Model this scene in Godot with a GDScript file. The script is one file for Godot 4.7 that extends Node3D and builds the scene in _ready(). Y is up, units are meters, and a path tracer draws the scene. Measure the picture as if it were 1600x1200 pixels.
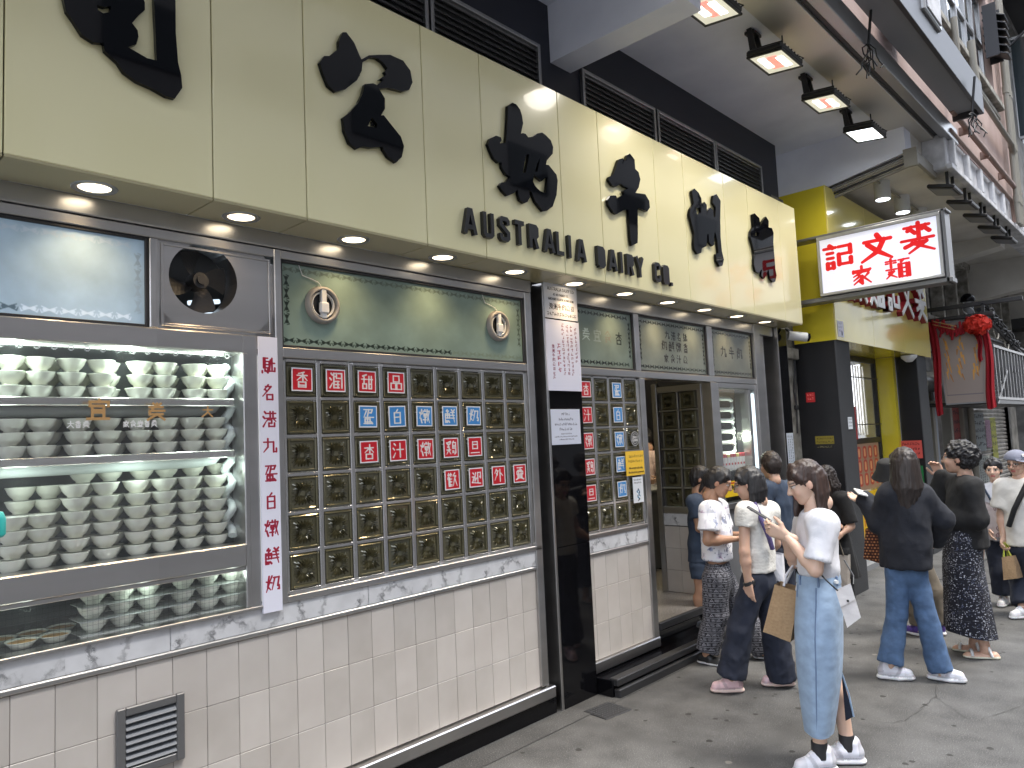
extends Node3D

var m := {}
var used := {}
var rng := RandomNumberGenerator.new()
var noise := FastNoiseLite.new()

# ---------------------------------------------------------------- mesh builder
class B:
	var v := PackedVector3Array()
	var n := PackedVector3Array()
	var uv := PackedVector2Array()
	var col := PackedColorArray()
	var idx := PackedInt32Array()

	func tri(a: Vector3, b: Vector3, c: Vector3, hint: Vector3) -> void:
		var k := (b - a).cross(c - a)
		if k.length_squared() < 1e-18:
			return
		k = k.normalized()
		var i := v.size()
		if k.dot(hint) > 0.0:
			v.append_array([a, c, b])
			n.append_array([k, k, k])
		else:
			v.append_array([a, b, c])
			n.append_array([-k, -k, -k])
		uv.append_array([Vector2.ZERO, Vector2.ZERO, Vector2.ZERO])
		idx.append_array([i, i + 1, i + 2])

	func quad(a: Vector3, b: Vector3, c: Vector3, d: Vector3, hint: Vector3) -> void:
		tri(a, b, c, hint)
		tri(a, c, d, hint)

	# a rectangle with texture coordinates: a top left, b top right, c bottom right, d bottom left
	func face(a: Vector3, b: Vector3, c: Vector3, d: Vector3, r := Rect2(0, 0, 1, 1)) -> void:
		var k := (d - a).cross(b - a).normalized()
		var i := v.size()
		v.append_array([a, b, c, d])
		n.append_array([k, k, k, k])
		uv.append_array([r.position, Vector2(r.end.x, r.position.y), r.end, Vector2(r.position.x, r.end.y)])
		idx.append_array([i, i + 1, i + 2, i, i + 2, i + 3])

	func box(c: Vector3, s: Vector3, ch := 0.0, bas := Basis()) -> void:
		var h := s / 2.0
		ch = minf(ch, minf(h.x, minf(h.y, h.z)) * 0.9)
		var p := func(sx, sy, sz, ax):
			var q := Vector3(sx * (h.x - (0.0 if ax == 0 else ch)), sy * (h.y - (0.0 if ax == 1 else ch)), sz * (h.z - (0.0 if ax == 2 else ch)))
			return c + bas * q
		for s1 in [-1, 1]:
			quad(p.call(s1, -1, -1, 0), p.call(s1, 1, -1, 0), p.call(s1, 1, 1, 0), p.call(s1, -1, 1, 0), bas.x * s1)
			quad(p.call(-1, s1, -1, 1), p.call(1, s1, -1, 1), p.call(1, s1, 1, 1), p.call(-1, s1, 1, 1), bas.y * s1)
			quad(p.call(-1, -1, s1, 2), p.call(1, -1, s1, 2), p.call(1, 1, s1, 2), p.call(-1, 1, s1, 2), bas.z * s1)
		if ch <= 0.0:
			return
		for a in [-1, 1]:
			for b in [-1, 1]:
				quad(p.call(a, b, -1, 0), p.call(a, b, 1, 0), p.call(a, b, 1, 1), p.call(a, b, -1, 1), bas.x * a + bas.y * b)
				quad(p.call(a, -1, b, 0), p.call(a, 1, b, 0), p.call(a, 1, b, 2), p.call(a, -1, b, 2), bas.x * a + bas.z * b)
				quad(p.call(-1, a, b, 1), p.call(1, a, b, 1), p.call(1, a, b, 2), p.call(-1, a, b, 2), bas.y * a + bas.z * b)
				for d in [-1, 1]:
					tri(p.call(a, b, d, 0), p.call(a, b, d, 1), p.call(a, b, d, 2), bas.x * a + bas.y * b + bas.z * d)

	func span(a: Vector3, b: Vector3, ch := 0.0) -> void:
		box((a + b) / 2.0, (b - a).abs(), ch)

	func ring(pts: PackedVector3Array, nrm: PackedVector3Array, prev: int) -> int:
		var i := v.size()
		v.append_array(pts)
		n.append_array(nrm)
		for k in pts.size():
			uv.append(Vector2(float(k) / (pts.size() - 1), 0))
		if prev >= 0:
			for k in pts.size() - 1:
				idx.append_array([prev + k, i + k, prev + k + 1, prev + k + 1, i + k, i + k + 1])
		return i

	# a swept tube through points
	func tube(p: PackedVector3Array, r: float, seg := 8, r2 := -1.0, cap := true) -> void:
		var last := -1
		var up := Vector3(0.13, 1, 0.07)
		if absf((p[p.size() - 1] - p[0]).normalized().y) > 0.9:
			up = Vector3(1, 0.1, 0.05)
		for k in p.size():
			var d := (p[mini(k + 1, p.size() - 1)] - p[maxi(k - 1, 0)]).normalized()
			var x := up.cross(d).normalized()
			var y := d.cross(x)
			var rr := r if r2 < 0 else lerpf(r, r2, float(k) / (p.size() - 1))
			var a := PackedVector3Array()
			var b := PackedVector3Array()
			for s in seg + 1:
				var t := TAU * s / seg
				var q := x * cos(t) + y * sin(t)
				a.append(p[k] + q * rr)
				b.append(q)
			last = ring(a, b, last)
			if cap and (k == 0 or k == p.size() - 1):
				var w := -d if k == 0 else d
				for s in seg:
					tri(p[k], a[s], a[s + 1], w)

	# profile of (radius, height), turned about the y axis
	func lathe(pr: PackedVector2Array, seg := 20, at := Vector3.ZERO, bas := Basis()) -> void:
		var last := -1
		for k in pr.size():
			var t2 := pr[mini(k + 1, pr.size() - 1)] - pr[maxi(k - 1, 0)]
			var n2 := Vector2(t2.y, -t2.x).normalized()
			var a := PackedVector3Array()
			var b := PackedVector3Array()
			for s in seg + 1:
				var t := -TAU * s / seg
				a.append(at + bas * Vector3(cos(t) * pr[k].x, pr[k].y, sin(t) * pr[k].x))
				b.append(bas * Vector3(cos(t) * n2.x, n2.y, sin(t) * n2.x))
			last = ring(a, b, last)

	# flat outline (with holes) given thickness; x along ux, y along uy
	func prism(poly: PackedVector2Array, o: Vector3, ux: Vector3, uy: Vector3, depth: float, holes := [], ch := 0.0) -> void:
		var uz := ux.cross(uy)
		var pcs := [poly]
		for hole in holes:
			var mid := 0.0
			for q in hole:
				mid += q.x / hole.size()
			var nxt := []
			for part in pcs:
				for sgn in [-1, 1]:
					var half := PackedVector2Array([Vector2(mid, -99), Vector2(mid, 99), Vector2(mid + 99 * sgn, 99), Vector2(mid + 99 * sgn, -99)])
					for piece in Geometry2D.intersect_polygons(part, half):
						nxt.append_array(Geometry2D.clip_polygons(piece, hole))
			pcs = nxt
		for part in pcs:
			if part.size() < 3 or Geometry2D.is_polygon_clockwise(part) and pcs.size() > 1 and false:
				continue
			var t := Geometry2D.triangulate_polygon(part)
			for k in range(0, t.size(), 3):
				var a: Vector3 = o + ux * part[t[k]].x + uy * part[t[k]].y
				var b: Vector3 = o + ux * part[t[k + 1]].x + uy * part[t[k + 1]].y
				var c: Vector3 = o + ux * part[t[k + 2]].x + uy * part[t[k + 2]].y
				tri(a + uz * depth, b + uz * depth, c + uz * depth, uz)
				tri(a, b, c, -uz)
		var loops := [poly]
		loops.append_array(holes)
		for li in loops.size():
			var lp: PackedVector2Array = loops[li]
			var cw := Geometry2D.is_polygon_clockwise(lp)
			for k in lp.size():
				var p := lp[k]
				var q := lp[(k + 1) % lp.size()]
				var e := q - p
				var out2 := Vector2(e.y, -e.x)
				if cw:
					out2 = -out2
				if li > 0:
					out2 = -out2
				var a := o + ux * p.x + uy * p.y
				var b := o + ux * q.x + uy * q.y
				quad(a, b, b + uz * depth, a + uz * depth, ux * out2.x + uy * out2.y)

	func mesh() -> ArrayMesh:
		var arr := []
		arr.resize(Mesh.ARRAY_MAX)
		arr[Mesh.ARRAY_VERTEX] = v
		arr[Mesh.ARRAY_NORMAL] = n
		if uv.size() == v.size():
			arr[Mesh.ARRAY_TEX_UV] = uv
		if col.size() == v.size():
			arr[Mesh.ARRAY_COLOR] = col
		arr[Mesh.ARRAY_INDEX] = idx
		var am := ArrayMesh.new()
		am.add_surface_from_arrays(Mesh.PRIMITIVE_TRIANGLES, arr)
		return am

# ---------------------------------------------------------------- naming
func numbered(called: String, par: Node = self) -> String:
	var key := "%d/%s" % [par.get_instance_id(), called]
	used[key] = used.get(key, -1) + 1
	return called if used[key] == 0 else "%s_%03d" % [called, used[key]]

func tag(o: Node, label := "", category := "", group := "", kind := "") -> Node:
	if label: o.set_meta("label", label)
	if category: o.set_meta("category", category)
	if group: o.set_meta("group", group)
	if kind: o.set_meta("kind", kind)
	return o

func thing(called: String, label: String, category: String, at := Vector3.ZERO, group := "", turn := 0.0) -> Node3D:
	var o := Node3D.new()
	o.name = numbered(called)
	add_child(o)
	o.position = at
	o.rotation.y = turn
	tag(o, label, category, group)
	return o

func obj(called: String, shape, mt: Material, par: Node = self, at := Vector3.ZERO) -> MeshInstance3D:
	var o := MeshInstance3D.new()
	o.name = numbered(called, par)
	o.mesh = shape.mesh() if shape is B else shape
	o.material_override = mt
	o.position = at
	par.add_child(o)
	return o

func struct(called: String, shape, mt: Material) -> MeshInstance3D:
	var o := obj(called, shape, mt)
	o.set_meta("kind", "structure")
	return o

func copy(o: Node3D, at: Vector3, par: Node = self, label := "") -> Node3D:
	var c: Node3D = o.duplicate()
	var base := String(o.name)
	if base.length() > 4 and base[base.length() - 4] == "_" and base.right(3).is_valid_int():
		base = base.left(base.length() - 4)
	c.name = numbered(base, par)
	par.add_child(c)
	c.position = at
	if label: c.set_meta("label", label)
	return c

# ---------------------------------------------------------------- materials (linear colours)
func mk(key: String, r: float, g: float, b: float, rough := 0.6, metal := 0.0) -> StandardMaterial3D:
	var s := StandardMaterial3D.new()
	s.resource_name = key
	s.albedo_color = Color(r, g, b).linear_to_srgb()
	s.roughness = rough
	s.metallic = metal
	m[key] = s
	return s

func glow(key: String, c: Color, e: float) -> StandardMaterial3D:
	var s := mk(key, 0.8, 0.8, 0.8, 0.4)
	s.emission_enabled = true
	s.emission = c
	s.emission_energy_multiplier = e
	return s

# a grey noise picture between two linear shades, for tints, grain and relief
func noise_tex(w: int, h: int, freq: float, lo: Color, hi: Color, oct := 4, type := FastNoiseLite.TYPE_SIMPLEX_SMOOTH, seed_ := 1, stretch := Vector2.ONE, gain := 0.55, ridged := false) -> ImageTexture:
	var f := FastNoiseLite.new()
	f.seed = seed_
	f.frequency = freq
	f.noise_type = type
	f.fractal_octaves = oct
	f.fractal_gain = gain
	if ridged:
		f.fractal_type = FastNoiseLite.FRACTAL_RIDGED
	var src: Image = f.get_seamless_image(w, h)
	var d := src.get_data()
	if src.get_format() != Image.FORMAT_L8:
		src.convert(Image.FORMAT_L8)
		d = src.get_data()
	var out := PackedByteArray()
	out.resize(w * h * 3)
	var lut := PackedByteArray()
	for i in 256:
		var c := lo.lerp(hi, i / 255.0).linear_to_srgb()
		lut.append_array([int(c.r * 255), int(c.g * 255), int(c.b * 255)])
	var sx := int(stretch.x)
	var sy := int(stretch.y)
	for y in h:
		for x in w:
			var k := d[(y / sy) * w + x / sx] * 3
			var o := (y * w + x) * 3
			out[o] = lut[k]
			out[o + 1] = lut[k + 1]
			out[o + 2] = lut[k + 2]
	return ImageTexture.create_from_image(Image.create_from_data(w, h, false, Image.FORMAT_RGB8, out))

func tri_map(s: StandardMaterial3D, t: Texture2D, scale := 1.0, world := true) -> void:
	s.albedo_texture = t
	s.albedo_color = Color.WHITE
	s.uv1_triplanar = true
	s.uv1_world_triplanar = world
	s.uv1_scale = Vector3.ONE * scale

func relief(s: StandardMaterial3D, t: Texture2D, depth_cm: float) -> void:
	s.heightmap_enabled = true
	s.heightmap_texture = t
	s.heightmap_scale = depth_cm

func V(x: float, y: float, z: float) -> Vector3:
	return Vector3(x, y, z)

# ---------------------------------------------------------------- brush characters: strokes on a ten by ten grid
const GLYPH := {
	"香": "6021 1282 5155 5215 5285 2629 267679 2979 2878", "潤": "1021 0314 0926 3039 305053 3252 6090989 6393 6090 9099 4575 4777 4979 6569",
	"甜": "4011 0343 2126 1646 1619 4649 1949 5393 6169 8189 6686 6989", "品": "2070 7074 2024 2474 0545 0509 4549 0949 5595 5559 9599 5999",
	"蛋": "1080 8072 5044 5272 3115 2595 2666 2628 6668 2868 4549 1979 7889", "白": "5032 2229 2272 7279 2575 2979",
	"燉": "0213 3223 2006 1629 5051 3161 4363 4344 6364 4464 4565 6556 5659 3767 7073 7191 9178 7399", "鮮": "2011 2131 3122 0343 0306 4346 0646 2326 0444 0709 1819 2829 3849 6071 9081 5292 5494 5696 7299",
	"奶": "2016 1638 4024 2409 0344 5191 6148 9186 8696 9698 9888", "杏": "1282 5055 5215 5285 2676 2629 7679 2979", "汁": "1021 0314 0926 3494 6069",
	"鷄": "4011 0112 2223 4132 2314 1434 2436 0646 2609 2649 7061 6165 6191 9194 6494 6393 6595 9598 9889 6768 7778", "旦": "2171 2126 7176 2373 2676 0999",
	"歡": "0141 1012 3032 0323 2434 1419 0413 1444 1646 1848 1949 2429 7052 6282 8273 7359 7499", "迎": "1122 0424 2417 1708 0899 4134 3437 4555 3755 6168 6191 9195 9584",
	"外": "2003 2141 4108 2334 6069 7395", "賣": "1080 5052 2272 1353 1383 1315 8385 1585 3335 6365 2676 2628 7678 2777 2878 3809 6899",
	"馳": "1016 1040 1242 1444 2026 1646 4649 4938 0809 2728 5393 6158 7077 5258 5898 9896", "名": "4013 2161 6107 2334 3676 3639 7679 3979",
	"港": "1021 0314 0926 3191 5053 7073 2494 4426 7496 4565 6567 4767 4749 4989 8987", "九": "0272 7278 7898 9896 303508",
	"麥": "1181 5055 3122 3243 7162 7283 0595 4617 3676 7629 3699", "文": "5062 1292 725609 235699", "記": "2031 0141 1333 1535 1737 1719 3739 1939 5191 9194 5494 5458 5898 9896",
	"麵": "0141 2024 1202 3242 0545 2617 1636 3609 1749 5191 7162 5393 5359 9399 5999 6369 8389 6585 6787", "家": "5051 1213 1292 9283 2373 5315 34565948 4517 5619 8466 5599",
	"宜": "5051 1191 1113 9193 2373 2328 7378 2575 2676 0999", "美": "3041 7061 1282 2474 1494 5015 1686 5609 5699", "大": "1393 5055 5509 5599",
	"我": "4011 2128 2817 0393 0735 6069 6089 8976 8374 7081", "獨": "3012 0335 3528 2809 1707 5090 5053 9093 5393 5445 4595 9598 5575 5678 7858", "尊": "3041 7061 1282 2373 2326 7376 2676 0797 6769 3748",
	"澳": "1021 0314 0926 5041 3181 3136 8186 4373 5055 3696 6739 6799", "洲": "1021 0314 0926 4047 4738 3335 6069 5355 9099 7375", "牛": "3013 1383 0595 5059", "公": "3007 6095 4518 1888 7699", "司": "1181 8188 8878 2363 2555 2528 5558 2858",
	"食": "5013 5095 4353 2575 2529 7577 2777 2939 5599", "堂": "5053 2132 8172 1393 1315 9395 3474 3437 7477 3777 5759 2878 0999", "盛": "1090 1018 2343 4346 5059 5979 8162 1595 2629 7679 0999",
}

func stroke(img: Image, a: Vector2, b: Vector2, wa: float, wb: float, ink: Color) -> void:
	var r := maxf(wa, wb) + 1.0
	var x0 := int(maxf(0, minf(a.x, b.x) - r))
	var x1 := int(minf(img.get_width() - 1, maxf(a.x, b.x) + r))
	var y0 := int(maxf(0, minf(a.y, b.y) - r))
	var y1 := int(minf(img.get_height() - 1, maxf(a.y, b.y) + r))
	var ab := b - a
	var l2 := maxf(ab.length_squared(), 1e-4)
	for y in range(y0, y1 + 1):
		for x in range(x0, x1 + 1):
			var p := Vector2(x + 0.5, y + 0.5)
			var t := clampf((p - a).dot(ab) / l2, 0.0, 1.0)
			var d := p.distance_to(a + ab * t) - lerpf(wa, wb, t)
			if d < 0.6:
				var k := clampf(0.6 - d, 0.0, 1.0)
				img.set_pixel(x, y, img.get_pixel(x, y).lerp(ink, k))

func glyph(img: Image, ch: String, x: float, y: float, w: float, h: float, ink: Color, weight := 0.052) -> void:
	var s: String = GLYPH.get(ch, "")
	for st in s.split(" ", false):
		var pts := PackedVector2Array()
		for k in range(0, st.length() - 1, 2):
			pts.append(Vector2(x + (st[k].to_int() + 0.5) / 10.0 * w, y + (st[k + 1].to_int() + 0.5) / 10.0 * h))
		for k in pts.size() - 1:
			var d := (pts[k + 1] - pts[k]).abs()
			var f := 0.8 if d.x > d.y * 3 else 1.1
			var e := 0.55 if d.x > 0.15 * w and d.y > 0.15 * h and k == pts.size() - 2 else 1.05
			stroke(img, pts[k], pts[k + 1], weight * h * f, weight * h * f * e, ink)

# small illegible print: rows of tiny strokes the size the photograph shows
func fine_print(img: Image, r: Rect2, size: float, ink: Color, vertical := false, seed_ := 3) -> void:
	var g := RandomNumberGenerator.new()
	g.seed = seed_
	var y := r.position.y
	while y < r.end.y - size * 0.6:
		var x := r.position.x
		while x < r.end.x - size * 0.6:
			for k in 5:
				var a := Vector2(x + g.randf() * size * 0.8, y + g.randf() * size * 0.8)
				var b := a + (Vector2(size * 0.6, 0) if k % 2 else Vector2(0, size * 0.6))
				b = b.min(Vector2(x + size * 0.85, y + size * 0.85))
				stroke(img, a, b, size * 0.06, size * 0.05, ink)
			x += size * (1.5 if vertical else 1.0)
		y += size * (1.05 if vertical else 1.6)

func canvas(w: int, h: int, c: Color) -> Image:
	var i := Image.create(w, h, false, Image.FORMAT_RGB8)
	i.fill(c)
	return i

func frame_line(img: Image, r: Rect2i, t: int, c: Color) -> void:
	img.fill_rect(Rect2i(r.position, Vector2i(r.size.x, t)), c)
	img.fill_rect(Rect2i(r.position.x, r.end.y - t, r.size.x, t), c)
	img.fill_rect(Rect2i(r.position, Vector2i(t, r.size.y)), c)
	img.fill_rect(Rect2i(r.end.x - t, r.position.y, t, r.size.y), c)

func printed(key: String, img: Image, rough := 0.45) -> StandardMaterial3D:
	var s := mk(key, 0.8, 0.8, 0.8, rough)
	s.albedo_color = Color.WHITE
	s.albedo_texture = ImageTexture.create_from_image(img)
	s.texture_repeat = false
	return s

# latin lettering as thin raised type
func type(text: String, size: float, mt: Material, par: Node, at: Vector3, depth := 0.002, font := "Droid Sans", weight := 400, turn := 0.0, squash := 1.0) -> MeshInstance3D:
	var f := SystemFont.new()
	f.font_names = PackedStringArray([font])
	f.font_weight = weight
	var t := TextMesh.new()
	t.font = f
	t.text = text
	t.font_size = 32
	t.pixel_size = size / 32.0
	t.depth = depth
	t.curve_step = 2.0
	var o := obj("lettering", t, mt, par, at)
	o.rotation.y = turn
	o.scale = Vector3(squash, 1, 1)
	return o

func materials() -> void:
	var g := func(a): return Color(a, a, a)
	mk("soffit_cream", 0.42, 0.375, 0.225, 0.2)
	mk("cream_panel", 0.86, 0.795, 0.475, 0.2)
	m.cream_panel.clearcoat_enabled = true
	m.cream_panel.clearcoat = 0.5
	m.cream_panel.clearcoat_roughness = 0.04
	mk("seam", 0.02, 0.018, 0.014, 0.8)
	mk("gloss_black", 0.003, 0.0033, 0.005, 0.035)
	m.gloss_black.metallic_specular = 0.28
	mk("letter_edge", 0.012, 0.012, 0.013, 0.3)
	mk("dark_wall", 0.012, 0.014, 0.024, 0.42)
	mk("ceiling_paint", 0.50, 0.51, 0.55, 0.7)
	tri_map(m.ceiling_paint, noise_tex(256, 256, 0.012, Color(0.66, 0.68, 0.77), Color(0.80, 0.82, 0.90), 5), 0.35)
	mk("beige_paint", 0.42, 0.40, 0.36, 0.75)
	tri_map(m.beige_paint, noise_tex(256, 256, 0.012, Color(0.46, 0.44, 0.40), Color(0.66, 0.64, 0.59), 5, FastNoiseLite.TYPE_SIMPLEX_SMOOTH, 5), 0.3)
	mk("steel", 0.5, 0.5, 0.5, 0.3, 1.0)
	tri_map(m.steel, noise_tex(256, 256, 0.02, Color(0.44, 0.435, 0.43), Color(0.56, 0.55, 0.545), 3, FastNoiseLite.TYPE_SIMPLEX_SMOOTH, 7, Vector2(8, 1)), 0.8)
	mk("bright_steel", 0.60, 0.59, 0.58, 0.24, 1.0)
	mk("mirror_steel", 0.62, 0.59, 0.54, 0.42, 0.7)
	mk("aluminium", 0.42, 0.42, 0.42, 0.38, 1.0)
	mk("dark_metal", 0.05, 0.05, 0.053, 0.45, 0.6)
	mk("black_paint", 0.012, 0.012, 0.013, 0.4)
	mk("grout", 0.13, 0.12, 0.11, 0.9)
	mk("granite", 0.004, 0.004, 0.005, 0.05)
	m.granite.metallic_specular = 0.38
	mk("block_glass", 0.115, 0.105, 0.055, 0.16, 0.4)
	m.block_glass.clearcoat_enabled = true
	m.block_glass.clearcoat = 1.0
	m.block_glass.clearcoat_roughness = 0.05
	for k in 4:
		var s := mk("tile_%d" % k, 0.60 + 0.012 * k, 0.555 + 0.010 * k, 0.50 + 0.014 * (k % 2), 0.2)
		tri_map(s, noise_tex(128, 128, 0.02, Color(0.45 + 0.022 * k, 0.412 + 0.02 * k, 0.375 + 0.02 * k), Color(0.53 + 0.018 * k, 0.492 + 0.017 * k, 0.455 + 0.016 * k), 4, FastNoiseLite.TYPE_SIMPLEX_SMOOTH, 11 + k), 0.9)
	mk("marble", 0.6, 0.6, 0.6, 0.14)
	tri_map(m.marble, marble_tex(), 1.1)
	mk("glazing", 0.9, 0.95, 0.93, 0.02)
	m.glazing.albedo_color = Color(0.9, 0.95, 0.93, 0.012)
	m.glazing.transparency = BaseMaterial3D.TRANSPARENCY_ALPHA
	mk("porcelain", 0.66, 0.67, 0.60, 0.16)
	mk("enamel_white", 0.62, 0.63, 0.63, 0.35)
	mk("pipe_frost", 0.55, 0.60, 0.60, 0.6)
	mk("pink_wall", 0.45, 0.35, 0.31, 0.85)
	tri_map(m.pink_wall, noise_tex(512, 512, 0.006, Color(0.30, 0.21, 0.185), Color(0.50, 0.385, 0.345), 6, FastNoiseLite.TYPE_SIMPLEX_SMOOTH, 21), 0.22)
	mk("white_trim", 0.62, 0.62, 0.64, 0.6)
	tri_map(m.white_trim, noise_tex(256, 256, 0.02, Color(0.33, 0.33, 0.34), Color(0.66, 0.66, 0.68), 6, FastNoiseLite.TYPE_SIMPLEX_SMOOTH, 23), 0.7)
	mk("yellow_panel", 0.68, 0.56, 0.035, 0.25)
	m.yellow_panel.clearcoat_enabled = true
	m.yellow_panel.clearcoat = 0.6
	m.yellow_panel.clearcoat_roughness = 0.06
	mk("yellow_front", 0.74, 0.63, 0.17, 0.25)
	m.yellow_front.clearcoat_enabled = true
	m.yellow_front.clearcoat_roughness = 0.08
	mk("neighbour_black", 0.008, 0.008, 0.010, 0.35)
	mk("rib_grey", 0.06, 0.062, 0.066, 0.5)
	mk("old_plaster", 0.35, 0.34, 0.30, 0.9)
	tri_map(m.old_plaster, noise_tex(256, 256, 0.02, Color(0.12, 0.11, 0.09), Color(0.42, 0.405, 0.36), 6, FastNoiseLite.TYPE_SIMPLEX_SMOOTH, 31), 0.9)
	mk("red_paint", 0.42, 0.012, 0.02, 0.4)
	mk("red_cloth", 0.30, 0.004, 0.012, 0.75)
	mk("sun_red", 0.62, 0.035, 0.02, 0.65)
	mk("wood_counter", 0.12, 0.06, 0.03, 0.5)
	mk("inner_wall", 0.52, 0.50, 0.44, 0.5)
	mk("grey_paint", 0.20, 0.205, 0.215, 0.6)
	mk("concrete_grey", 0.22, 0.21, 0.195, 0.85)
	tri_map(m.concrete_grey, noise_tex(256, 256, 0.015, Color(0.10, 0.095, 0.088), Color(0.30, 0.29, 0.27), 6, FastNoiseLite.TYPE_SIMPLEX_SMOOTH, 41), 0.5)
	mk("window_glass", 0.04, 0.05, 0.055, 0.03)
	mk("pipe_cream", 0.24, 0.225, 0.19, 0.6)
	mk("pipe_brown", 0.24, 0.16, 0.13, 0.6)
	mk("gold", 0.60, 0.36, 0.15, 0.4, 0.3)
	mk("white_ink", 0.8, 0.8, 0.8, 0.5)
	mk("black_ink", 0.02, 0.02, 0.022, 0.6)
	mk("red_ink", 0.45, 0.02, 0.03, 0.5)
	glow("downlight_lamp", Color(1.0, 0.92, 0.78), 1.1)
	glow("flood_lamp", Color(1.0, 0.98, 0.92), 1.2)
	glow("flood_cool_lamp", Color(0.93, 0.97, 1.0), 1.3)
	glow("flood_red_lamp", Color(1.0, 0.16, 0.10), 0.35)
	glow("flood_glass_lamp", Color(1.0, 0.98, 0.86), 0.10)
	glow("kitchen_lamp", Color(0.85, 0.93, 1.0), 0.25)
	mk("cabinet_dark", 0.10, 0.11, 0.112, 0.5)
	mk("slat_grey", 0.13, 0.14, 0.155, 0.5, 0.2)
	mk("grille_grey", 0.17, 0.17, 0.172, 0.4, 0.5)
	mk("board_bronze", 0.30, 0.255, 0.23, 0.25, 0.3)
	mk("crack", 0.040, 0.038, 0.036, 0.9)
	mk("reflected_wall", 0.42, 0.41, 0.40, 0.85)
	glow("tube_lamp", Color(0.93, 1.0, 0.95), 0.30)
	glow("cool_tube_lamp", Color(0.85, 0.95, 1.0), 0.9)

func marble_tex() -> ImageTexture:
	var w := 512
	var f := FastNoiseLite.new()
	f.frequency = 0.006
	f.fractal_octaves = 5
	f.fractal_type = FastNoiseLite.FRACTAL_RIDGED
	f.domain_warp_enabled = true
	f.domain_warp_amplitude = 40
	f.seed = 9
	var g := FastNoiseLite.new()
	g.frequency = 0.01
	g.seed = 4
	var img := Image.create(w, w, false, Image.FORMAT_RGB8)
	for y in w:
		for x in w:
			var r := f.get_noise_2d(x, y) * 0.5 + 0.5
			var vein := smoothstep(0.70, 0.93, r) * (0.45 + 0.55 * clampf(g.get_noise_2d(x * 0.7, y * 0.7) * 1.6 + 0.5, 0, 1))
			var base := 0.62 + 0.10 * g.get_noise_2d(x, y)
			var c := Color(base, base, base * 1.02).lerp(Color(0.17, 0.17, 0.175), vein)
			img.set_pixel(x, y, c.linear_to_srgb())
	return ImageTexture.create_from_image(img)

func pavement_tex(speck: bool) -> ImageTexture:
	var w := 1024
	var big := FastNoiseLite.new()
	big.frequency = 0.006
	big.fractal_octaves = 6
	big.seed = 77
	var fine := FastNoiseLite.new()
	fine.frequency = 0.30
	fine.seed = 78
	var ib: PackedByteArray = big.get_seamless_image(w, w).get_data()
	var jf: PackedByteArray = fine.get_seamless_image(w, w).get_data()
	var out := PackedByteArray()
	out.resize(w * w)
	var r := RandomNumberGenerator.new()
	r.seed = 5
	for i in w * w:
		var a := ib[i] / 255.0
		var b := jf[i] / 255.0
		var l := 0.058 + 0.078 * a + 0.125 * (b - 0.5)
		if speck and b > 0.76:
			l += 0.45 * (b - 0.71) / 0.3
		l = pow(clampf(l, 0.01, 1.0), 0.4545)
		out[i] = int(l * 255)
	var img := Image.create_from_data(w, w, false, Image.FORMAT_L8, out)
	img.convert(Image.FORMAT_RGB8)
	# chewing gum and stains trodden into it
	for k in 46:
		var c := Vector2(r.randf() * w, r.randf() * w)
		var s := r.randf_range(3.0, 8.5)
		stroke(img, c, c + Vector2(r.randf_range(-4, 4), r.randf_range(-2, 2)), s, s * 0.7, Color(0.19, 0.185, 0.18) if r.randf() < 0.85 else Color(0.50, 0.49, 0.47))
	return ImageTexture.create_from_image(img)

func _ready() -> void:
	rng.seed = 2024
	noise.seed = 3
	# ------------------------------------------------ camera
	var cam := Camera3D.new()
	cam.name = "camera"
	add_child(cam)
	cam.transform = Transform3D(Basis(V(0.684, -0.0451, 0.728), V(-0.026, 0.996, 0.086), V(-0.729, -0.078, 0.680)).orthonormalized(), V(0, 1.75, 3.233))
	cam.fov = rad_to_deg(2.0 * atan(600.0 / 1155.0))
	cam.near = 0.05
	cam.far = 400.0
	# ------------------------------------------------ sky, light, exposure
	var we := WorldEnvironment.new()
	we.name = "environment"
	var e := Environment.new()
	e.background_mode = Environment.BG_SKY
	var sm := ProceduralSkyMaterial.new()
	sm.sky_top_color = Color(0.86, 0.90, 0.97)
	sm.sky_horizon_color = Color(0.93, 0.94, 0.96)
	sm.sky_curve = 0.2
	sm.ground_bottom_color = Color(0.3, 0.3, 0.3)
	sm.ground_horizon_color = Color(0.6, 0.6, 0.6)
	sm.sky_energy_multiplier = 1.0
	var sk := Sky.new()
	sk.sky_material = sm
	e.sky = sk
	e.background_energy_multiplier = 1.0
	e.tonemap_mode = Environment.TONE_MAPPER_LINEAR
	e.tonemap_exposure = 5.2
	e.sdfgi_enabled = true
	e.ssao_enabled = true
	e.ssil_enabled = true
	we.environment = e
	add_child(we)
	var sun := DirectionalLight3D.new()
	sun.name = "sun"
	sun.light_energy = 0.35
	sun.light_color = Color(1.0, 0.98, 0.95)
	sun.light_angular_distance = 20.0
	sun.shadow_enabled = true
	sun.rotation_degrees = Vector3(-68, 20, 0)
	add_child(sun)
	materials()
	setting()
	cafe()
	cafe_signs()
	neighbours()
	street_things()
	people()

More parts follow.
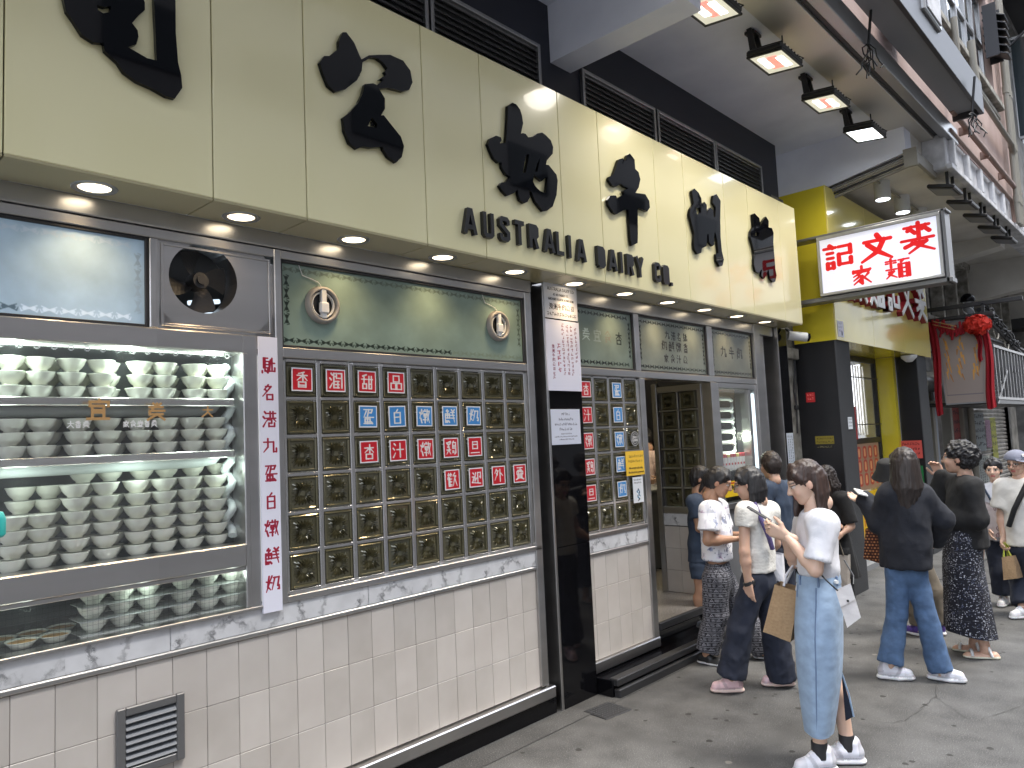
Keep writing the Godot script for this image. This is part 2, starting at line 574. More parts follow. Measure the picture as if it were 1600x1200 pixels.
func setting() -> void:
	var pv := mk("pavement", 0.1, 0.1, 0.1, 0.85)
	tri_map(pv, pavement_tex(true), 0.42)
	pv.detail_enabled = true
	pv.detail_blend_mode = BaseMaterial3D.BLEND_MODE_MUL
	pv.detail_uv_layer = BaseMaterial3D.DETAIL_UV_2
	pv.uv2_triplanar = true
	pv.uv2_world_triplanar = true
	pv.uv2_scale = V(0.11, 0.11, 0.11)
	pv.detail_albedo = noise_tex(512, 512, 0.008, Color(0.40, 0.395, 0.39), Color(1, 0.99, 0.97), 6, FastNoiseLite.TYPE_SIMPLEX_SMOOTH, 90)
	relief(pv, pavement_tex(true), 0.25)
	var b := B.new()
	b.quad(V(-200, 0, -200), V(200, 0, -200), V(200, 0, 200), V(-200, 0, 200), Vector3.UP)
	struct("pavement", b, pv)
	b = B.new()
	b.quad(V(-8, 0.004, -0.2), V(8.0, 0.004, -0.2), V(8.0, 0.004, 0.24), V(-8, 0.004, 0.17), Vector3.UP)
	var ev := pv.duplicate()
	ev.uv1_scale = Vector3.ONE * 0.31
	ev.albedo_color = Color(0.95, 0.95, 0.95)
	struct("pavement_edge", b, ev)
	for path in [[4.72, 1.55, 4.724, 1.692, 4.82, 1.776, 5.09, 1.805, 5.35, 1.82, 5.9, 1.7, 6.7, 1.93, 6.81, 2.03], [5.35, 1.82, 5.02, 2.09, 5.5, 2.27, 6.2, 2.5], [4.675, 0.552, 5.18, 0.536, 5.9, 0.5, 7.4, 0.62], [7.43, 1.98, 7.87, 1.62, 8.4, 1.5]]:
		b = B.new()
		for k in range(0, path.size() - 2, 2):
			var n0 := int(Vector2(path[k], path[k + 1]).distance_to(Vector2(path[k + 2], path[k + 3])) / 0.07) + 1
			for s in n0:
				var f := func(t): return V(lerpf(path[k], path[k + 2], t) + 0.02 * noise.get_noise_1d((k * 31 + t * n0) * 60), 0.0045, lerpf(path[k + 1], path[k + 3], t) + 0.025 * noise.get_noise_1d(500 + (k * 31 + t * n0) * 60))
				var p: Vector3 = f.call(float(s) / n0)
				var q: Vector3 = f.call(float(s + 1) / n0)
				var side := (q - p).cross(Vector3.UP).normalized() * rng.randf_range(0.0006, 0.0020)
				b.quad(p - side, p + side, q + side, q - side, Vector3.UP)
		struct("pavement_crack", b, m.crack)
	for xx in [9.35, 11.6, 14.0, 17.0, 21.0]:
		b = B.new()
		b.span(V(xx, 0.001, 0.6), V(xx + 0.012, 0.004, 4.5))
		struct("pavement_joint", b, m.black_paint)
	b = B.new()
	b.span(V(8.2, 0.001, 1.05), V(40, 0.0042, 1.062))
	struct("pavement_joint", b, m.black_paint)
	# upper storeys that overhang the pavement
	var up := thing("apartment_building", "weathered pink apartment building overhanging the pavement above the dairy cafe", "building")
	b = B.new()
	b.span(V(-8, 4.9, -6), V(8.23, 5.25, 1.1), 0.0)
	obj("canopy_ceiling", b, m.ceiling_paint, up)
	b = B.new()
	b.span(V(-8, 4.9, 1.1), V(8.86, 6.17, 1.45))
	b.span(V(8.86, 4.86, 1.25), V(13.2, 6.17, 1.45))
	b.span(V(-8, 6.17, 1.25), V(-7, 14, 1.45))
	b.span(V(-8, 7.75, 1.25), V(13.2, 8.9, 1.45))
	b.span(V(-8, 8.9, 1.0), V(13.2, 16, 1.45))
	b.span(V(12.15, 6.17, 1.25), V(13.2, 7.75, 1.45))
	b.span(V(7.9, 6.17, 1.25), V(8.5, 7.75, 1.45))
	b.span(V(-8, 5.25, -6), V(13.2, 16, -5.8))
	obj("outer_wall", b, m.pink_wall, up)
	b = B.new()
	b.span(V(8.0, 6.10, 1.43), V(12.3, 6.19, 1.53), 0.01)
	b.span(V(8.0, 5.98, 1.43), V(12.3, 6.05, 1.475), 0.01)
	obj("window_sill", b, m.old_plaster, up)
	for g in [[8.5, 12.15], [-7, 7.9]]:
		var win := B.new()
		var y0 := 6.17
		for yy in [y0 + 0.03, 7.05, 7.72]:
			win.span(V(g[0], yy - 0.03, 1.30), V(g[1], yy + 0.03, 1.36), 0.006)
		var nn := int((g[1] - g[0]) / 0.46)
		for k in nn + 1:
			var x: float = lerpf(g[0], g[1], float(k) / nn)
			win.span(V(x - 0.025, y0, 1.295), V(x + 0.025, 7.75, 1.365), 0.006)
		var fr := obj("window_frame", win, m.aluminium, up)
		for k in nn:
			var x0: float = lerpf(g[0], g[1], float(k) / nn) + 0.025
			var x1: float = lerpf(g[0], g[1], float(k + 1) / nn) - 0.025
			var pn := B.new()
			pn.box(V((x0 + x1) / 2, 6.625, 1.33), V(x1 - x0, 0.82, 0.008), 0.0, Basis(Vector3.UP, rng.randf_range(-0.02, 0.02)))
			pn.box(V((x0 + x1) / 2, 7.385, 1.33), V(x1 - x0, 0.62, 0.008), 0.0, Basis(Vector3.UP, rng.randf_range(-0.02, 0.02)))
			obj("pane", pn, m.window_glass, fr)
	for k in 3:
		var x := 12.45 + 0.13 * k
		b = B.new()
		b.tube([V(x, 4.5, 1.54), V(x, 12, 1.54)], 0.034, 8)
		for j in 9:
			b.tube([V(x, 4.8 + j * 0.8, 1.54), V(x, 4.9 + j * 0.8, 1.54)], 0.042, 8)
		obj("drainpipe", b, m.pipe_cream, up)
	b = B.new()
	b.tube([V(9.3, 6.25, 1.56), V(9.3, 5.80, 1.56), V(9.42, 5.72, 1.56), V(12.35, 5.62, 1.56), V(12.45, 5.5, 1.56)], 0.034, 8)
	obj("horizontal_pipe", b, m.pipe_cream, up)
	b = B.new()
	b.tube([V(8.9, 5.08, 1.53), V(12.9, 5.02, 1.53)], 0.032, 8)
	for x in [9.6, 10.7, 11.8]:
		b.box(V(x, 5.05, 1.5), V(0.025, 0.10, 0.10), 0.005)
	obj("horizontal_pipe", b, m.pipe_brown, up)
	b = B.new()
	b.tube([V(8.9, 4.86, 1.50), V(12.3, 4.82, 1.50), V(12.36, 4.5, 1.50)], 0.024, 8)
	obj("horizontal_pipe", b, m.pipe_brown, up)
	b = B.new()
	b.tube([V(10.2, 6.32, 1.55), V(10.2, 6.0, 1.55), V(10.26, 5.75, 1.56)], 0.045, 8)
	obj("overflow_pipe", b, m.pipe_cream, up)
	b = B.new()
	for k in 6:
		b.box(V(12.0, 7.35 - k * 0.11, 1.56), V(0.28, 0.02, 0.3), 0.003, Basis(Vector3.RIGHT, 0.5))
	b.span(V(11.85, 6.75, 1.44), V(11.88, 7.5, 1.6))
	b.span(V(12.12, 6.75, 1.44), V(12.15, 7.5, 1.6))
	obj("vent_cowl", b, m.dark_metal, up)
	# white slab edge with its ribs, over the noodle shop
	b = B.new()
	b.span(V(8.86, 4.46, 1.22), V(15.0, 4.86, 1.45), 0.012)
	b.span(V(8.86, 4.44, 1.44), V(15.0, 4.50, 1.50), 0.006)
	for k in 9:
		b.span(V(9.0 + k * 0.68, 4.5, 1.44), V(9.10 + k * 0.68, 4.80, 1.50), 0.012)
	obj("slab_edge", b, m.white_trim, up)
	b = B.new()
	b.span(V(8.46, 4.5, -6), V(12.95, 4.86, 1.22))
	obj("verandah_ceiling", b, m.beige_paint, up)
	# brackets: cantilever beams out from the wall
	for d in [[4.03, 4.26, 4.47, 4.47, m.ceiling_paint], [8.23, 8.46, 4.30, 4.53, m.ceiling_paint], [12.95, 13.3, 4.15, 4.33, m.beige_paint], [-0.4, -0.17, 4.47, 4.47, m.ceiling_paint]]:
		var y_top := 4.9 if d[0] < 9 else 4.46
		b = B.new()
		b.prism(PackedVector2Array([Vector2(-6, d[2]), Vector2(0, d[2]), Vector2(1.22 if d[0] > 8 else 1.08, d[3]), Vector2(1.22 if d[0] > 8 else 1.08, y_top + 0.08), Vector2(-6, y_top + 0.08)]), V(d[1], 0, 0), V(0, 0, 1), V(0, 1, 0), d[1] - d[0])
		obj("bracket_beam", b, d[4], up)
	# conduits along the foot of the beam over the gap between the two shops
	for k in 4:
		b = B.new()
		var y := -0.03 * k
		b.tube([V(8.25 + k * 0.03, 4.27 + y, -0.15), V(8.25 + k * 0.03, 4.50 + y, 1.2)], 0.012 + 0.006 * (k % 2), 6)
		obj("conduit", b, [m.dark_metal, m.pipe_cream, m.dark_metal, m.pipe_cream][k], up)
	b = B.new()
	b.span(V(8.2, 4.36, 1.2), V(8.24, 4.55, 1.33), 0.004)
	b.span(V(8.24, 4.40, 1.28), V(9.0, 4.52, 1.32), 0.004)
	obj("trunking", b, m.pipe_cream, up)
	# sheet metal sign boxes along the outer edge of the canopy
	var box := thing("canopy_sign_box", "long stainless steel sign box slung under the canopy edge above the floodlights", "sign box", V(0, 4.8, 1.05))
	b = B.new()
	b.span(V(-6, 0, 0), V(9.05, 0.5, 0.30), 0.004)
	obj("polished_soffit", b, m.mirror_steel, box)
	b = B.new()
	b.span(V(-6, 0.03, 0.302), V(9.05, 0.3, 0.36), 0.004)
	obj("shadow_channel", b, m.dark_metal, box)
	b = B.new()
	b.span(V(-6, -0.01, 0.36), V(9.25, 0.16, 0.45), 0.006)
	b.span(V(9.06, -0.012, 0.0), V(9.25, 0.08, 0.358), 0.004)
	obj("edge_flange", b, m.aluminium, box)
	var b2 := thing("dark_sign_panel", "dark grey underside of a flat signboard fixed to the pink wall", "signboard", V(0, 5.0, 1.5))
	b = B.new()
	b.span(V(-6, 0.06, 0.01), V(9.05, 0.12, 0.25))
	obj("backing_panel", b, m.grey_paint, b2)
	b = B.new()
	b.span(V(-6, 0, 0.25), V(9.1, 0.34, 0.29), 0.004)
	b.span(V(9.06, 0, 0.0), V(9.1, 0.34, 0.248), 0.004)
	obj("rim", b, m.dark_metal, b2)
	for d in [[6.2, 0.95], [8.4, 0.75]]:
		b = B.new()
		for k in 7:
			var p := V(0, 0, 0)
			var pts := PackedVector3Array()
			for s in 6:
				pts.append(p)
				p += V(rng.randf_range(-0.05, 0.05), -rng.randf_range(0.02, 0.075), rng.randf_range(-0.04, 0.04))
			b.tube(pts, 0.006, 5)
		b.tube([V(0, 0.35, 0.05), V(0, 0, 0)], 0.012, 6)
		var cb := obj("cable_bundle", b, m.black_paint, self, V(d[0], 4.80, 1.52 if d[0] < 7 else 1.80))
		tag(cb, "black knot of loose cables hanging below the polished sign box" if d[0] < 7 else "ragged cable ends hanging from the outer rim of the dark sign panel", "cables")
	b = B.new()
	b.span(V(-0.27, 0, -0.12), V(0.27, 0.36, 0.2), 0.012)
	var jb := thing("junction_box", "pale grey metal junction box on the pink wall beside the upstairs windows", "electrical box", V(7.05, 5.2, 1.62))
	obj("housing", b, m.aluminium, jb)
	b = B.new()
	b.span(V(-0.22, 0.03, 0.2), V(0.22, 0.33, 0.212), 0.004)
	obj("lid", b, m.white_trim, jb)
	# the other side of the street, seen only in reflections
	var op := thing("opposite_building", "plain grey apartment block across the street, mirrored in the black letters", "building", V(0, 0, 13))
	b = B.new()
	b.span(V(-40, 3.6, 0), V(60, 17, 3))
	b.span(V(-40, 0, 0.9), V(60, 3.6, 3))
	obj("wall", b, m.reflected_wall, op)
	var wb := B.new()
	for r in 5:
		for k in 30:
			wb.box(V(-30 + k * 3.0, 5.3 + r * 2.7, -0.03), V(1.9, 1.4, 0.04))
	obj("window", wb, m.window_glass, op).set_meta("kind", "stuff")

# ---------------------------------------------------------------- the dairy cafe
func glass_block() -> ArrayMesh:
	var b := B.new()
	var h := 0.0835
	b.span(V(-h, -h, -0.07), V(h, h, -0.006), 0.008)
	# raised rim
	for s in [-1, 1]:
		b.box(V(s * 0.0745, 0, -0.002), V(0.013, 2 * h - 0.006, 0.012), 0.004)
		b.box(V(0, s * 0.0745, -0.002), V(0.134, 0.013, 0.012), 0.004)
	# sunburst of cut ridges
	var n := 40
	for k in n:
		var t := TAU * (k + 0.5) / n
		var d := Vector2(cos(t), sin(t))
		var reach := 0.060 / maxf(absf(d.x), absf(d.y)) * (0.96 if k % 2 else 0.74)
		reach = minf(reach, 0.074)
		var r0 := 0.012 if k % 2 else 0.024
		var w := Vector2(-d.y, d.x)
		var w0 := r0 * 0.10
		var w1 := reach * 0.05
		var p := func(r, s, z): return V(d.x * r + w.x * s, d.y * r + w.y * s, z)
		var a: Vector3 = p.call(r0, -w0, -0.006)
		var c: Vector3 = p.call(r0, w0, -0.006)
		var e: Vector3 = p.call(reach, -w1, -0.006)
		var g: Vector3 = p.call(reach, w1, -0.006)
		var top0: Vector3 = p.call(r0 * 1.2, 0, -0.002)
		var top1: Vector3 = p.call(reach * 0.80, 0, 0.0085 if k % 2 else 0.0055)
		b.quad(a, e, top1, top0, V(-w.x, -w.y, 0.6))
		b.quad(c, g, top1, top0, V(w.x, w.y, 0.6))
		b.tri(e, g, top1, V(d.x, d.y, 0.5))
		b.tri(a, c, top0, V(-d.x, -d.y, 0.5))
	return b.mesh()

func frame(b: B, x0: float, y0: float, x1: float, y1: float, w: float, z0: float, z1: float, ch := 0.004) -> void:
	b.span(V(x0, y0, z0), V(x0 + w, y1, z1), ch)
	b.span(V(x1 - w, y0, z0), V(x1, y1, z1), ch)
	b.span(V(x0 + w, y0, z0), V(x1 - w, y0 + w, z1), ch)
	b.span(V(x0 + w, y1 - w, z0), V(x1 - w, y1, z1), ch)

# etched border and motifs on frosted glass
func frosted(w: int, h: int, ground: Color, mark: Color, faint: Color, chars := []) -> Image:
	var img := canvas(w, h, ground)
	var gg := FastNoiseLite.new()
	gg.frequency = 0.012
	gg.seed = w
	for y in range(0, h, 2):
		for x in range(0, w, 2):
			var k := 1.0 + 0.10 * gg.get_noise_2d(x, y)
			img.fill_rect(Rect2i(x, y, 2, 2), Color(ground.r * k, ground.g * k, ground.b * k))
	var step := 22
	var motif := func(cx: float, cy: float, up: bool, c: Color):
		for s in [-1, 1]:
			var q := Vector2(cx, cy + 5.0 * s) if up else Vector2(cx + 5.0 * s, cy)
			stroke(img, q, q, 2.6, 2.6, c)
			var o := Vector2(4, 3.5 * s) if up else Vector2(3.5 * s, 4)
			stroke(img, Vector2(cx, cy), q + o, 0.8, 0.5, c)
			stroke(img, Vector2(cx, cy), q + (Vector2(-o.x, o.y) if up else Vector2(o.x, -o.y)), 0.8, 0.5, c)
			stroke(img, q + o, q + (Vector2(0, 5.0 * s) if up else Vector2(5.0 * s, 0)), 0.7, 0.4, c)
	for x in range(16, w - 12, step):
		motif.call(x, 14, false, faint.lerp(mark, 0.3))
		motif.call(x, h - 14, false, mark if x < w * 0.62 else faint)
	for y in range(34, h - 28, step):
		motif.call(13, y, true, mark)
		motif.call(w - 13, y, true, faint.lerp(mark, 0.5))
	for c in chars:
		glyph(img, c[0], c[1], c[2], c[3], c[3], c[4], 0.05)
	return img

func cafe() -> void:
	var cafe_ := thing("cafe_building", "dairy cafe shopfront of cream tiles, glass blocks and brushed steel under a cream fascia", "building")
	var b := B.new()
	# --- wall behind everything; openings left for the cabinets and the doorway
	b.span(V(-8, 4.02, -0.3), V(7.93, 4.9, -0.004))
	b.span(V(7.60, 2.75, -0.5), V(7.93, 4.02, -0.004))
	obj("upper_wall", b, m.dark_wall, cafe_)
	b = B.new()
	b.span(V(-8, 2.83, -0.02), V(7.6, 4.045, 0.262))
	obj("fascia_box", b, m.seam, cafe_)
	# --- fascia panels and soffit panels
	var seams := [-3.0, -2.3, -1.55, -1.1, -0.36, 0.64, 1.385, 1.83, 2.558, 3.005, 3.728, 4.166, 4.89, 5.332, 6.03, 6.50, 7.19, 7.6]
	for k in seams.size() - 1:
		b = B.new()
		b.span(V(seams[k] + 0.0025, 2.826, 0.262), V(seams[k + 1] - 0.0025, 4.05, 0.278), 0.0025)
		obj("fascia_panel", b, m.cream_panel, cafe_)
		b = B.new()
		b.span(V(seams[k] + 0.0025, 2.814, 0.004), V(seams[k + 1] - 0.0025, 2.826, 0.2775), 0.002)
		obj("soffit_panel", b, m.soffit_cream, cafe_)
	b = B.new()
	b.span(V(7.6, 2.83, 0.0), V(7.612, 4.05, 0.278), 0.002)
	obj("fascia_end_panel", b, m.cream_panel, cafe_)
	# --- louvres above the fascia
	for x in [-1.28, -0.24, 0.80, 1.83, 2.868, 4.37, 5.42, 6.45]:
		b = B.new()
		frame(b, x, 3.98, x + 1.02, 4.54, 0.028, -0.003, 0.03)
		b.span(V(x + 0.03, 4.0, -0.003), V(x + 0.99, 4.52, -0.001))
		var lv := obj("louvre", b, m.aluminium, cafe_)
		b = B.new()
		b.box(V(0, 0, 0), V(0.964, 0.030, 0.005), 0.0015, Basis(Vector3.RIGHT, -0.75))
		var sm := b.mesh()
		for k in 12:
			obj("slat", sm, m.dark_metal, lv, V(x + 0.51, 4.035 + k * 0.041, 0.012))
	# --- tiled wall, left bay and the short bay beyond the pillar
	var tile := B.new()
	tile.box(V(0, 0, 0), V(0.1425, 0.2415, 0.012), 0.0022)
	var tm := tile.mesh()
	for bay in [[-0.129, 3.62, 0.735, 0.675], [4.14, 4.955, 4.219, 0.692]]:
		b = B.new()
		b.span(V(bay[0] - 0.6 if bay[0] < 0 else bay[0], 0.18, -0.12), V(bay[1], 0.93, -0.004))
		var wall := obj("tiled_wall", b, m.grout, cafe_)
		for r in 3:
			var x: float = bay[2] - 0.144 * ceil((bay[2] - bay[0]) / 0.144)
			while x < bay[1]:
				var cx := x + 0.072
				var cy: float = bay[3] + 0.1215 - 0.243 * r
				var x0 := maxf(x + 0.0008, bay[0] - 0.1)
				var x1 := minf(x + 0.1432, bay[1])
				if x1 - x0 > 0.02:
					var sh = tm
					if x1 - x0 < 0.14:
						var tb := B.new()
						tb.box(V((x0 + x1) / 2 - cx, 0, 0), V(x1 - x0, 0.2415, 0.012), 0.0022)
						sh = tb.mesh()
					var t := obj("tile", sh, m["tile_%d" % (rng.randi() % 4)], wall, V(cx, cy, -0.0035 + rng.randf_range(-0.0006, 0.0006)))
					t.rotation = V(rng.randf_range(-0.003, 0.003), rng.randf_range(-0.003, 0.003), 0)
				x += 0.144
	# --- marble bands and the steel bead under them
	for d in [[-0.8, 0.30, 1.30, 2.30, 3.62], [4.14, 4.955]]:
		for k in d.size() - 1:
			b = B.new()
			b.span(V(d[k] + 0.001, 0.945, -0.1), V(d[k + 1] - 0.001, 1.043, 0.010), 0.003)
			obj("marble_band", b, m.marble, cafe_)
		b = B.new()
		b.span(V(d[0], 0.921, -0.05), V(d[d.size() - 1], 0.944, 0.014), 0.005)
		obj("steel_bead", b, m.steel, cafe_)
	# --- steel skirting and black plinth
	b = B.new()
	b.span(V(-8, 0.11, -0.1), V(3.70, 0.182, 0.05), 0.006)
	b.span(V(4.14, 0.13, -0.1), V(4.985, 0.205, 0.03), 0.006)
	obj("steel_skirting", b, m.steel, cafe_)
	b = B.new()
	b.span(V(-8, 0, -0.15), V(3.72, 0.108, 0.03), 0.002)
	b.span(V(4.14, 0, -0.15), V(4.985, 0.129, 0.01), 0.002)
	obj("plinth", b, m.granite, cafe_)
	# --- glass block walls
	var gm := glass_block()
	for g in [[1.852, 9, 6, 2.195, 0.1937, 0.1855], [4.143, 4, 6, 2.195, 0.1915, 0.1855]]:
		var x0: float = g[0]
		var w: float = g[1] * g[4]
		var y1: float = g[3]
		var h: float = g[2] * g[5]
		b = B.new()
		for k in g[1] + 1:
			var x: float = x0 + k * g[4]
			b.span(V(x - 0.013, y1 - h, -0.05), V(x + 0.013, y1, -0.004), 0.003)
		for k in g[2] + 1:
			for j in g[1]:
				b.span(V(x0 + j * g[4] + 0.013, y1 - k * g[5] - 0.0095, -0.05), V(x0 + (j + 1) * g[4] - 0.013, y1 - k * g[5] + 0.0095, -0.006), 0.003)
		var lat := obj("glass_block_wall", b, m.bright_steel, cafe_)
		for r in g[2]:
			for c in g[1]:
				var o := obj("glass_block", gm, m.block_glass, lat, V(x0 + (c + 0.5) * g[4], y1 - (r + 0.5) * g[5], -0.008))
				o.rotation = V(rng.randf_range(-0.012, 0.012), rng.randf_range(-0.012, 0.012), (rng.randi() % 4) * PI / 2)
				o.scale = V(1.0, 0.985, 1.0)
	# --- the main steel framing
	b = B.new()
	b.span(V(-8, 2.735, -0.1), V(3.66, 2.812, 0.03), 0.004)        # head
	b.span(V(-8, 2.69, -0.1), V(3.66, 2.733, 0.018), 0.004)
	b.span(V(1.80, 1.045, -0.1), V(1.838, 2.733, 0.022), 0.004)   # beside the couplet
	b.span(V(1.838, 2.205, -0.1), V(3.60, 2.255, 0.018), 0.004)   # under the transom
	b.span(V(1.838, 1.045, -0.1), V(3.66, 1.075, 0.022), 0.004)   # under the blocks
	b.span(V(3.60, 0.19, -0.1), V(3.66, 2.733, 0.022), 0.004)
	b.span(V(1.635, 1.045, -0.1), V(1.708, 2.30, 0.016), 0.004)
	b.span(V(1.20, 2.255, -0.1), V(1.80, 2.30, 0.014), 0.004)
	b.span(V(4.135, 2.205, -0.1), V(7.0, 2.26, 0.018), 0.004)
	b.span(V(4.135, 2.715, -0.1), V(7.45, 2.812, 0.02), 0.004)
	b.span(V(4.885, 2.26, -0.1), V(4.955, 2.715, 0.016), 0.004)
	b.span(V(6.055, 2.26, -0.1), V(6.15, 2.715, 0.016), 0.004)
	b.span(V(4.915, 0.2, -0.1), V(4.985, 2.205, 0.02), 0.004)
	b.span(V(6.06, 0.3, -0.08), V(6.16, 2.205, 0.02), 0.004)
	b.span(V(6.985, 0.2, -0.1), V(7.12, 2.812, 0.03), 0.004)
	b.span(V(7.14, 0.2, -0.3), V(7.30, 2.812, -0.02), 0.004)
	obj("steel_framing", b, m.steel, cafe_)
	b = B.new()
	b.span(V(3.66, 0.0, -0.2), V(3.765, 2.812, -0.06))
	obj("dark_reveal", b, m.black_paint, cafe_)
	b = B.new()
	b.span(V(7.3, 0.0, -0.3), V(7.47, 2.812, -0.1))
	obj("dark_reveal", b, m.black_paint, cafe_)
	b = B.new()
	b.span(V(4.135, 1.045, -0.1), V(4.955, 1.075, 0.018), 0.003)
	obj("steel_sill", b, m.steel, cafe_)
	# --- transoms of frosted glass
	var t_img := frosted(560, 150, Color(0.50, 0.575, 0.53), Color(0.16, 0.20, 0.17), Color(0.47, 0.53, 0.47))
	var tr := [
		["frosted_transom", 1.838, 2.255, 3.60, 2.69, printed("frosted_green", t_img, 0.16)],
		["frosted_transom", 0.0, 2.30, 1.225, 2.69, printed("frosted_lit", frosted(400, 130, Color(0.66, 0.76, 0.84), Color(0.36, 0.44, 0.50), Color(0.86, 0.93, 1.0)), 0.16)],
		["frosted_transom", 4.145, 2.26, 4.885, 2.715, printed("frosted_grey", frosted(220, 140, Color(0.48, 0.54, 0.51), Color(0.12, 0.14, 0.13), Color(0.24, 0.28, 0.26), [["美", 28, 50, 28, Color(0.75, 0.82, 0.8)], ["宜", 68, 50, 28, Color(0.6, 0.66, 0.64)], ["食", 108, 50, 28, Color(0.5, 0.5, 0.46)], ["杏", 150, 50, 30, Color(0.2, 0.23, 0.22)]]), 0.14)],
		["frosted_transom", 4.955, 2.26, 6.055, 2.715, printed("frosted_pale", frosted(340, 140, Color(0.50, 0.54, 0.52), Color(0.15, 0.17, 0.16), Color(0.24, 0.27, 0.25), [["九", 130, 30, 22, Color(0.17, 0.19, 0.18)], ["港", 160, 30, 22, Color(0.17, 0.19, 0.18)], ["名", 190, 30, 22, Color(0.17, 0.19, 0.18)], ["馳", 220, 30, 22, Color(0.17, 0.19, 0.18)], ["奶", 110, 56, 26, Color(0.2, 0.2, 0.2)], ["鮮", 146, 56, 26, Color(0.2, 0.2, 0.2)], ["燉", 182, 56, 26, Color(0.2, 0.2, 0.2)], ["香", 218, 56, 26, Color(0.2, 0.2, 0.2)], ["家", 118, 90, 22, Color(0.2, 0.2, 0.2)], ["食", 150, 90, 22, Color(0.2, 0.2, 0.2)], ["汁", 182, 90, 22, Color(0.2, 0.2, 0.2)], ["公", 214, 90, 22, Color(0.2, 0.2, 0.2)]]), 0.14)],
		["frosted_transom", 6.15, 2.26, 6.985, 2.715, printed("frosted_end", frosted(260, 140, Color(0.46, 0.49, 0.47), Color(0.14, 0.16, 0.15), Color(0.22, 0.24, 0.23), [["九", 60, 50, 34, Color(0.13, 0.14, 0.13)], ["牛", 110, 50, 34, Color(0.13, 0.14, 0.13)], ["奶", 160, 50, 34, Color(0.13, 0.14, 0.13)]]), 0.14)],
	]
	for d in tr:
		b = B.new()
		b.face(V(d[1], d[4], -0.008), V(d[3], d[4], -0.008), V(d[3], d[2], -0.008), V(d[1], d[2], -0.008))
		b.span(V(d[1], d[2], -0.016), V(d[3], d[4], -0.0095))
		if d[1] == 0.0:
			d[5].emission_enabled = true
			d[5].emission_texture = d[5].albedo_texture
			d[5].emission = Color.WHITE
			d[5].emission_operator = BaseMaterial3D.EMISSION_OP_MULTIPLY
			d[5].emission_energy_multiplier = 0.030
		var gl := obj(d[0] if d[1] else "lit_window", b, d[5], cafe_)
		b = B.new()
		frame(b, d[1], d[2], d[3], d[4], 0.014, -0.008, 0.006, 0.002)
		obj("glazing_bead", b, m.dark_metal, gl)
	for x in [[1.233, 2.30]]:
		b = B.new()
		b.span(V(1.225, 2.30, -0.1), V(1.262, 2.69, 0.016), 0.004)
		obj("steel_mullion", b, m.steel, cafe_)
	# --- exhaust fan in a steel panel
	b = B.new()
	var sq := PackedVector2Array([Vector2(1.262, 2.30), Vector2(1.80, 2.30), Vector2(1.80, 2.69), Vector2(1.262, 2.69)])
	var hole := PackedVector2Array()
	for k in 40:
		hole.append(Vector2(1.466 + 0.156 * cos(TAU * k / 40), 2.542 + 0.156 * sin(TAU * k / 40)))
	# the panel is a plate around the round opening
	for k in 40:
		var a := hole[k]
		var c := hole[(k + 1) % 40]
		var edge := func(p: Vector2):
			var d: Vector2 = p - Vector2(1.466, 2.542)
			var t := 9.0
			if d.x > 1e-6: t = minf(t, (1.80 - 1.466) / d.x)
			if d.x < -1e-6: t = minf(t, (1.262 - 1.466) / d.x)
			if d.y > 1e-6: t = minf(t, (2.69 - 2.542) / d.y if 2.69 - 2.542 > d.y else 1.02)
			if d.y < -1e-6: t = minf(t, (2.30 - 2.542) / d.y)
			return Vector2(1.466, 2.542) + d * maxf(t, 1.0)
		var f0: Vector2 = edge.call(a)
		var f1: Vector2 = edge.call(c)
		b.quad(V(a.x, a.y, 0.0), V(c.x, c.y, 0.0), V(f1.x, f1.y, 0.0), V(f0.x, f0.y, 0.0), Vector3.BACK)
		b.quad(V(a.x, a.y, 0.0), V(c.x, c.y, 0.0), V(c.x, c.y, -0.12), V(a.x, a.y, -0.12), V(1.466 - a.x, 2.542 - a.y, 0))
	for s in [Vector2(1.262, 2.30), Vector2(1.80, 2.30)]:
		b.tri(V(s.x, s.y, 0), V(s.x + (0.1 if s.x < 1.5 else -0.1), s.y, 0), V(s.x, s.y + 0.1, 0), Vector3.BACK)
	frame(b, 1.275, 2.315, 1.79, 2.68, 0.012, 0.0005, 0.006, 0.002)
	var fan := obj("exhaust_fan", b, m.steel, cafe_)
	b = B.new()
	b.tube([V(1.466, 2.542, -0.10), V(1.466, 2.542, -0.03)], 0.042, 20, 0.036)
	b.tube([V(1.466, 2.542, -0.03), V(1.466, 2.542, -0.02)], 0.02, 14)
	obj("hub", b, m.dark_metal, fan)
	for k in 4:
		b = B.new()
		var tw := TAU * k / 4 + 0.5
		for j in 6:
			for i in 4:
				var pp := func(u, w):
					var r: float = lerpf(0.036, 0.145, u)
					var an: float = tw + (w - 0.5) * lerpf(0.9, 0.85, u) - u * 0.35
					return V(1.466 + r * cos(an), 2.542 + r * sin(an), -0.085 + (w - 0.5) * 0.05)
				b.quad(pp.call(j / 6.0, i / 4.0), pp.call((j + 1) / 6.0, i / 4.0), pp.call((j + 1) / 6.0, (i + 1) / 4.0), pp.call(j / 6.0, (i + 1) / 4.0), Vector3.BACK)
		obj("blade", b, m.dark_metal, fan)
	b = B.new()
	b.span(V(1.0, 2.28, -0.5), V(2.1, 2.80, -0.45))
	obj("duct_back", b, m.black_paint, fan)
	b = B.new()
	b.box(V(1.60, 2.50, -0.3), V(0.16, 0.022, 0.02), 0.004, Basis(Vector3.BACK, 0.15))
	b.box(V(1.62, 2.44, -0.3), V(0.12, 0.02, 0.02), 0.004, Basis(Vector3.BACK, 0.15))
	obj("kitchen_strip_lamp", b, m.kitchen_lamp, fan)
	# --- small plate over the cabinet
	b = B.new()
	b.span(V(1.062, 2.232, 0.0), V(1.208, 2.279, 0.019), 0.003)
	var np := obj("maker_plate", b, m.aluminium, cafe_)
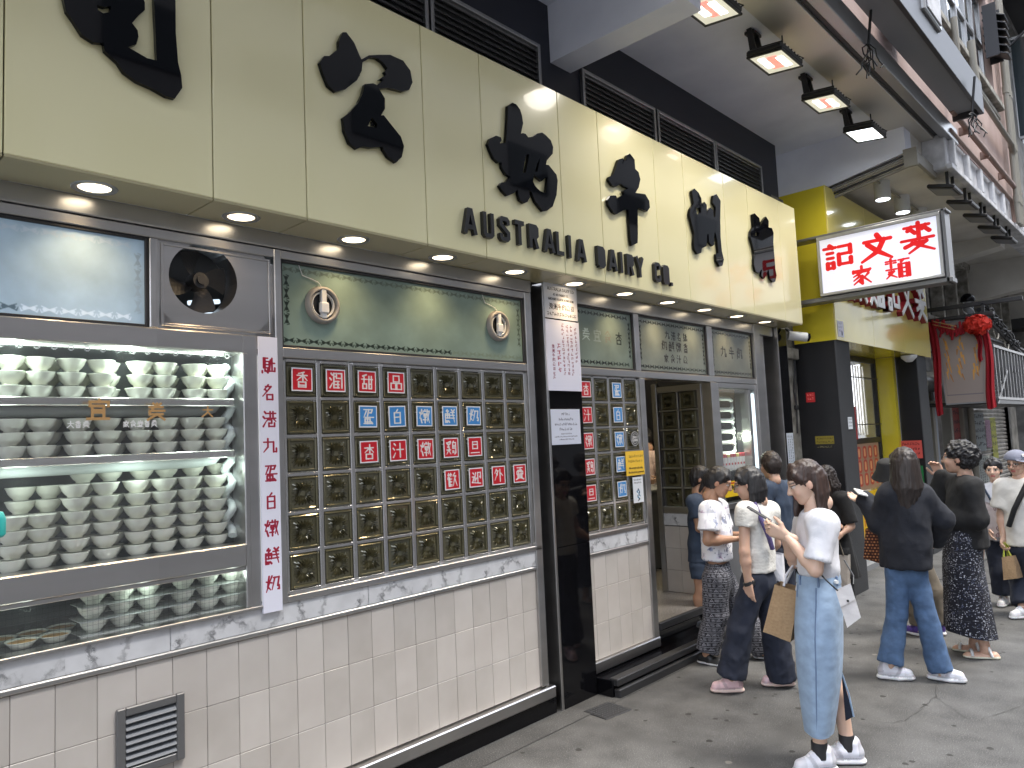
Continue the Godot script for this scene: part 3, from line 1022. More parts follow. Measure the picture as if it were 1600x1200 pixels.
	type("冷 REFRIGERATOR CO.".substr(2), 0.012, m.black_ink, np, V(1.135, 2.243, 0.0195))
	# --- display cabinet
	b = B.new()
	b.span(V(-0.6, 1.045, -0.06), V(1.72, 1.058, 0.028), 0.003)
	b.span(V(-0.6, 1.245, -0.1), V(1.635, 1.345, 0.026), 0.005)
	b.span(V(-0.6, 1.225, -0.1), V(1.635, 1.244, 0.012), 0.003)
	b.span(V(-0.6, 2.215, -0.1), V(1.635, 2.30, 0.022), 0.005)
	b.span(V(1.634, 1.058, -0.1), V(1.66, 2.215, 0.02), 0.004)
	var cab := obj("display_cabinet", b, m.steel, cafe_)
	b = B.new()
	b.span(V(-0.6, 1.05, -0.62), V(1.72, 2.26, -0.6))
	b.span(V(1.69, 1.05, -0.6), V(1.71, 2.26, -0.02))
	b.span(V(-0.6, 1.03, -0.6), V(1.69, 1.055, -0.06))
	b.span(V(-0.6, 2.22, -0.6), V(1.69, 2.26, -0.1))
	obj("cabinet_lining", b, m.cabinet_dark, cab)
	for yy in [2.0, 1.765, 1.338]:
		b = B.new()
		b.span(V(-0.4, yy - 0.02, -0.55), V(1.62, yy, -0.045), 0.004)
		b.span(V(-0.4, yy - 0.028, -0.052), V(1.62, yy + 0.006, -0.04), 0.003)
		obj("shelf", b, m.bright_steel, cab)
	for yy in [1.955, 1.72]:
		b = B.new()
		b.tube([V(-0.4, yy, -0.16), V(1.50, yy, -0.16), V(1.56, yy + 0.01, -0.14), V(1.60, yy + 0.07, -0.12)], 0.024, 10)
		obj("frosted_pipe", b, m.pipe_frost, cab)
	b = B.new()
	var pts := PackedVector3Array()
	for k in 40:
		pts.append(V(1.615 + 0.012 * sin(k * 1.1), 1.38 + k * 0.02, -0.10 + 0.03 * cos(k * 1.1)))
	b.tube(pts, 0.020, 8)
	obj("frosted_pipe", b, m.pipe_frost, cab)
	b = B.new()
	b.span(V(0.05, 1.347, -0.012), V(1.634, 2.213, -0.006))
	obj("upper_pane", b, m.glazing, cab)
	b = B.new()
	b.span(V(-0.4, 1.060, -0.012), V(1.634, 1.224, -0.006))
	obj("lower_pane", b, m.glazing, cab)
	# wire mesh printed in the lower pane
	b = B.new()
	for k in 100:
		b.span(V(-0.3 + k * 0.0193, 1.06, -0.0135), V(-0.2993 + k * 0.0193, 1.224, -0.0128))
	for k in 8:
		b.span(V(-0.3, 1.07 + k * 0.0193, -0.0135), V(1.634, 1.0707 + k * 0.0193, -0.0128))
	obj("wire_mesh", b, m.dark_metal, cab)
	# row of scalloped ornaments along the top of the pane
	b = B.new()
	for k in 16:
		var c := V(0.70 + k * 0.058, 2.198, -0.004)
		for j in 10:
			var q := c + V(cos(TAU * j / 10), sin(TAU * j / 10), 0) * 0.0095
			b.box(q, V(0.005, 0.005, 0.001))
		for j in [-1, 1]:
			b.box(c + V(0.02 * j, 0, 0), V(0.012, 0.003, 0.001))
	obj("pane_ornament", b, m.white_ink, cab)
	b = B.new()
	b.tube([V(-0.3, 2.214, -0.07), V(1.58, 2.214, -0.07)], 0.007, 8)
	obj("fluorescent_tube_lamp", b, m.tube_lamp, cab)
	for x in [0.30, 0.74, 1.16, 1.54]:
		var l := OmniLight3D.new()
		l.name = "cabinet_light_%d" % int(x * 100)
		l.light_color = Color(0.92, 1.0, 0.95)
		l.light_energy = 0.018
		l.omni_range = 6
		l.light_size = 0.05
		l.shadow_enabled = true
		l.position = V(x, 2.18, -0.05)
		add_child(l)
		var l3 := l.duplicate()
		l3.name = "cabinet_lower_light_%d" % int(x * 100)
		l3.light_energy = 0.0042
		l3.position = V(x + 0.03, 1.685, -0.022)
		add_child(l3)
		var l4 := l3.duplicate()
		l4.name = "cabinet_foot_light_%d" % int(x * 100)
		l4.light_energy = 0.0035
		l4.position = V(x + 0.05, 1.218, -0.022)
		add_child(l4)
	for c in [["宜", 1.03, 0.085, 1.955], ["美", 1.255, 0.075, 1.945], ["大", 1.475, 0.05, 1.945]]:
		var img := canvas(64, 64, Color(0, 0, 0))
		b = B.new()
		strokes_3d(b, c[0], Vector2(c[1], c[3]), c[2], c[2], 0.065, V(0, 0, -0.0055), 0.001, 0.00003)
		var gg := obj("gilt_character", b, m.gold, cab)
	for k in 8:
		b = B.new()
		strokes_3d(b, ["成", "香", "美", "家", "食", "堂", "香", "美"][k] if k else "大", Vector2(0.93 + k * 0.028 + (0.12 if k > 2 else 0.0), 1.895), 0.024, 0.028, 0.06, V(0, 0, -0.0055), 0.001, 0.00003)
		if b.v.size():
			obj("small_character", b, m.white_ink, cab)
	# --- pillar
	b = B.new()
	for d in [[0.0, 1.036], [1.038, 2.81]]:
		b.span(V(3.78, d[0], -0.3), V(4.137, d[1], 0.043), 0.003)
	var pil := obj("granite_pillar", b, m.granite, cafe_)
	b = B.new()
	b.span(V(3.755, 0.0, -0.2), V(3.779, 2.812, 0.046), 0.004)
	b.span(V(4.138, 0.0, -0.1), V(4.143, 2.812, 0.03), 0.001)
	b.span(V(3.665, 0.0, -0.2), V(3.69, 2.812, 0.0), 0.004)
	obj("steel_trim", b, m.steel, pil)
	b = B.new()
	b.span(V(7.49, 0.0, -0.3), V(7.72, 2.81, 0.05), 0.003)
	var pil2 := obj("granite_pillar", b, m.granite, cafe_)
	b = B.new()
	b.span(V(7.47, 0.0, -0.3), V(7.489, 2.812, 0.06), 0.004)
	obj("steel_trim", b, m.steel, pil2)
	# --- entrance: step, terrazzo floor, recess wall with glass blocks
	var terr := mk("terrazzo", 0.2, 0.2, 0.2, 0.4)
	tri_map(terr, noise_tex(256, 256, 0.25, Color(0.05, 0.05, 0.05), Color(0.42, 0.38, 0.35), 2, FastNoiseLite.TYPE_CELLULAR, 61), 1.5)
	b = B.new()
	b.span(V(4.985, 0.0, -3.5), V(7.0, 0.30, -0.004))
	obj("entrance_floor", b, terr, cafe_)
	b = B.new()
	b.span(V(4.985, 0.245, -0.003), V(6.16, 0.304, 0.03), 0.006)
	b.span(V(4.16, 0.075, 0.13), V(7.4, 0.125, 0.2), 0.006)
	b.span(V(4.16, 0.0, 0.165), V(7.4, 0.06, 0.215), 0.006)
	obj("step_nosing", b, m.dark_metal, cafe_)
	b = B.new()
	b.span(V(4.145, 0.0, 0.011), V(7.4, 0.115, 0.165), 0.003)
	b.span(V(4.986, 0.115, -0.003), V(7.4, 0.243, 0.02), 0.003)
	obj("step", b, m.granite, cafe_)
	var rec := B.new()
	rec.span(V(6.06, 0.3, -0.56), V(6.2, 1.02, -0.08))
	rec.span(V(6.075, 1.02, -0.56), V(6.2, 2.3, -0.08))
	var rw := obj("recess_wall", rec, m.grout, cafe_)
	for r in 3:
		for k in 3:
			b = B.new()
			b.span(V(6.05, 0.303 + r * 0.20, -0.545 + k * 0.158), V(6.062, 0.501 + r * 0.20, -0.389 + k * 0.158), 0.002)
			obj("tile", b, m["tile_%d" % (rng.randi() % 4)], rw)
	b = B.new()
	b.span(V(6.048, 0.91, -0.55), V(6.066, 1.02, -0.07), 0.003)
	obj("marble_band", b, m.marble, rw)
	b = B.new()
	b.span(V(6.04, 0.3, -0.60), V(6.11, 2.23, -0.545), 0.004)
	b.span(V(6.045, 1.022, -0.544), V(6.074, 1.075, -0.08), 0.003)
	b.span(V(6.045, 2.15, -0.544), V(6.074, 2.2, -0.08), 0.003)
	b.span(V(6.045, 1.075, -0.12), V(6.074, 2.15, -0.08), 0.003)
	obj("steel_framing", b, m.steel, rw)
	for r in 6:
		for c in 2:
			var o := obj("glass_block", gm, m.block_glass, rw, V(6.058, 1.165 + r * 0.179, -0.43 + c * 0.2))
			o.rotation = V(0, -PI / 2, 0)
			o.scale = V(1, 0.95, 1)
	for k in 7:
		b = B.new()
		b.span(V(6.046, 1.07 + k * 0.179, -0.545), V(6.07, 1.084 + k * 0.179, -0.12), 0.002)
		obj("lattice_bar", b, m.steel, rw)
	b = B.new()
	b.span(V(6.046, 1.075, -0.338), V(6.072, 2.15, -0.322), 0.002)
	obj("lattice_bar", b, m.steel, rw)
	# --- room inside
	b = B.new()
	b.span(V(3.66, 0.3, -6.2), V(9.0, 3.0, -6.0))
	b.span(V(8.9, 0.3, -6.0), V(9.1, 3.0, -0.6))
	b.span(V(3.66, 0.3, -6.0), V(3.8, 3.0, -0.2))
	b.span(V(3.66, 2.84, -6.2), V(9.1, 3.0, -0.11))
	obj("inner_wall", b, m.inner_wall, cafe_)
	b = B.new()
	b.span(V(5.2, 0.3, -1.7), V(8.8, 1.12, -1.25), 0.01)
	b.span(V(5.1, 1.12, -1.75), V(8.85, 1.16, -1.2), 0.006)
	obj("counter", b, m.grey_paint, cafe_)
	b = B.new()
	b.span(V(5.4, 2.76, -1.4), V(8.6, 2.80, -1.3), 0.005)
	obj("ceiling_tube_lamp", b, m.tube_lamp, cafe_)
	var il := OmniLight3D.new()
	il.name = "room_light"
	il.position = V(7.2, 2.60, -1.3)
	il.light_color = Color(1.0, 0.93, 0.78)
	il.light_energy = 0.24
	il.omni_range = 12
	il.light_size = 0.2
	il.shadow_enabled = true
	add_child(il)
	# --- far display cabinet beside the door
	b = B.new()
	frame(b, 6.16, 1.05, 6.985, 2.205, 0.05, -0.08, 0.015, 0.004)
	b.span(V(6.81, 1.1, -0.08), V(6.86, 2.155, 0.012), 0.004)
	var fc := obj("display_cabinet", b, m.steel, cafe_)
	b = B.new()
	b.span(V(6.16, 1.0, -0.5), V(7.0, 2.25, -0.48))
	b.span(V(6.16, 0.25, -0.1), V(7.0, 1.05, -0.02))
	b.span(V(6.16, 1.0, -0.5), V(6.165, 2.25, -0.08))
	obj("cabinet_lining", b, m.grey_paint, fc)
	for k in 6:
		b = B.new()
		var y := 2.07 - k * 0.105
		b.tube([V(6.22, y, -0.15), V(6.72, y, -0.15), V(6.77, y - 0.02, -0.15), V(6.77, y - 0.085, -0.15), V(6.72, y - 0.105, -0.15)], 0.02, 8)
		obj("frosted_pipe", b, m.pipe_frost, fc)
	for k in 2:
		b = B.new()
		b.span(V(6.21, 1.38 - k * 0.16, -0.3), V(6.80, 1.39 - k * 0.16, -0.05), 0.003)
		obj("shelf", b, m.bright_steel, fc)
	b = B.new()
	b.span(V(6.21, 1.1, -0.012), V(6.81, 2.155, -0.006))
	obj("pane", b, m.glazing, fc)
	b = B.new()
	b.span(V(6.868, 1.12, -0.04), V(6.91, 2.12, -0.02), 0.006)
	obj("fluorescent_tube_lamp", b, m.cool_tube_lamp, fc)
	var fl := OmniLight3D.new()
	fl.name = "far_cabinet_light"
	fl.position = V(6.78, 1.7, -0.06)
	fl.light_color = Color(0.95, 1.0, 0.9)
	fl.light_energy = 0.035
	fl.light_size = 0.05
	fl.omni_range = 4
	fl.shadow_enabled = true
	add_child(fl)
	for k in 9:
		b = B.new()
		b.span(V(0, 0, 0), V(0.052, 0.15, 0.05), 0.004)
		var c := thing("milk_carton", "small white drink carton, %s from the left on the far cabinet's shelf" % ["first", "second", "third", "fourth", "fifth", "sixth", "seventh", "eighth", "ninth"][k], "carton", V(6.24 + k * 0.06, 1.39, -0.10), "drink cartons in the far display cabinet")
		obj("carton_body", b, m.enamel_white, c)
		b = B.new()
		b.span(V(-0.001, 0.12, -0.001), V(0.053, 0.156, 0.051), 0.003)
		obj("carton_top", b, m.red_paint if k % 3 else m.yellow_front, c)
		b = B.new()
		b.span(V(0.012, 0.05, 0.05), V(0.04, 0.07, 0.0515))
		obj("red_mark", b, m.red_paint, c)
	# --- ventilation grille low in the tiles
	b = B.new()
	frame(b, 1.087, 0.50, 1.352, 0.768, 0.034, 0.003, 0.022, 0.004)
	var gr := obj("ventilation_grille", b, m.grille_grey, cafe_)
	b = B.new()
	b.span(V(1.11, 0.52, 0.0035), V(1.34, 0.75, 0.0045))
	obj("grille_back", b, m.black_paint, gr)
	b = B.new()
	b.box(V(0, 0, 0), V(0.197, 0.030, 0.003), 0.001, Basis(Vector3.RIGHT, -0.75))
	var sl := b.mesh()
	for k in 7:
		obj("slat", sl, m.slat_grey, gr, V(1.2195, 0.552 + k * 0.0275, 0.013))
	# --- downlights in the soffit
	b = B.new()
	b.lathe(PackedVector2Array([Vector2(0.058, 0.001), Vector2(0.061, -0.004), Vector2(0.078, -0.006), Vector2(0.082, -0.003), Vector2(0.083, 0.001)]), 28)
	var ringm := b.mesh()
	b = B.new()
	b.lathe(PackedVector2Array([Vector2(0.0005, -0.003), Vector2(0.03, -0.0028), Vector2(0.0585, 0.0)]), 28)
	var disc := b.mesh()
	for k in 14:
		var x := -0.84 + k * 0.604
		var where: String = ["", "", "", "nearest the camera", "above the exhaust fan's right edge", "above the left porthole fan of the frosted transom", "above the middle of the long frosted transom", "above the right porthole fan of the transom", "in front of the white plate atop the black pillar", "just beyond the black pillar, over the short transom", "above the middle of the doorway transom", "over the far door post", "above the last frosted transom", "over the steel end frame, farthest along the shopfront"][k]
		if k < 3:
			continue
		var d := thing("downlight", "round downlight in the cream soffit " + where, "ceiling light", V(x, 2.814, 0.14), "downlights in the soffit")
		obj("trim_ring", ringm, m.aluminium, d)
		obj("downlight_lamp", disc, m.downlight_lamp, d)
		var l := SpotLight3D.new()
		l.name = "downlight_beam_%d" % k
		l.light_color = Color(1.0, 0.86, 0.66)
		l.light_energy = 0.085
		l.spot_range = 6
		l.spot_angle = 62
		l.light_size = 0.05
		l.shadow_enabled = true
		l.position = V(x, 2.805, 0.14)
		l.rotation_degrees = V(-90, 0, 0)
		add_child(l)

func strokes_3d(b: B, ch: String, at: Vector2, w: float, h: float, weight: float, off: Vector3, depth: float, stagger: float, ux := Vector3.RIGHT) -> void:
	# a character built of solid strokes, centred on `at`
	var s: String = GLYPH.get(ch, "")
	var uz := ux.cross(Vector3.UP)
	var i := 0
	for st in s.split(" ", false):
		var pts := PackedVector2Array()
		for k in range(0, st.length() - 1, 2):
			pts.append(at + Vector2((st[k].to_int() - 4.5) / 10.0 * w, (4.5 - st[k + 1].to_int()) / 10.0 * h))
		for out in Geometry2D.offset_polyline(pts, weight * h, Geometry2D.JOIN_MITER, Geometry2D.END_SQUARE):
			b.prism(out, off, ux, Vector3.UP, depth + stagger * i)
		i += 1

const BIG := [
	["司", 1.015, 3.523, "-232,90 216,331 208,180 208,-48 216,-172 228,-222 232,-275 202,-329 168,-331 110,-315 55,-307 8,-285 -15,-254 -60,-224 -64,-196 -97,-205 -137,-191 -169,-146 -190,-121 -201,-68 -197,7 -6,93 57,103 72,66 88,29 88,-2 64,-34 40,-75 60,-97 63,-122 55,-156 24,-179 95,-198 132,-195 128,-79 123,52 118,184 -232,24 / -86,-53 -60,-51 -37,-37 -41,-64 -64,-78 -82,-73"],
	["公", 2.183, 3.504, "-149,287 -128,295 -83,258 -55,207 -43,186 4,225 71,252 140,277 224,276 272,238 284,177 260,128 217,105 119,93 61,68 96,29 94,-28 68,-70 86,-64 138,-105 192,-147 211,-193 194,-255 155,-295 104,-278 76,-246 72,-234 -1,-258 -52,-264 -85,-286 -128,-268 -156,-212 -161,-149 -122,-111 -70,-46 -43,7 -26,64 25,85 51,84 93,128 66,121 111,161 99,172 120,197 90,220 57,229 16,219 -37,172 -43,128 -73,68 -144,-2 -199,-33 -240,-15 -268,39 -284,86 -260,125 -230,136 -174,196 -173,234 / 11,-98 43,-122 36,-144 -16,-150"],
	["奶", 3.340, 3.501, "-127,283 -86,315 -51,316 -18,293 -3,260 5,213 -20,139 -2,147 25,149 46,133 88,148 136,183 184,203 212,198 267,175 288,136 280,89 218,29 206,-2 235,2 271,-21 308,-44 317,-80 298,-180 253,-265 193,-305 155,-316 85,-269 53,-215 27,-208 37,-249 13,-284 -19,-301 -58,-290 -72,-254 -72,-224 -107,-256 -168,-286 -208,-266 -235,-238 -213,-215 -183,-208 -134,-161 -176,-153 -207,-120 -206,-90 -234,-99 -270,-83 -299,-44 -317,-8 -295,32 -244,63 -203,64 -196,48 -214,25 -163,39 -151,96 -137,190 / 25,20 48,23 8,-103 -19,-107 2,-38 / 153,31 135,-23 118,-68 95,-76 122,-14 / 87,-95 115,-108 160,-120 200,-85 219,-81 192,-193 137,-190 92,-169 72,-143"],
	["牛", 4.480, 3.476, "-111,266 -58,289 -25,277 6,331 42,350 100,319 101,249 144,233 162,182 132,113 82,62 218,82 268,41 272,-10 231,-49 159,-48 103,-45 85,-249 75,-315 -3,-350 -16,-306 -19,-84 -88,-103 -175,-150 -215,-143 -267,-101 -272,-64 -237,-27 -170,-13 -156,-29 -59,21 -74,42 -3,78 -62,80 -103,90 -164,52 -205,52 -250,85 -240,107 -189,134 -150,197"],
	["洲", 5.629, 3.487, "-216,255 -169,285 -105,263 -65,226 -60,181 -11,205 21,186 20,128 8,91 38,144 89,177 134,163 133,104 162,110 186,197 131,233 152,296 215,321 281,276 250,92 235,-53 241,-181 268,-247 236,-305 185,-321 132,-279 128,-222 178,-202 169,-99 153,-44 132,-24 110,-98 116,-137 78,-161 23,-135 21,-67 -2,-71 -28,-178 -111,-209 -127,-251 -185,-271 -235,-235 -240,-191 -219,-110 -260,-6 -281,46 -258,95 -196,152 / -168,119 -87,141 -81,102 -152,71"],
	["澳", 6.717, 3.484, "-174,285 -135,302 -40,273 -23,199 31,261 114,319 168,287 157,219 233,226 263,185 240,88 240,-4 244,-70 241,-176 261,-239 219,-303 171,-319 102,-286 89,-223 72,-200 31,-270 -34,-310 -87,-286 -63,-225 -94,-236 -128,-270 -197,-263 -229,-205 -199,-99 -227,-16 -263,53 -249,106 -170,172 -176,221 / -149,124 -63,127 -85,85 -155,85"],
]

func loop_of(s: String) -> PackedVector2Array:
	var out := PackedVector2Array()
	for w in s.split(" ", false):
		var a := w.split(",")
		out.append(Vector2(a[0].to_int(), a[1].to_int()) / 1000.0)
	return out

# block capitals as bent strokes: x 0..2, y 0..4
const CAPS := {"A": ["0013243440", "0.13"], "U": ["0401103444"], "S": ["4"], "T": ["0"]}

func capital(ch: String) -> Array:
	# polylines in a box 0.62 wide and 1 high
	var p := func(a): 
		var o := PackedVector2Array()
		for k in range(0, a.size(), 2): o.append(Vector2(a[k], a[k + 1]))
		return o
	match ch:
		"A": return [p.call([0.0, 0, 0.2, 0.91, 0.30, 0.91, 0.5, 0]), p.call([0.1, 0.27, 0.4, 0.27])]
		"U": return [p.call([0.06, 1, 0.06, 0.16, 0.13, 0.09, 0.37, 0.09, 0.44, 0.16, 0.44, 1])]
		"S": return [p.call([0.44, 0.70, 0.44, 0.84, 0.37, 0.91, 0.13, 0.91, 0.06, 0.84, 0.06, 0.66, 0.44, 0.36, 0.44, 0.16, 0.37, 0.09, 0.13, 0.09, 0.06, 0.16, 0.06, 0.30])]
		"T": return [p.call([0.0, 0.91, 0.5, 0.91]), p.call([0.25, 0.82, 0.25, 0])]
		"R": return [p.call([0.06, 0, 0.06, 0.91, 0.37, 0.91, 0.44, 0.84, 0.44, 0.56, 0.37, 0.49, 0.13, 0.49]), p.call([0.30, 0.44, 0.44, 0.0])]
		"L": return [p.call([0.08, 1, 0.08, 0.09, 0.46, 0.09])]
		"I": return [p.call([0.25, 0, 0.25, 1])]
		"D": return [p.call([0.06, 0.09, 0.06, 0.91, 0.35, 0.91, 0.44, 0.82, 0.44, 0.18, 0.35, 0.09, 0.06, 0.09])]
		"Y": return [p.call([0.0, 1, 0.25, 0.45, 0.5, 1]), p.call([0.25, 0.45, 0.25, 0])]
		"C": return [p.call([0.44, 0.66, 0.44, 0.84, 0.37, 0.91, 0.13, 0.91, 0.06, 0.84, 0.06, 0.16, 0.13, 0.09, 0.37, 0.09, 0.44, 0.16, 0.44, 0.36])]
		"O": return [p.call([0.25, 0.91, 0.13, 0.91, 0.06, 0.84, 0.06, 0.16, 0.13, 0.09, 0.37, 0.09, 0.44, 0.16, 0.44, 0.84, 0.37, 0.91, 0.25, 0.91])]
		".": return [p.call([0.16, 0.08, 0.32, 0.08])]
	return []

func cafe_signs() -> void:
	# --- carved black characters and capitals, each standing off the fascia
	var names := ["at the fascia's left end, cut by the top edge", "of two broad strokes over a folded one, second from the left", "of tangled strokes, third from the left", "shaped like a cross with a horned head, fourth from the left", "of three close uprights, fifth from the left", "mirroring the lit sign, farthest right on the fascia"]
	for i in BIG.size():
		var d: Array = BIG[i]
		var loops: PackedStringArray = d[3].split(" / ")
		var holes := []
		for k in range(1, loops.size()):
			holes.append(loop_of(loops[k]))
		var t := thing("sign_character", "glossy black brush character " + names[i], "sign character", V(d[1], d[2], 0.279), "black brush characters on the cream fascia")
		var b := B.new()
		b.prism(loop_of(loops[0]), V(0, 0, 0.006), Vector3.RIGHT, Vector3.UP, 0.022, holes)
		obj("black_face", b, m.gloss_black, t)
		b = B.new()
		for s in [V(-0.05, 0.12, 0), V(0.03, -0.12, 0), V(0.0, 0.0, 0)]:
			b.box(s + V(0, 0, 0.002), V(0.02, 0.02, 0.009))
		obj("stand_off", b, m.dark_metal, t)
	var word := [["A", 2.856, 3.006], ["U", 3.003, 3.008], ["S", 3.138, 3.010], ["T", 3.269, 3.012], ["R", 3.399, 3.012], ["A", 3.545, 3.010], ["L", 3.655, 3.008], ["I", 3.752, 3.005], ["A", 3.875, 3.0], ["D", 4.098, 2.988], ["A", 4.232, 2.988], ["I", 4.336, 2.987], ["R", 4.447, 2.987], ["Y", 4.572, 2.987], ["C", 4.812, 2.982], ["O", 4.932, 2.978], [".", 5.01, 2.978]]
	var seen_l := {}
	for w in word:
		var b := B.new()
		var hh := 0.150
		for line in capital(w[0]):
			var pl := PackedVector2Array()
			for q in line:
				pl.append(Vector2((q.x - 0.25) * hh * 1.08, (q.y - 0.5) * hh))
			for out in Geometry2D.offset_polyline(pl, 0.0132, Geometry2D.JOIN_MITER, Geometry2D.END_BUTT):
				if not Geometry2D.is_polygon_clockwise(out):
					b.prism(out, V(0, 0, 0), Vector3.RIGHT, Vector3.UP, 0.026 + 0.0004 * b.v.size() / 100.0)
		var word_: String = "AUSTRALIA" if w[1] < 4.0 else ("DAIRY" if w[1] < 4.7 else "CO")
		var nth: int = seen_l.get(w[0] + word_, 0)
		seen_l[w[0] + word_] = nth + 1
		var which: String = ["first", "second", "third"][mini(nth, 2)]
		var o := obj("sign_letter", b, m.letter_edge, self, V(w[1], w[2] - 0.004, 0.280))
		tag(o, "black raised capital %s, the %s %s in the word %s on the fascia" % [w[0], which, w[0], word_] if w[0] != "." else "small square black full stop ending the shop's English name", "sign letter", "black capitals of the English name")
	# --- paper squares on the glass blocks
	var white := Color(0.90, 0.90, 0.92)
	var red := Color(0.76, 0.09, 0.15)
	var blue := Color(0.25, 0.53, 0.79)
	var sheets := {}
	var order := {"r": "香潤甜品杏汁燉鷄旦歡迎外賣", "b": "蛋白燉鮮奶"}
	for key in order:
		var n: int = order[key].length()
		var img := canvas(96 * n, 96, red if key == "r" else blue)
		for k in n:
			frame_line(img, Rect2i(96 * k, 0, 96, 96), 5, white)
			glyph(img, order[key][k], 96 * k + 15, 14, 66, 68, Color(0.88, 0.87, 0.86), 0.05)
		sheets[key] = printed("sticker_" + key, img, 0.35)
	var rows := [
		[0, 0, 0, "r", "香潤甜品", false], [0, 1, 2, "b", "蛋白燉鮮奶", false], [0, 2, 2, "r", "杏汁燉鷄旦", false], [0, 3, 5, "r", "歡迎外賣", false],
		[1, 0, 0, "r", "杏汁燉鷄旦", true], [1, 0, 2, "b", "蛋白燉鮮奶", true],
	]
	for d in rows:
		for k in d[4].length():
			var r: int = d[1] + (k if d[5] else 0)
			var c: int = d[2] + (0 if d[5] else k)
			var x: float = 1.852 + (c + 0.5) * 0.1937 if d[0] == 0 else 4.143 + (c + 0.5) * 0.1915
			var y := 2.195 - (r + 0.5) * 0.1855
			var ch: String = d[4][k]
			var n: int = order[d[3]].length()
			var at: int = order[d[3]].find(ch)
			var b := B.new()
			var h := 0.0575
			b.face(V(-h, h, 0), V(h, h, 0), V(h, -h, 0), V(-h, -h, 0), Rect2(float(at) / n, 0, 1.0 / n, 1))
			b.span(V(-h, -h, -0.003), V(h, h, -0.0004))
			var o := obj("paper_square", b, sheets[d[3]], self, V(x, y, 0.0025))
			o.rotation = V(0, 0, rng.randf_range(-0.02, 0.02))
			var shade := "red" if d[3] == "r" else "blue"
			tag(o, "%s lettered square, %s" % [shade, (["first", "second", "third", "fourth", "fifth"][k] + " in the " + ["top", "second", "third", "fourth"][d[1]] + " row of the wide glass blocks") if not d[5] else (["topmost", "second", "third", "fourth", "lowest"][k] + " in the " + shade + " column of the narrow glass block wall")], "sign", "lettered paper squares on the glass blocks")
	# --- upright white couplet
	var img := canvas(96, 1240, Color(0.90, 0.90, 0.95))
	var txt := "馳名港九蛋白燉鮮奶"
	for k in 9:
		glyph(img, txt[k], 12, 95 + k * 123, 72, 74, Color(0.60, 0.02, 0.17), 0.055)
	var b := B.new()
	b.face(V(1.708, 2.296, 0), V(1.803, 2.296, 0), V(1.803, 1.02, 0), V(1.708, 1.02, 0))
	b.span(V(1.708, 1.02, -0.012), V(1.803, 2.296, -0.0006))
	tag(obj("couplet_sign", b, printed("couplet", img, 0.3), self, V(0, 0, 0.03)), "tall narrow white board with nine crimson characters down it", "sign")
	# --- notices on the black pillar
	b = B.new()
	b.span(V(3.762, 2.575, 0.0), V(4.118, 2.822, 0.008), 0.001)
	var plate := thing("address_plate", "white address plate in black English and Chinese at the pillar's top", "sign", V(0, 0, 0.047))
	img = canvas(320, 220, Color(0.84, 0.85, 0.88))
	var line := "澳洲牛奶公司"
	for k in 6:
		glyph(img, line[k], 42 + k * 41, 128, 38, 38, Color(0.08, 0.08, 0.1), 0.055)
	fine_print(img, Rect2(18, 182, 290, 24), 24, Color(0.12, 0.12, 0.14), false, 8)
	b.face(V(3.762, 2.822, 0.0086), V(4.118, 2.822, 0.0086), V(4.118, 2.575, 0.0086), V(3.762, 2.575, 0.0086))
	obj("board", b, printed("address", img, 0.3), plate)
	type("AUSTRALIA DAIRY CO", 0.030, m.black_ink, plate, V(3.94, 2.778, 0.009))
	type("47-49 PARKES ST.", 0.022, m.black_ink, plate, V(3.94, 2.740, 0.009))
	type("GROUND FLOOR KOWLOON", 0.022, m.black_ink, plate, V(3.94, 2.708, 0.009))
	img = canvas(330, 480, Color(0.86, 0.87, 0.93))
	var ink := Color(0.45, 0.18, 0.28)
	for d in [[280, 40, 8], [235, 22, 12], [196, 22, 12], [152, 22, 12]]:
		fine_print(img, Rect2(d[0], d[1], 30, d[2] * 30), 26, ink, true, d[0])
	fine_print(img, Rect2(100, 160, 40, 200), 38, Color(0.55, 0.05, 0.22), true, 91)
	var sig := "澳洲牛奶公司"
	for k in 6:
		glyph(img, sig[k], 50, 170 + k * 30, 26, 26, ink, 0.06)
	fine_print(img, Rect2(50, 352, 30, 60), 26, ink, true, 17)
	b = B.new()
	b.face(V(3.762, 2.566, 0.008), V(4.125, 2.566, 0.008), V(4.125, 2.08, 0.008), V(3.762, 2.08, 0.008))
	b.span(V(3.762, 2.08, 0.0), V(4.125, 2.566, 0.0074))
	tag(obj("closing_notice", b, printed("closing", img, 0.3), self, V(0, 0, 0.047)), "white board with columns of small dark red characters below the address plate", "notice")
	img = canvas(300, 210, Color(0.82, 0.84, 0.90))
	for d in [[105, 14, 90, 20], [70, 48, 160, 22], [24, 80, 255, 22], [75, 112, 150, 20]]:
		fine_print(img, Rect2(d[0], d[1], d[2], d[3]), 18, Color(0.3, 0.3, 0.36), false, d[0])
	fine_print(img, Rect2(90, 146, 120, 10), 9, Color(0.2, 0.2, 0.25), false, 4)
	fine_print(img, Rect2(20, 164, 255, 10), 9, Color(0.2, 0.2, 0.25), false, 5)
	fine_print(img, Rect2(70, 182, 160, 10), 9, Color(0.2, 0.2, 0.25), false, 6)
	b = B.new()
	b.face(V(3.79, 1.945, 0.004), V(4.085, 1.945, 0.004), V(4.085, 1.725, 0.004), V(3.79, 1.725, 0.004))
	b.span(V(3.78, 1.715, 0.0), V(4.095, 1.955, 0.0034), 0.001)
	tag(obj("hours_notice", b, printed("hours", img, 0.15), self, V(0, 0, 0.0435)), "white laminated paper of grey print halfway down the black pillar", "notice")
	# --- notices on the narrow glass block wall
	img = canvas(256, 190, Color(0.93, 0.76, 0.24))
	fine_print(img, Rect2(36, 30, 190, 26), 24, Color(0.35, 0.25, 0.05), false, 3)
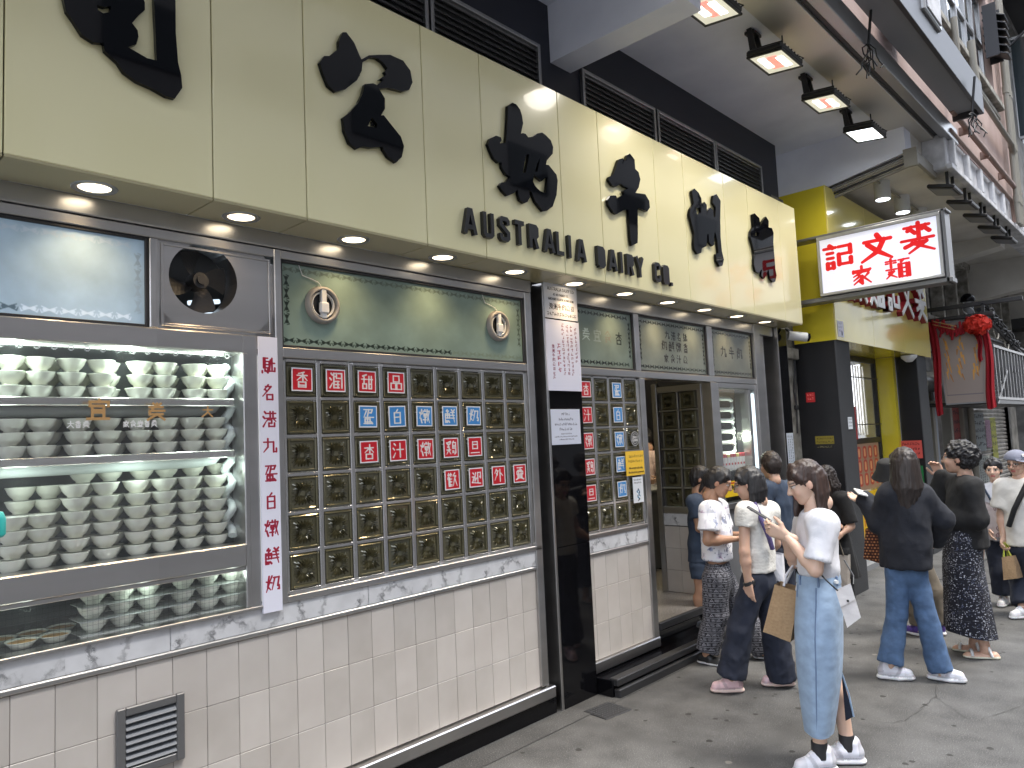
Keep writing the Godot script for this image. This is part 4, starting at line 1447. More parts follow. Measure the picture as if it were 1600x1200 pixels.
	fine_print(img, Rect2(26, 68, 200, 26), 24, Color(0.35, 0.25, 0.05), false, 9)
	b = B.new()
	b.face(V(4.67, 1.637, 0.003), V(4.93, 1.637, 0.003), V(4.93, 1.452, 0.003), V(4.67, 1.452, 0.003))
	b.span(V(4.67, 1.452, 0.0), V(4.93, 1.637, 0.0024))
	var cash := thing("cash_notice", "yellow cash only notice on the narrow glass block wall by the door", "notice", V(0, 0, 0.012))
	obj("paper", b, printed("cash", img, 0.3), cash)
	type("We accept cash only,", 0.020, m.black_ink, cash, V(4.80, 1.508, 0.004), 0.001)
	type("No electronic payment", 0.020, m.black_ink, cash, V(4.80, 1.476, 0.004), 0.001)
	img = canvas(96, 130, Color(0.86, 0.88, 0.90))
	fine_print(img, Rect2(10, 10, 76, 24), 9, Color(0.15, 0.15, 0.18), false, 12)
	for k in 10:
		var a := Vector2(48 + rng.randf_range(-14, 14), 62 + k * 5.5)
		stroke(img, a, a + Vector2(rng.randf_range(-18, 18), rng.randf_range(4, 14)), 4.5, 1.5, Color(0.10, 0.42, 0.58) if k % 3 else Color(0.08, 0.12, 0.18))
	b = B.new()
	b.face(V(4.746, 1.437, 0.003), V(4.882, 1.437, 0.003), V(4.882, 1.243, 0.003), V(4.746, 1.243, 0.003))
	b.span(V(4.746, 1.243, 0.0), V(4.882, 1.437, 0.0024))
	tag(obj("blue_figure_notice", b, printed("blue_figure", img, 0.3), self, V(0, 0, 0.012)), "small white notice with a blue splash below the yellow cash notice", "notice")
	var badge := thing("round_sticker", "round black sticker with white writing above the yellow notice", "sticker", V(4.813, 1.731, 0.009))
	b = B.new()
	b.lathe(PackedVector2Array([Vector2(0.0005, 0.002), Vector2(0.056, 0.002), Vector2(0.057, 0.0)]), 26, Vector3.ZERO, Basis(Vector3.RIGHT, PI / 2))
	obj("disc", b, m.black_ink, badge)
	b = B.new()
	for rr in [0.052, 0.036]:
		for k in 30:
			var t0 := TAU * k / 30
			var t1 := TAU * (k + 1) / 30
			b.quad(V(cos(t0), sin(t0), 0) * rr + V(0, 0, 0.003), V(cos(t1), sin(t1), 0) * rr + V(0, 0, 0.003), V(cos(t1), sin(t1), 0) * (rr + 0.003) + V(0, 0, 0.003), V(cos(t0), sin(t0), 0) * (rr + 0.003) + V(0, 0, 0.003), Vector3.BACK)
	obj("white_rings", b, m.white_ink, badge)
	type("Rice", 0.024, m.white_ink, badge, V(0, 0.012, 0.003), 0.001, "Droid Serif", 700)
	type("Eats", 0.030, m.white_ink, badge, V(0, -0.010, 0.003), 0.001, "Droid Serif", 700)
	# --- inside the doorway
	img = canvas(300, 380, Color(0.74, 0.52, 0.36))
	for k in 3:
		glyph(img, "我獨尊"[k], 40, 14 + k * 120, 100, 110, Color(0.06, 0.05, 0.05), 0.055)
	b = B.new()
	b.face(V(-0.22, 0.45, 0.004), V(0.5, 0.45, 0.004), V(0.5, -0.45, 0.004), V(-0.22, -0.45, 0.004))
	b.span(V(-0.22, -0.45, -0.01), V(0.5, 0.45, 0.0034))
	tag(obj("calligraphy_poster", b, printed("calligraphy", img), self, V(8.62, 2.36, -2.3)), "orange poster with black brush characters seen through the doorway", "poster")
	img = canvas(220, 220, Color(0.88, 0.70, 0.16))
	fine_print(img, Rect2(10, 12, 200, 190), 20, Color(0.35, 0.18, 0.05), false, 23)
	b = B.new()
	b.face(V(-0.1, 0.3, 0.004), V(0.8, 0.3, 0.004), V(0.8, -0.35, 0.004), V(-0.1, -0.35, 0.004))
	b.span(V(-0.1, -0.35, -0.01), V(0.8, 0.3, 0.0034))
	tag(obj("menu_poster", b, printed("menu", img), self, V(8.45, 1.55, -2.25)), "yellow menu sheet below the orange poster inside the doorway", "poster")
	img = canvas(340, 90, Color(0.90, 0.76, 0.10))
	for k in 2:
		fine_print(img, Rect2(14 + k * 170, 22, 140, 50), 36, Color(0.08, 0.07, 0.03), false, 60 + k)
		stroke(img, Vector2(20 + k * 170, 12), Vector2(140 + k * 170, 12), 4, 4, Color(0.75, 0.1, 0.05))
	b = B.new()
	b.face(V(6.19, 1.30, 0.003), V(6.88, 1.30, 0.003), V(6.88, 1.16, 0.003), V(6.19, 1.16, 0.003))
	b.span(V(6.19, 1.16, 0.0), V(6.88, 1.30, 0.0024))
	tag(obj("yellow_price_strip", b, printed("price_strip", img), self, V(0, 0, 0.019)), "yellow price strip across the far display cabinet", "notice")
	# --- porthole fans in the long transom
	for x in [2.076, 3.360]:
		var p := thing("porthole_fan", "small round white extractor fan set in the %s end of the long frosted transom" % ("left" if x < 3 else "right"), "fan", V(x, 2.487, -0.006), "porthole fans in the transom")
		b = B.new()
		var up := Basis(Vector3.RIGHT, PI / 2)
		b.lathe(PackedVector2Array([Vector2(0.074, 0.0), Vector2(0.074, 0.022), Vector2(0.082, 0.03), Vector2(0.094, 0.022), Vector2(0.098, 0.0)]), 28, Vector3.ZERO, up)
		obj("rim", b, mk("fan_rim", 0.27, 0.255, 0.235, 0.5), p)
		b = B.new()
		b.lathe(PackedVector2Array([Vector2(0.0005, 0.001), Vector2(0.074, 0.001)]), 24, Vector3.ZERO, up)
		obj("dark_opening", b, m.black_paint, p)
		b = B.new()
		b.lathe(PackedVector2Array([Vector2(0.058, 0.004), Vector2(0.060, 0.016), Vector2(0.066, 0.016), Vector2(0.068, 0.004)]), 28, Vector3.ZERO, up)
		b.span(V(-0.016, -0.07, 0.004), V(0.016, 0.085, 0.026), 0.004)
		b.span(V(-0.026, -0.045, 0.01), V(0.026, 0.012, 0.034), 0.006)
		obj("motor_bar", b, m.enamel_white, p)
		b = B.new()
		b.tube([V(0, 0.085, 0.01), V(-0.02, 0.115, 0.006), V(-0.07, 0.13, 0.005), V(-0.11, 0.14, 0.004), V(-0.13, 0.19, 0.004)], 0.0025, 5)
		obj("cable", b, m.enamel_white, p)

func neighbours() -> void:
	# --- old plaster pier between the two shops
	var pier := thing("plaster_pier", "stained old cream plaster pier between the cafe and the yellow noodle shop", "wall", V(7.73, 0, 0))
	var b := B.new()
	b.span(V(0, 0, -0.3), V(0.31, 4.3, 0.0), 0.004)
	b.span(V(0.0, 2.5, 0.0), V(0.30, 2.62, 0.05), 0.01)
	obj("pier", b, m.old_plaster, pier)
	b = B.new()
	b.tube([V(0.2, 2.72, 0.03), V(0.22, 2.4, 0.02), V(0.17, 2.15, 0.015), V(0.20, 2.0, 0.02), V(0.19, 1.7, 0.012)], 0.008, 6)
	b.tube([V(0.23, 2.72, 0.03), V(0.25, 2.3, 0.02), V(0.20, 2.1, 0.02), V(0.21, 1.95, 0.02)], 0.006, 6)
	b.box(V(0.20, 1.98, 0.02), V(0.07, 0.05, 0.03), 0.006)
	obj("loose_cable", b, m.dark_metal, pier)
	b = B.new()
	b.face(V(7.535, 1.71, 0.003), V(7.70, 1.71, 0.003), V(7.70, 1.28, 0.003), V(7.535, 1.28, 0.003))
	b.span(V(7.535, 1.28, 0.0), V(7.70, 1.71, 0.0024))
	var img := canvas(90, 240, Color(0.82, 0.85, 0.89))
	for k in 3:
		fine_print(img, Rect2(12 + k * 26, 14, 20, 210), 15, Color(0.2, 0.25, 0.32), true, k)
	tag(obj("door_notice", b, printed("door_notice", img), self, V(0, 0, 0.051)), "narrow white notice on the black end pillar beside the plaster pier", "notice")
	var cam2 := thing("security_camera", "white bullet security camera under the fascia's right end", "camera", V(7.68, 2.70, 0.16))
	b = B.new()
	b.tube([V(-0.05, 0.03, -0.05), V(0.06, 0.0, 0.10)], 0.048, 14)
	obj("body", b, m.enamel_white, cam2)
	b = B.new()
	b.tube([V(0.058, 0.0005, 0.0985), V(0.075, -0.005, 0.118)], 0.044, 14)
	obj("lens", b, m.gloss_black, cam2)
	b = B.new()
	b.tube([V(-0.03, 0.11, -0.08), V(-0.02, 0.05, -0.02)], 0.016, 8)
	obj("bracket", b, m.dark_metal, cam2)
	# --- yellow noodle shop
	var ns := thing("noodle_shop", "yellow and black noodle shop front next to the dairy cafe", "building")
	for x0 in [8.05, 11.09]:
		b = B.new()
		b.span(V(x0 - 0.004, 0.0, -3.0 if x0 < 9 else 0.157), V(x0 + 0.42, 2.672, 0.425), 0.004)
		obj("black_pier", b, m.neighbour_black, ns)
		b = B.new()
		for k in 16:
			b.tube([V(x0 + 0.014 + k * 0.0262, 0.0, 0.426), V(x0 + 0.014 + k * 0.0262, 2.671, 0.426)], 0.0115, 6)
		obj("ribbed_cladding", b, m.rib_grey, ns)
	b = B.new()
	b.span(V(8.046, 2.674, -3.0), V(11.74, 4.35, 0.44), 0.0)
	obj("fascia_side", b, m.yellow_panel, ns)
	b = B.new()
	for k in 3:
		b.span(V(8.044 + k * 1.232, 2.672, 0.4405), V(8.044 + (k + 1) * 1.232 - 0.003, 4.353, 0.456), 0.003)
	obj("fascia_front", b, m.yellow_front, ns)
	b = B.new()
	b.span(V(8.47, 0.0, -1.2), V(11.06, 0.06, 0.1))
	obj("floor_step", b, m.grey_paint, ns)
	b = B.new()
	b.span(V(10.97, 0.0, -0.10), V(11.08, 2.67, 0.155))
	obj("yellow_jamb", b, m.yellow_panel, ns)
	b = B.new()
	b.span(V(8.47, 0.0, -4.0), V(11.0, 2.9, -3.9))
	b.span(V(8.47, 2.671, -4.0), V(11.0, 2.69, -0.6))
	obj("inner_wall", b, m.inner_wall, ns)
	b = B.new()
	for x in [8.50, 9.68, 9.86, 10.92]:
		b.span(V(x, 0.06, -0.12), V(x + 0.05, 2.67, -0.06), 0.004)
	for y in [0.08, 1.52, 2.60]:
		b.span(V(8.5, y, -0.118), V(10.96, y + 0.07, -0.062), 0.004)
	for y in [1.76, 2.38]:
		b.span(V(8.5, y, -0.05), V(10.96, y + 0.012, -0.045))
	var df := obj("shop_door_frame", b, m.black_paint, ns)
	for x in [8.55, 9.91]:
		b = B.new()
		b.span(V(x, 0.1, -0.095), V(x + 1.06, 2.62, -0.088))
		obj("pane", b, m.glazing, df)
	b = B.new()
	for k in 9:
		b.box(V(10.05 + k * 0.1, 2.1, -0.20), V(0.075, 0.95, 0.012), 0.003, Basis(Vector3.UP, 0.5))
	obj("blind", b, m.enamel_white, df)
	var nl := OmniLight3D.new()
	nl.name = "noodle_room_light"
	nl.position = V(9.8, 2.5, -2.0)
	nl.light_color = Color(1, 0.95, 0.85)
	nl.light_energy = 0.2
	nl.light_size = 0.2
	nl.omni_range = 9
	nl.shadow_enabled = true
	add_child(nl)
	b = B.new()
	b.span(V(9.2, 2.62, -2.05), V(10.4, 2.66, -1.95))
	obj("ceiling_tube_lamp", b, m.tube_lamp, ns)
	# printed menus on the shop door
	img = canvas(260, 330, Color(0.62, 0.50, 0.42))
	for r in 3:
		for c in 4:
			stroke(img, Vector2(34 + c * 62, 40 + r * 96), Vector2(34 + c * 62, 90 + r * 96), 21, 21, Color(0.68, 0.2, 0.16))
			stroke(img, Vector2(34 + c * 62, 44 + r * 96), Vector2(34 + c * 62, 86 + r * 96), 9, 9, Color(0.86, 0.62, 0.45))
	b = B.new()
	b.face(V(9.92, 1.52, 0), V(10.83, 1.52, 0), V(10.83, 0.92, 0), V(9.92, 0.92, 0))
	b.span(V(9.92, 0.92, -0.006), V(10.83, 1.52, -0.0006))
	tag(obj("dish_poster", b, printed("dish", img), self, V(0, 0, -0.07)), "poster of red and cream dishes on the noodle shop's glass door", "poster")
	img = canvas(260, 260, Color(0.86, 0.70, 0.10))
	for c in 4:
		fine_print(img, Rect2(20 + c * 60, 30, 40, 200), 36, Color(0.75, 0.30, 0.05), true, 30 + c)
	b = B.new()
	b.face(V(9.86, 0.90, 0), V(10.86, 0.90, 0), V(10.86, 0.25, 0), V(9.86, 0.25, 0))
	b.span(V(9.86, 0.25, -0.006), V(10.86, 0.90, -0.0006))
	tag(obj("yellow_menu_poster", b, printed("yellow_menu", img), self, V(0, 0, -0.04)), "yellow menu poster with orange writing low on the noodle shop door", "poster")
	img = canvas(70, 130, Color(0.70, 0.14, 0.18))
	stroke(img, Vector2(35, 40), Vector2(35, 90), 17, 17, Color(0.2, 0.03, 0.06))
	b = B.new()
	b.face(V(9.55, 2.0, 0), V(9.88, 2.0, 0), V(9.88, 1.58, 0), V(9.55, 1.58, 0))
	b.span(V(9.55, 1.58, -0.006), V(9.88, 2.0, -0.0006))
	tag(obj("red_door_notice", b, printed("red_door", img), self, V(0.05, 0, -0.03)), "dark red paper on the noodle shop's upper glass", "notice")
	# small notices on the black piers
	var side := func(called: String, y0: float, y1: float, z0: float, z1: float, x: float, im: Image, label: String, cat: String):
		var q := B.new()
		q.face(V(-0.003, y1, z0), V(-0.003, y1, z1), V(-0.003, y0, z1), V(-0.003, y0, z0))
		q.span(V(-0.0024, y0, z0), V(0.0, y1, z1))
		tag(obj(called, q, printed(called, im), self, V(x - 0.0005, 0, 0)), label, cat)
	img = canvas(64, 64, Color(0.74, 0.13, 0.15))
	fine_print(img, Rect2(8, 8, 50, 50), 16, Color(0.95, 0.6, 0.55), false, 2)
	side.call("red_square_notice", 2.03, 2.135, 0.085, 0.18, 8.046, img, "small red square notice on the noodle shop's left black pier", "notice")
	img = canvas(128, 48, Color(0.52, 0.47, 0.14))
	fine_print(img, Rect2(8, 8, 112, 34), 13, Color(0.22, 0.19, 0.04), false, 4)
	side.call("brass_plaque", 1.575, 1.66, 0.15, 0.345, 8.046, img, "olive yellow plaque low on the noodle shop's left black pier", "plaque")
	img = canvas(128, 24, Color(0.03, 0.03, 0.03))
	fine_print(img, Rect2(4, 4, 120, 16), 14, Color(0.6, 0.57, 0.4), false, 6)
	side.call("small_dark_label", 1.525, 1.562, 0.16, 0.34, 8.046, img, "thin strip of yellow lettering under the olive plaque", "label")
	img = canvas(160, 90, Color(0.80, 0.33, 0.30))
	fine_print(img, Rect2(12, 10, 136, 70), 15, Color(0.35, 0.05, 0.06), false, 8)
	side.call("coral_notice", 1.28, 1.52, 0.08, 0.41, 11.06, img, "coral paper notice on the noodle shop's right black pier", "notice")
	img = canvas(90, 90, Color(0.05, 0.42, 0.22))
	fine_print(img, Rect2(10, 10, 70, 70), 20, Color(0.7, 0.85, 0.75), false, 8)
	side.call("green_notice", 0.95, 1.18, 0.18, 0.40, 11.06, img, "green square notice under the coral paper", "notice")
	img = canvas(64, 64, Color(0.8, 0.82, 0.84))
	fine_print(img, Rect2(6, 6, 52, 52), 11, Color(0.3, 0.3, 0.34), false, 8)
	b = B.new()
	b.face(V(0, 0.13, 0.003), V(0.13, 0.13, 0.003), V(0.13, 0, 0.003), V(0, 0, 0.003))
	b.span(V(0, 0, 0), V(0.13, 0.13, 0.0024))
	tag(obj("white_label", b, printed("white_label", img), self, V(8.22, 1.72, 0.44)), "little white label on the ribbed front of the noodle shop's left pier", "label")
	img = canvas(64, 96, Color(0.82, 0.82, 0.86))
	fine_print(img, Rect2(8, 8, 48, 60), 14, Color(0.4, 0.4, 0.5), false, 8)
	img.fill_rect(Rect2i(36, 62, 14, 24), Color(0.2, 0.18, 0.3))
	b = B.new()
	b.face(V(0, 0.17, 0.003), V(0.17, 0.17, 0.003), V(0.17, 0, 0.003), V(0, 0, 0.003))
	b.span(V(0, 0, 0), V(0.17, 0.17, 0.0024))
	tag(obj("fascia_label", b, printed("fascia_label", img), self, V(8.09, 2.71, 0.457)), "small white label at the lower left corner of the yellow fascia", "label")
	var dome := thing("dome_camera", "white dome camera under the yellow fascia by the right black pier", "camera", V(10.85, 2.66, 0.40))
	b = B.new()
	b.lathe(PackedVector2Array([Vector2(0.0005, -0.09), Vector2(0.04, -0.085), Vector2(0.075, -0.05), Vector2(0.095, -0.03), Vector2(0.10, 0.0)]), 18)
	obj("dome", b, m.enamel_white, dome)
	# raised characters along the yellow fascia
	var line := "家麵記文麥"
	var ed := mk("letter_red_side", 0.22, 0.01, 0.02, 0.4)
	for k in 5:
		var t := thing("fascia_character", "red sided white raised character, %s from the left on the yellow fascia" % ["first", "second", "third", "fourth", "fifth"][k], "sign character", V(8.65 + k * 0.62, 3.42, 0.457), "raised characters on the yellow fascia")
		b = B.new()
		strokes_3d(b, line[k], Vector2.ZERO, 0.50, 0.56, 0.055, V(0, 0, 0), 0.06, 0.0006)
		obj("red_body", b, ed, t)
		b = B.new()
		strokes_3d(b, line[k], Vector2.ZERO, 0.50, 0.56, 0.050, V(0, 0, 0.066), 0.006, 0.0006)
		obj("white_face", b, m.enamel_white, t)
	# --- hanging lightbox
	var lb := thing("hanging_lightbox", "white lit box sign with red brush characters hanging over the pavement", "sign", V(7.75, 3.10, 0.43))
	img = canvas(640, 344, Color(0.93, 0.94, 1.0))
	var rd := Color(0.85, 0.06, 0.09)
	glyph(img, "記", 14, 40, 170, 160, rd, 0.075)
	glyph(img, "文", 228, 30, 180, 170, rd, 0.08)
	glyph(img, "麥", 446, 8, 182, 192, rd, 0.056)
	glyph(img, "家", 165, 208, 118, 120, rd, 0.062)
	glyph(img, "麵", 356, 198, 136, 128, rd, 0.052)
	var lm := printed("lightbox_face_lamp", img, 0.3)
	lm.emission_enabled = true
	lm.emission_texture = lm.albedo_texture
	lm.emission = Color.WHITE
	lm.emission_operator = BaseMaterial3D.EMISSION_OP_MULTIPLY
	lm.emission_energy_multiplier = 0.065
	b = B.new()
	b.face(V(-0.002, 0.585, 0.03), V(-0.002, 0.585, 1.115), V(-0.002, 0.03, 1.115), V(-0.002, 0.03, 0.03))
	b.span(V(0.0, 0.03, 0.03), V(0.01, 0.585, 1.115))
	obj("lit_face_lamp", b, lm, lb)
	b = B.new()
	b.span(V(-0.012, 0, 0.0), V(0.2, 0.03, 1.145), 0.004)
	b.span(V(-0.012, 0.586, 0.0), V(0.2, 0.62, 1.145), 0.004)
	b.span(V(-0.012, 0.03, 0.0), V(0.2, 0.586, 0.03), 0.004)
	b.span(V(-0.012, 0.03, 1.116), V(0.2, 0.586, 1.145), 0.004)
	b.span(V(0.18, 0.03, 0.03), V(0.2, 0.586, 1.116))
	obj("casing", b, m.aluminium, lb)
	b = B.new()
	b.span(V(0.02, -0.05, -0.42), V(0.2, -0.002, 1.2), 0.006)
	b.span(V(0.02, 0.622, -0.42), V(0.2, 0.65, 1.2), 0.006)
	b.span(V(0.02, -0.05, 1.147), V(0.22, 0.65, 1.18), 0.006)
	obj("steel_cradle", b, m.grille_grey, lb)
	# --- cylinder lights under the noodle shop's ceiling
	for k in 3:
		var x := 8.95 + k * 0.76
		var t := thing("cylinder_downlight", "white cylinder spotlight under the noodle shop's ceiling, %s" % ["nearest the floodlights", "in the middle of the track", "partly hidden behind the lightbox's upper edge"][k], "ceiling light", V(x, 4.5, 0.77), "cylinder lights over the noodle shop")
		b = B.new()
		b.tube([V(0, -0.001, 0), V(0, -0.2, 0)], 0.085, 20, -1.0, true)
		obj("can", b, m.enamel_white, t)
		b = B.new()
		b.tube([V(0, -0.2005, 0), V(0, -0.204, 0)], 0.072, 20)
		obj("lens_lamp", b, m.flood_cool_lamp, t)
		if k < 2:
			var l := SpotLight3D.new()
			l.name = "cylinder_beam_%d" % k
			l.position = V(x, 4.28, 0.77)
			l.rotation_degrees = V(-90, 0, 0)
			l.spot_angle = 55
			l.light_energy = 0.2
			l.spot_range = 8
			l.light_size = 0.07
			l.shadow_enabled = true
			add_child(l)
	b = B.new()
	b.tube([V(8.6, 4.47, 0.77), V(11.5, 4.47, 0.77)], 0.014, 6)
	tag(obj("light_track", b, m.pipe_cream, self), "thin conduit linking the cylinder spotlights under the ceiling", "conduit")
	# floodlights hung off the white slab edge
	for k in 5:
		var t := thing("slab_floodlight", "unlit black floodlight under the white slab edge, %s" % ["nearest the steel sign box", "second from the steel sign box", "third from the steel sign box", "fourth from the steel sign box", "farthest along it"][k], "floodlight", V(9.15 + k * 0.82, 4.30, 1.40), "unlit floodlights along the slab edge")
		b = B.new()
		b.box(V(0, 0, -0.05), V(0.40, 0.045, 0.27), 0.012, Basis(Vector3.RIGHT, 0.25))
		obj("lamp_body", b, m.black_paint, t)
		b = B.new()
		b.box(V(0, -0.026, -0.056), V(0.34, 0.006, 0.21), 0.001, Basis(Vector3.RIGHT, 0.25))
		obj("glass", b, m.grey_paint, t)
		b = B.new()
		b.span(V(-0.13, 0.0, -0.01), V(-0.11, 0.2, 0.02))
		b.span(V(0.11, 0.0, -0.01), V(0.13, 0.2, 0.02))
		obj("bracket", b, m.black_paint, t)
	# --- plaque sign with red ribbon and rosette
	var rb := thing("ribboned_signboard", "tall grey signboard with gold brush strokes, draped in red cloth with a rosette", "signboard", V(12.3, 1.98, 0.41))
	img = canvas(256, 470, Color(0.56, 0.51, 0.49))
	for d in [[44, 1.0], [128, 0.8], [212, 1.1]]:
		for k in 13:
			var a := Vector2(d[0] + rng.randf_range(-18, 14), 90 + k * 18)
			stroke(img, a, a + Vector2(rng.randf_range(-4, 12), rng.randf_range(16, 60)), 5.0, 2.0, Color(0.78, 0.56, 0.22) if k % 4 else Color(0.62, 0.42, 0.20))
	frame_line(img, Rect2i(12, 420, 232, 6), 2, Color(0.4, 0.38, 0.4))
	frame_line(img, Rect2i(14, 14, 228, 410), 2, Color(0.45, 0.43, 0.45))
	b = B.new()
	b.face(V(-0.002, 1.22, 0.0), V(-0.002, 1.22, 0.66), V(-0.002, 0.04, 0.56), V(-0.002, 0.04, 0.06))
	obj("board_face", b, printed("ribbon_board", img, 0.3), rb)
	b = B.new()
	b.prism(PackedVector2Array([Vector2(0.05, 0.02), Vector2(0.57, 0.02), Vector2(0.67, 1.24), Vector2(-0.01, 1.24)]), V(0.09, 0, 0), V(0, 0, 1), Vector3.UP, 0.091)
	obj("board", b, m.grey_paint, rb)
	var drape := func(z0: float, y0: float, z1: float, y1: float, w0: float, w1: float, off: float):
		var q := B.new()
		var n := 22
		for j in n:
			for i in 8:
				var pp := func(u: float, w: float):
					var y: float = lerpf(y0, y1, u)
					var zc: float = lerpf(z0, z1, u) + 0.03 * sin(u * 5.0)
					var ww: float = lerpf(w0, w1, u)
					return V(-0.05 - off + 0.03 * sin(w * 13.0 + u * 2.0), y - 0.02 * sin(w * 4.0), zc + (w - 0.5) * ww)
				q.quad(pp.call(j / float(n), i / 8.0), pp.call((j + 1) / float(n), i / 8.0), pp.call((j + 1) / float(n), (i + 1) / 8.0), pp.call(j / float(n), (i + 1) / 8.0), Vector3.LEFT)
		obj("red_drape", q, m.red_cloth, rb)
	drape.call(-0.06, 1.28, 0.0, -0.12, 0.12, 0.09, 0.0)
	drape.call(0.61, 1.15, 0.66, -0.06, 0.08, 0.12, 0.02)
	drape.call(0.50, 1.05, 0.58, 0.62, 0.07, 0.05, 0.01)
	b = B.new()
	for k in 26:
		var y := 1.18 - 0.08 * sin(PI * k / 26.0) + 0.03 * sin(k * 1.7)
		b.box(V(-0.05, y + rng.randf_range(-0.05, 0.05), 0.02 + k * 0.021), V(0.03, rng.randf_range(0.12, 0.2), 0.035), 0.012, Basis.from_euler(V(rng.randf_range(-0.5, 0.5), rng.randf_range(-0.6, 0.6), 0)))
	obj("gathered_swag", b, m.red_cloth, rb)
	b = B.new()
	for k in 190:
		var d := Vector3(rng.randfn(), rng.randfn(), rng.randfn()).normalized()
		var c := V(-0.10, 1.13, 0.56) + d * V(0.09, 0.13, 0.15) * rng.randf_range(0.75, 1.0)
		var bs := Basis.looking_at(d, Vector3(0.3, 0.9, 0.2)).rotated(d, rng.randf() * TAU)
		var s := rng.randf_range(0.03, 0.055)
		var p0 := c + bs * V(-s, -s * 0.6, 0)
		var p1 := c + bs * V(s, -s * 0.6, 0.01)
		var p2 := c + bs * V(s * 0.8, s * 0.6, -0.03)
		var p3 := c + bs * V(-s * 0.8, s * 0.6, -0.03)
		b.quad(p0, p1, p2, p3, d)
		b.quad(p0, p3, c - d * 0.05, p1, -d)
	obj("rosette", b, m.sun_red, rb)
	b = B.new()
	b.tube([V(-0.06, 1.27, -0.02), V(-0.14, 1.14, 0.3)], 0.008, 6)
	b.tube([V(-0.06, 1.22, -0.02), V(-0.14, 1.10, 0.28)], 0.008, 6)
	obj("gilt_rod", b, m.gold, rb)
	b = B.new()
	b.span(V(-0.04, 1.26, -0.1), V(0.1, 1.31, 0.75), 0.005)
	b.span(V(0.02, 1.42, -0.4), V(0.08, 1.48, 1.1), 0.005)
	b.span(V(0.02, 1.3, 0.6), V(0.06, 1.45, 0.64), 0.003)
	obj("hanging_rail", b, m.dark_metal, rb)
	# barber's pole above it
	var bp := thing("barber_pole", "dark capped barber pole light above the ribboned signboard", "barber pole", V(12.6, 3.36, 0.80))
	b = B.new()
	b.lathe(PackedVector2Array([Vector2(0.0005, 0.28), Vector2(0.05, 0.27), Vector2(0.09, 0.22), Vector2(0.10, 0.17), Vector2(0.085, 0.15), Vector2(0.0005, 0.15)]), 16)
	b.lathe(PackedVector2Array([Vector2(0.0005, -0.13), Vector2(0.085, -0.13), Vector2(0.10, -0.15), Vector2(0.09, -0.21), Vector2(0.05, -0.26), Vector2(0.0005, -0.27)]), 16)
	b.tube([V(0.09, 0.2, -0.02), V(0.2, 0.2, -0.06), V(0.2, -0.2, -0.06), V(0.09, -0.2, -0.02)], 0.014, 6)
	obj("cap", b, m.gloss_black, bp)
	b = B.new()
	b.tube([V(0, 0.15, 0), V(0, -0.13, 0)], 0.07, 16)
	obj("glass_cylinder", b, m.grey_paint, bp)
	b = B.new()
	for k in 3:
		var pts := PackedVector3Array()
		for s in 12:
			var t := TAU * k / 3.0 + s * 0.35
			pts.append(V(cos(t) * 0.07, -0.12 + s * 0.0235, sin(t) * 0.07))
		b.tube(pts, 0.010, 5)
	obj("stripe", b, m.enamel_white, bp)

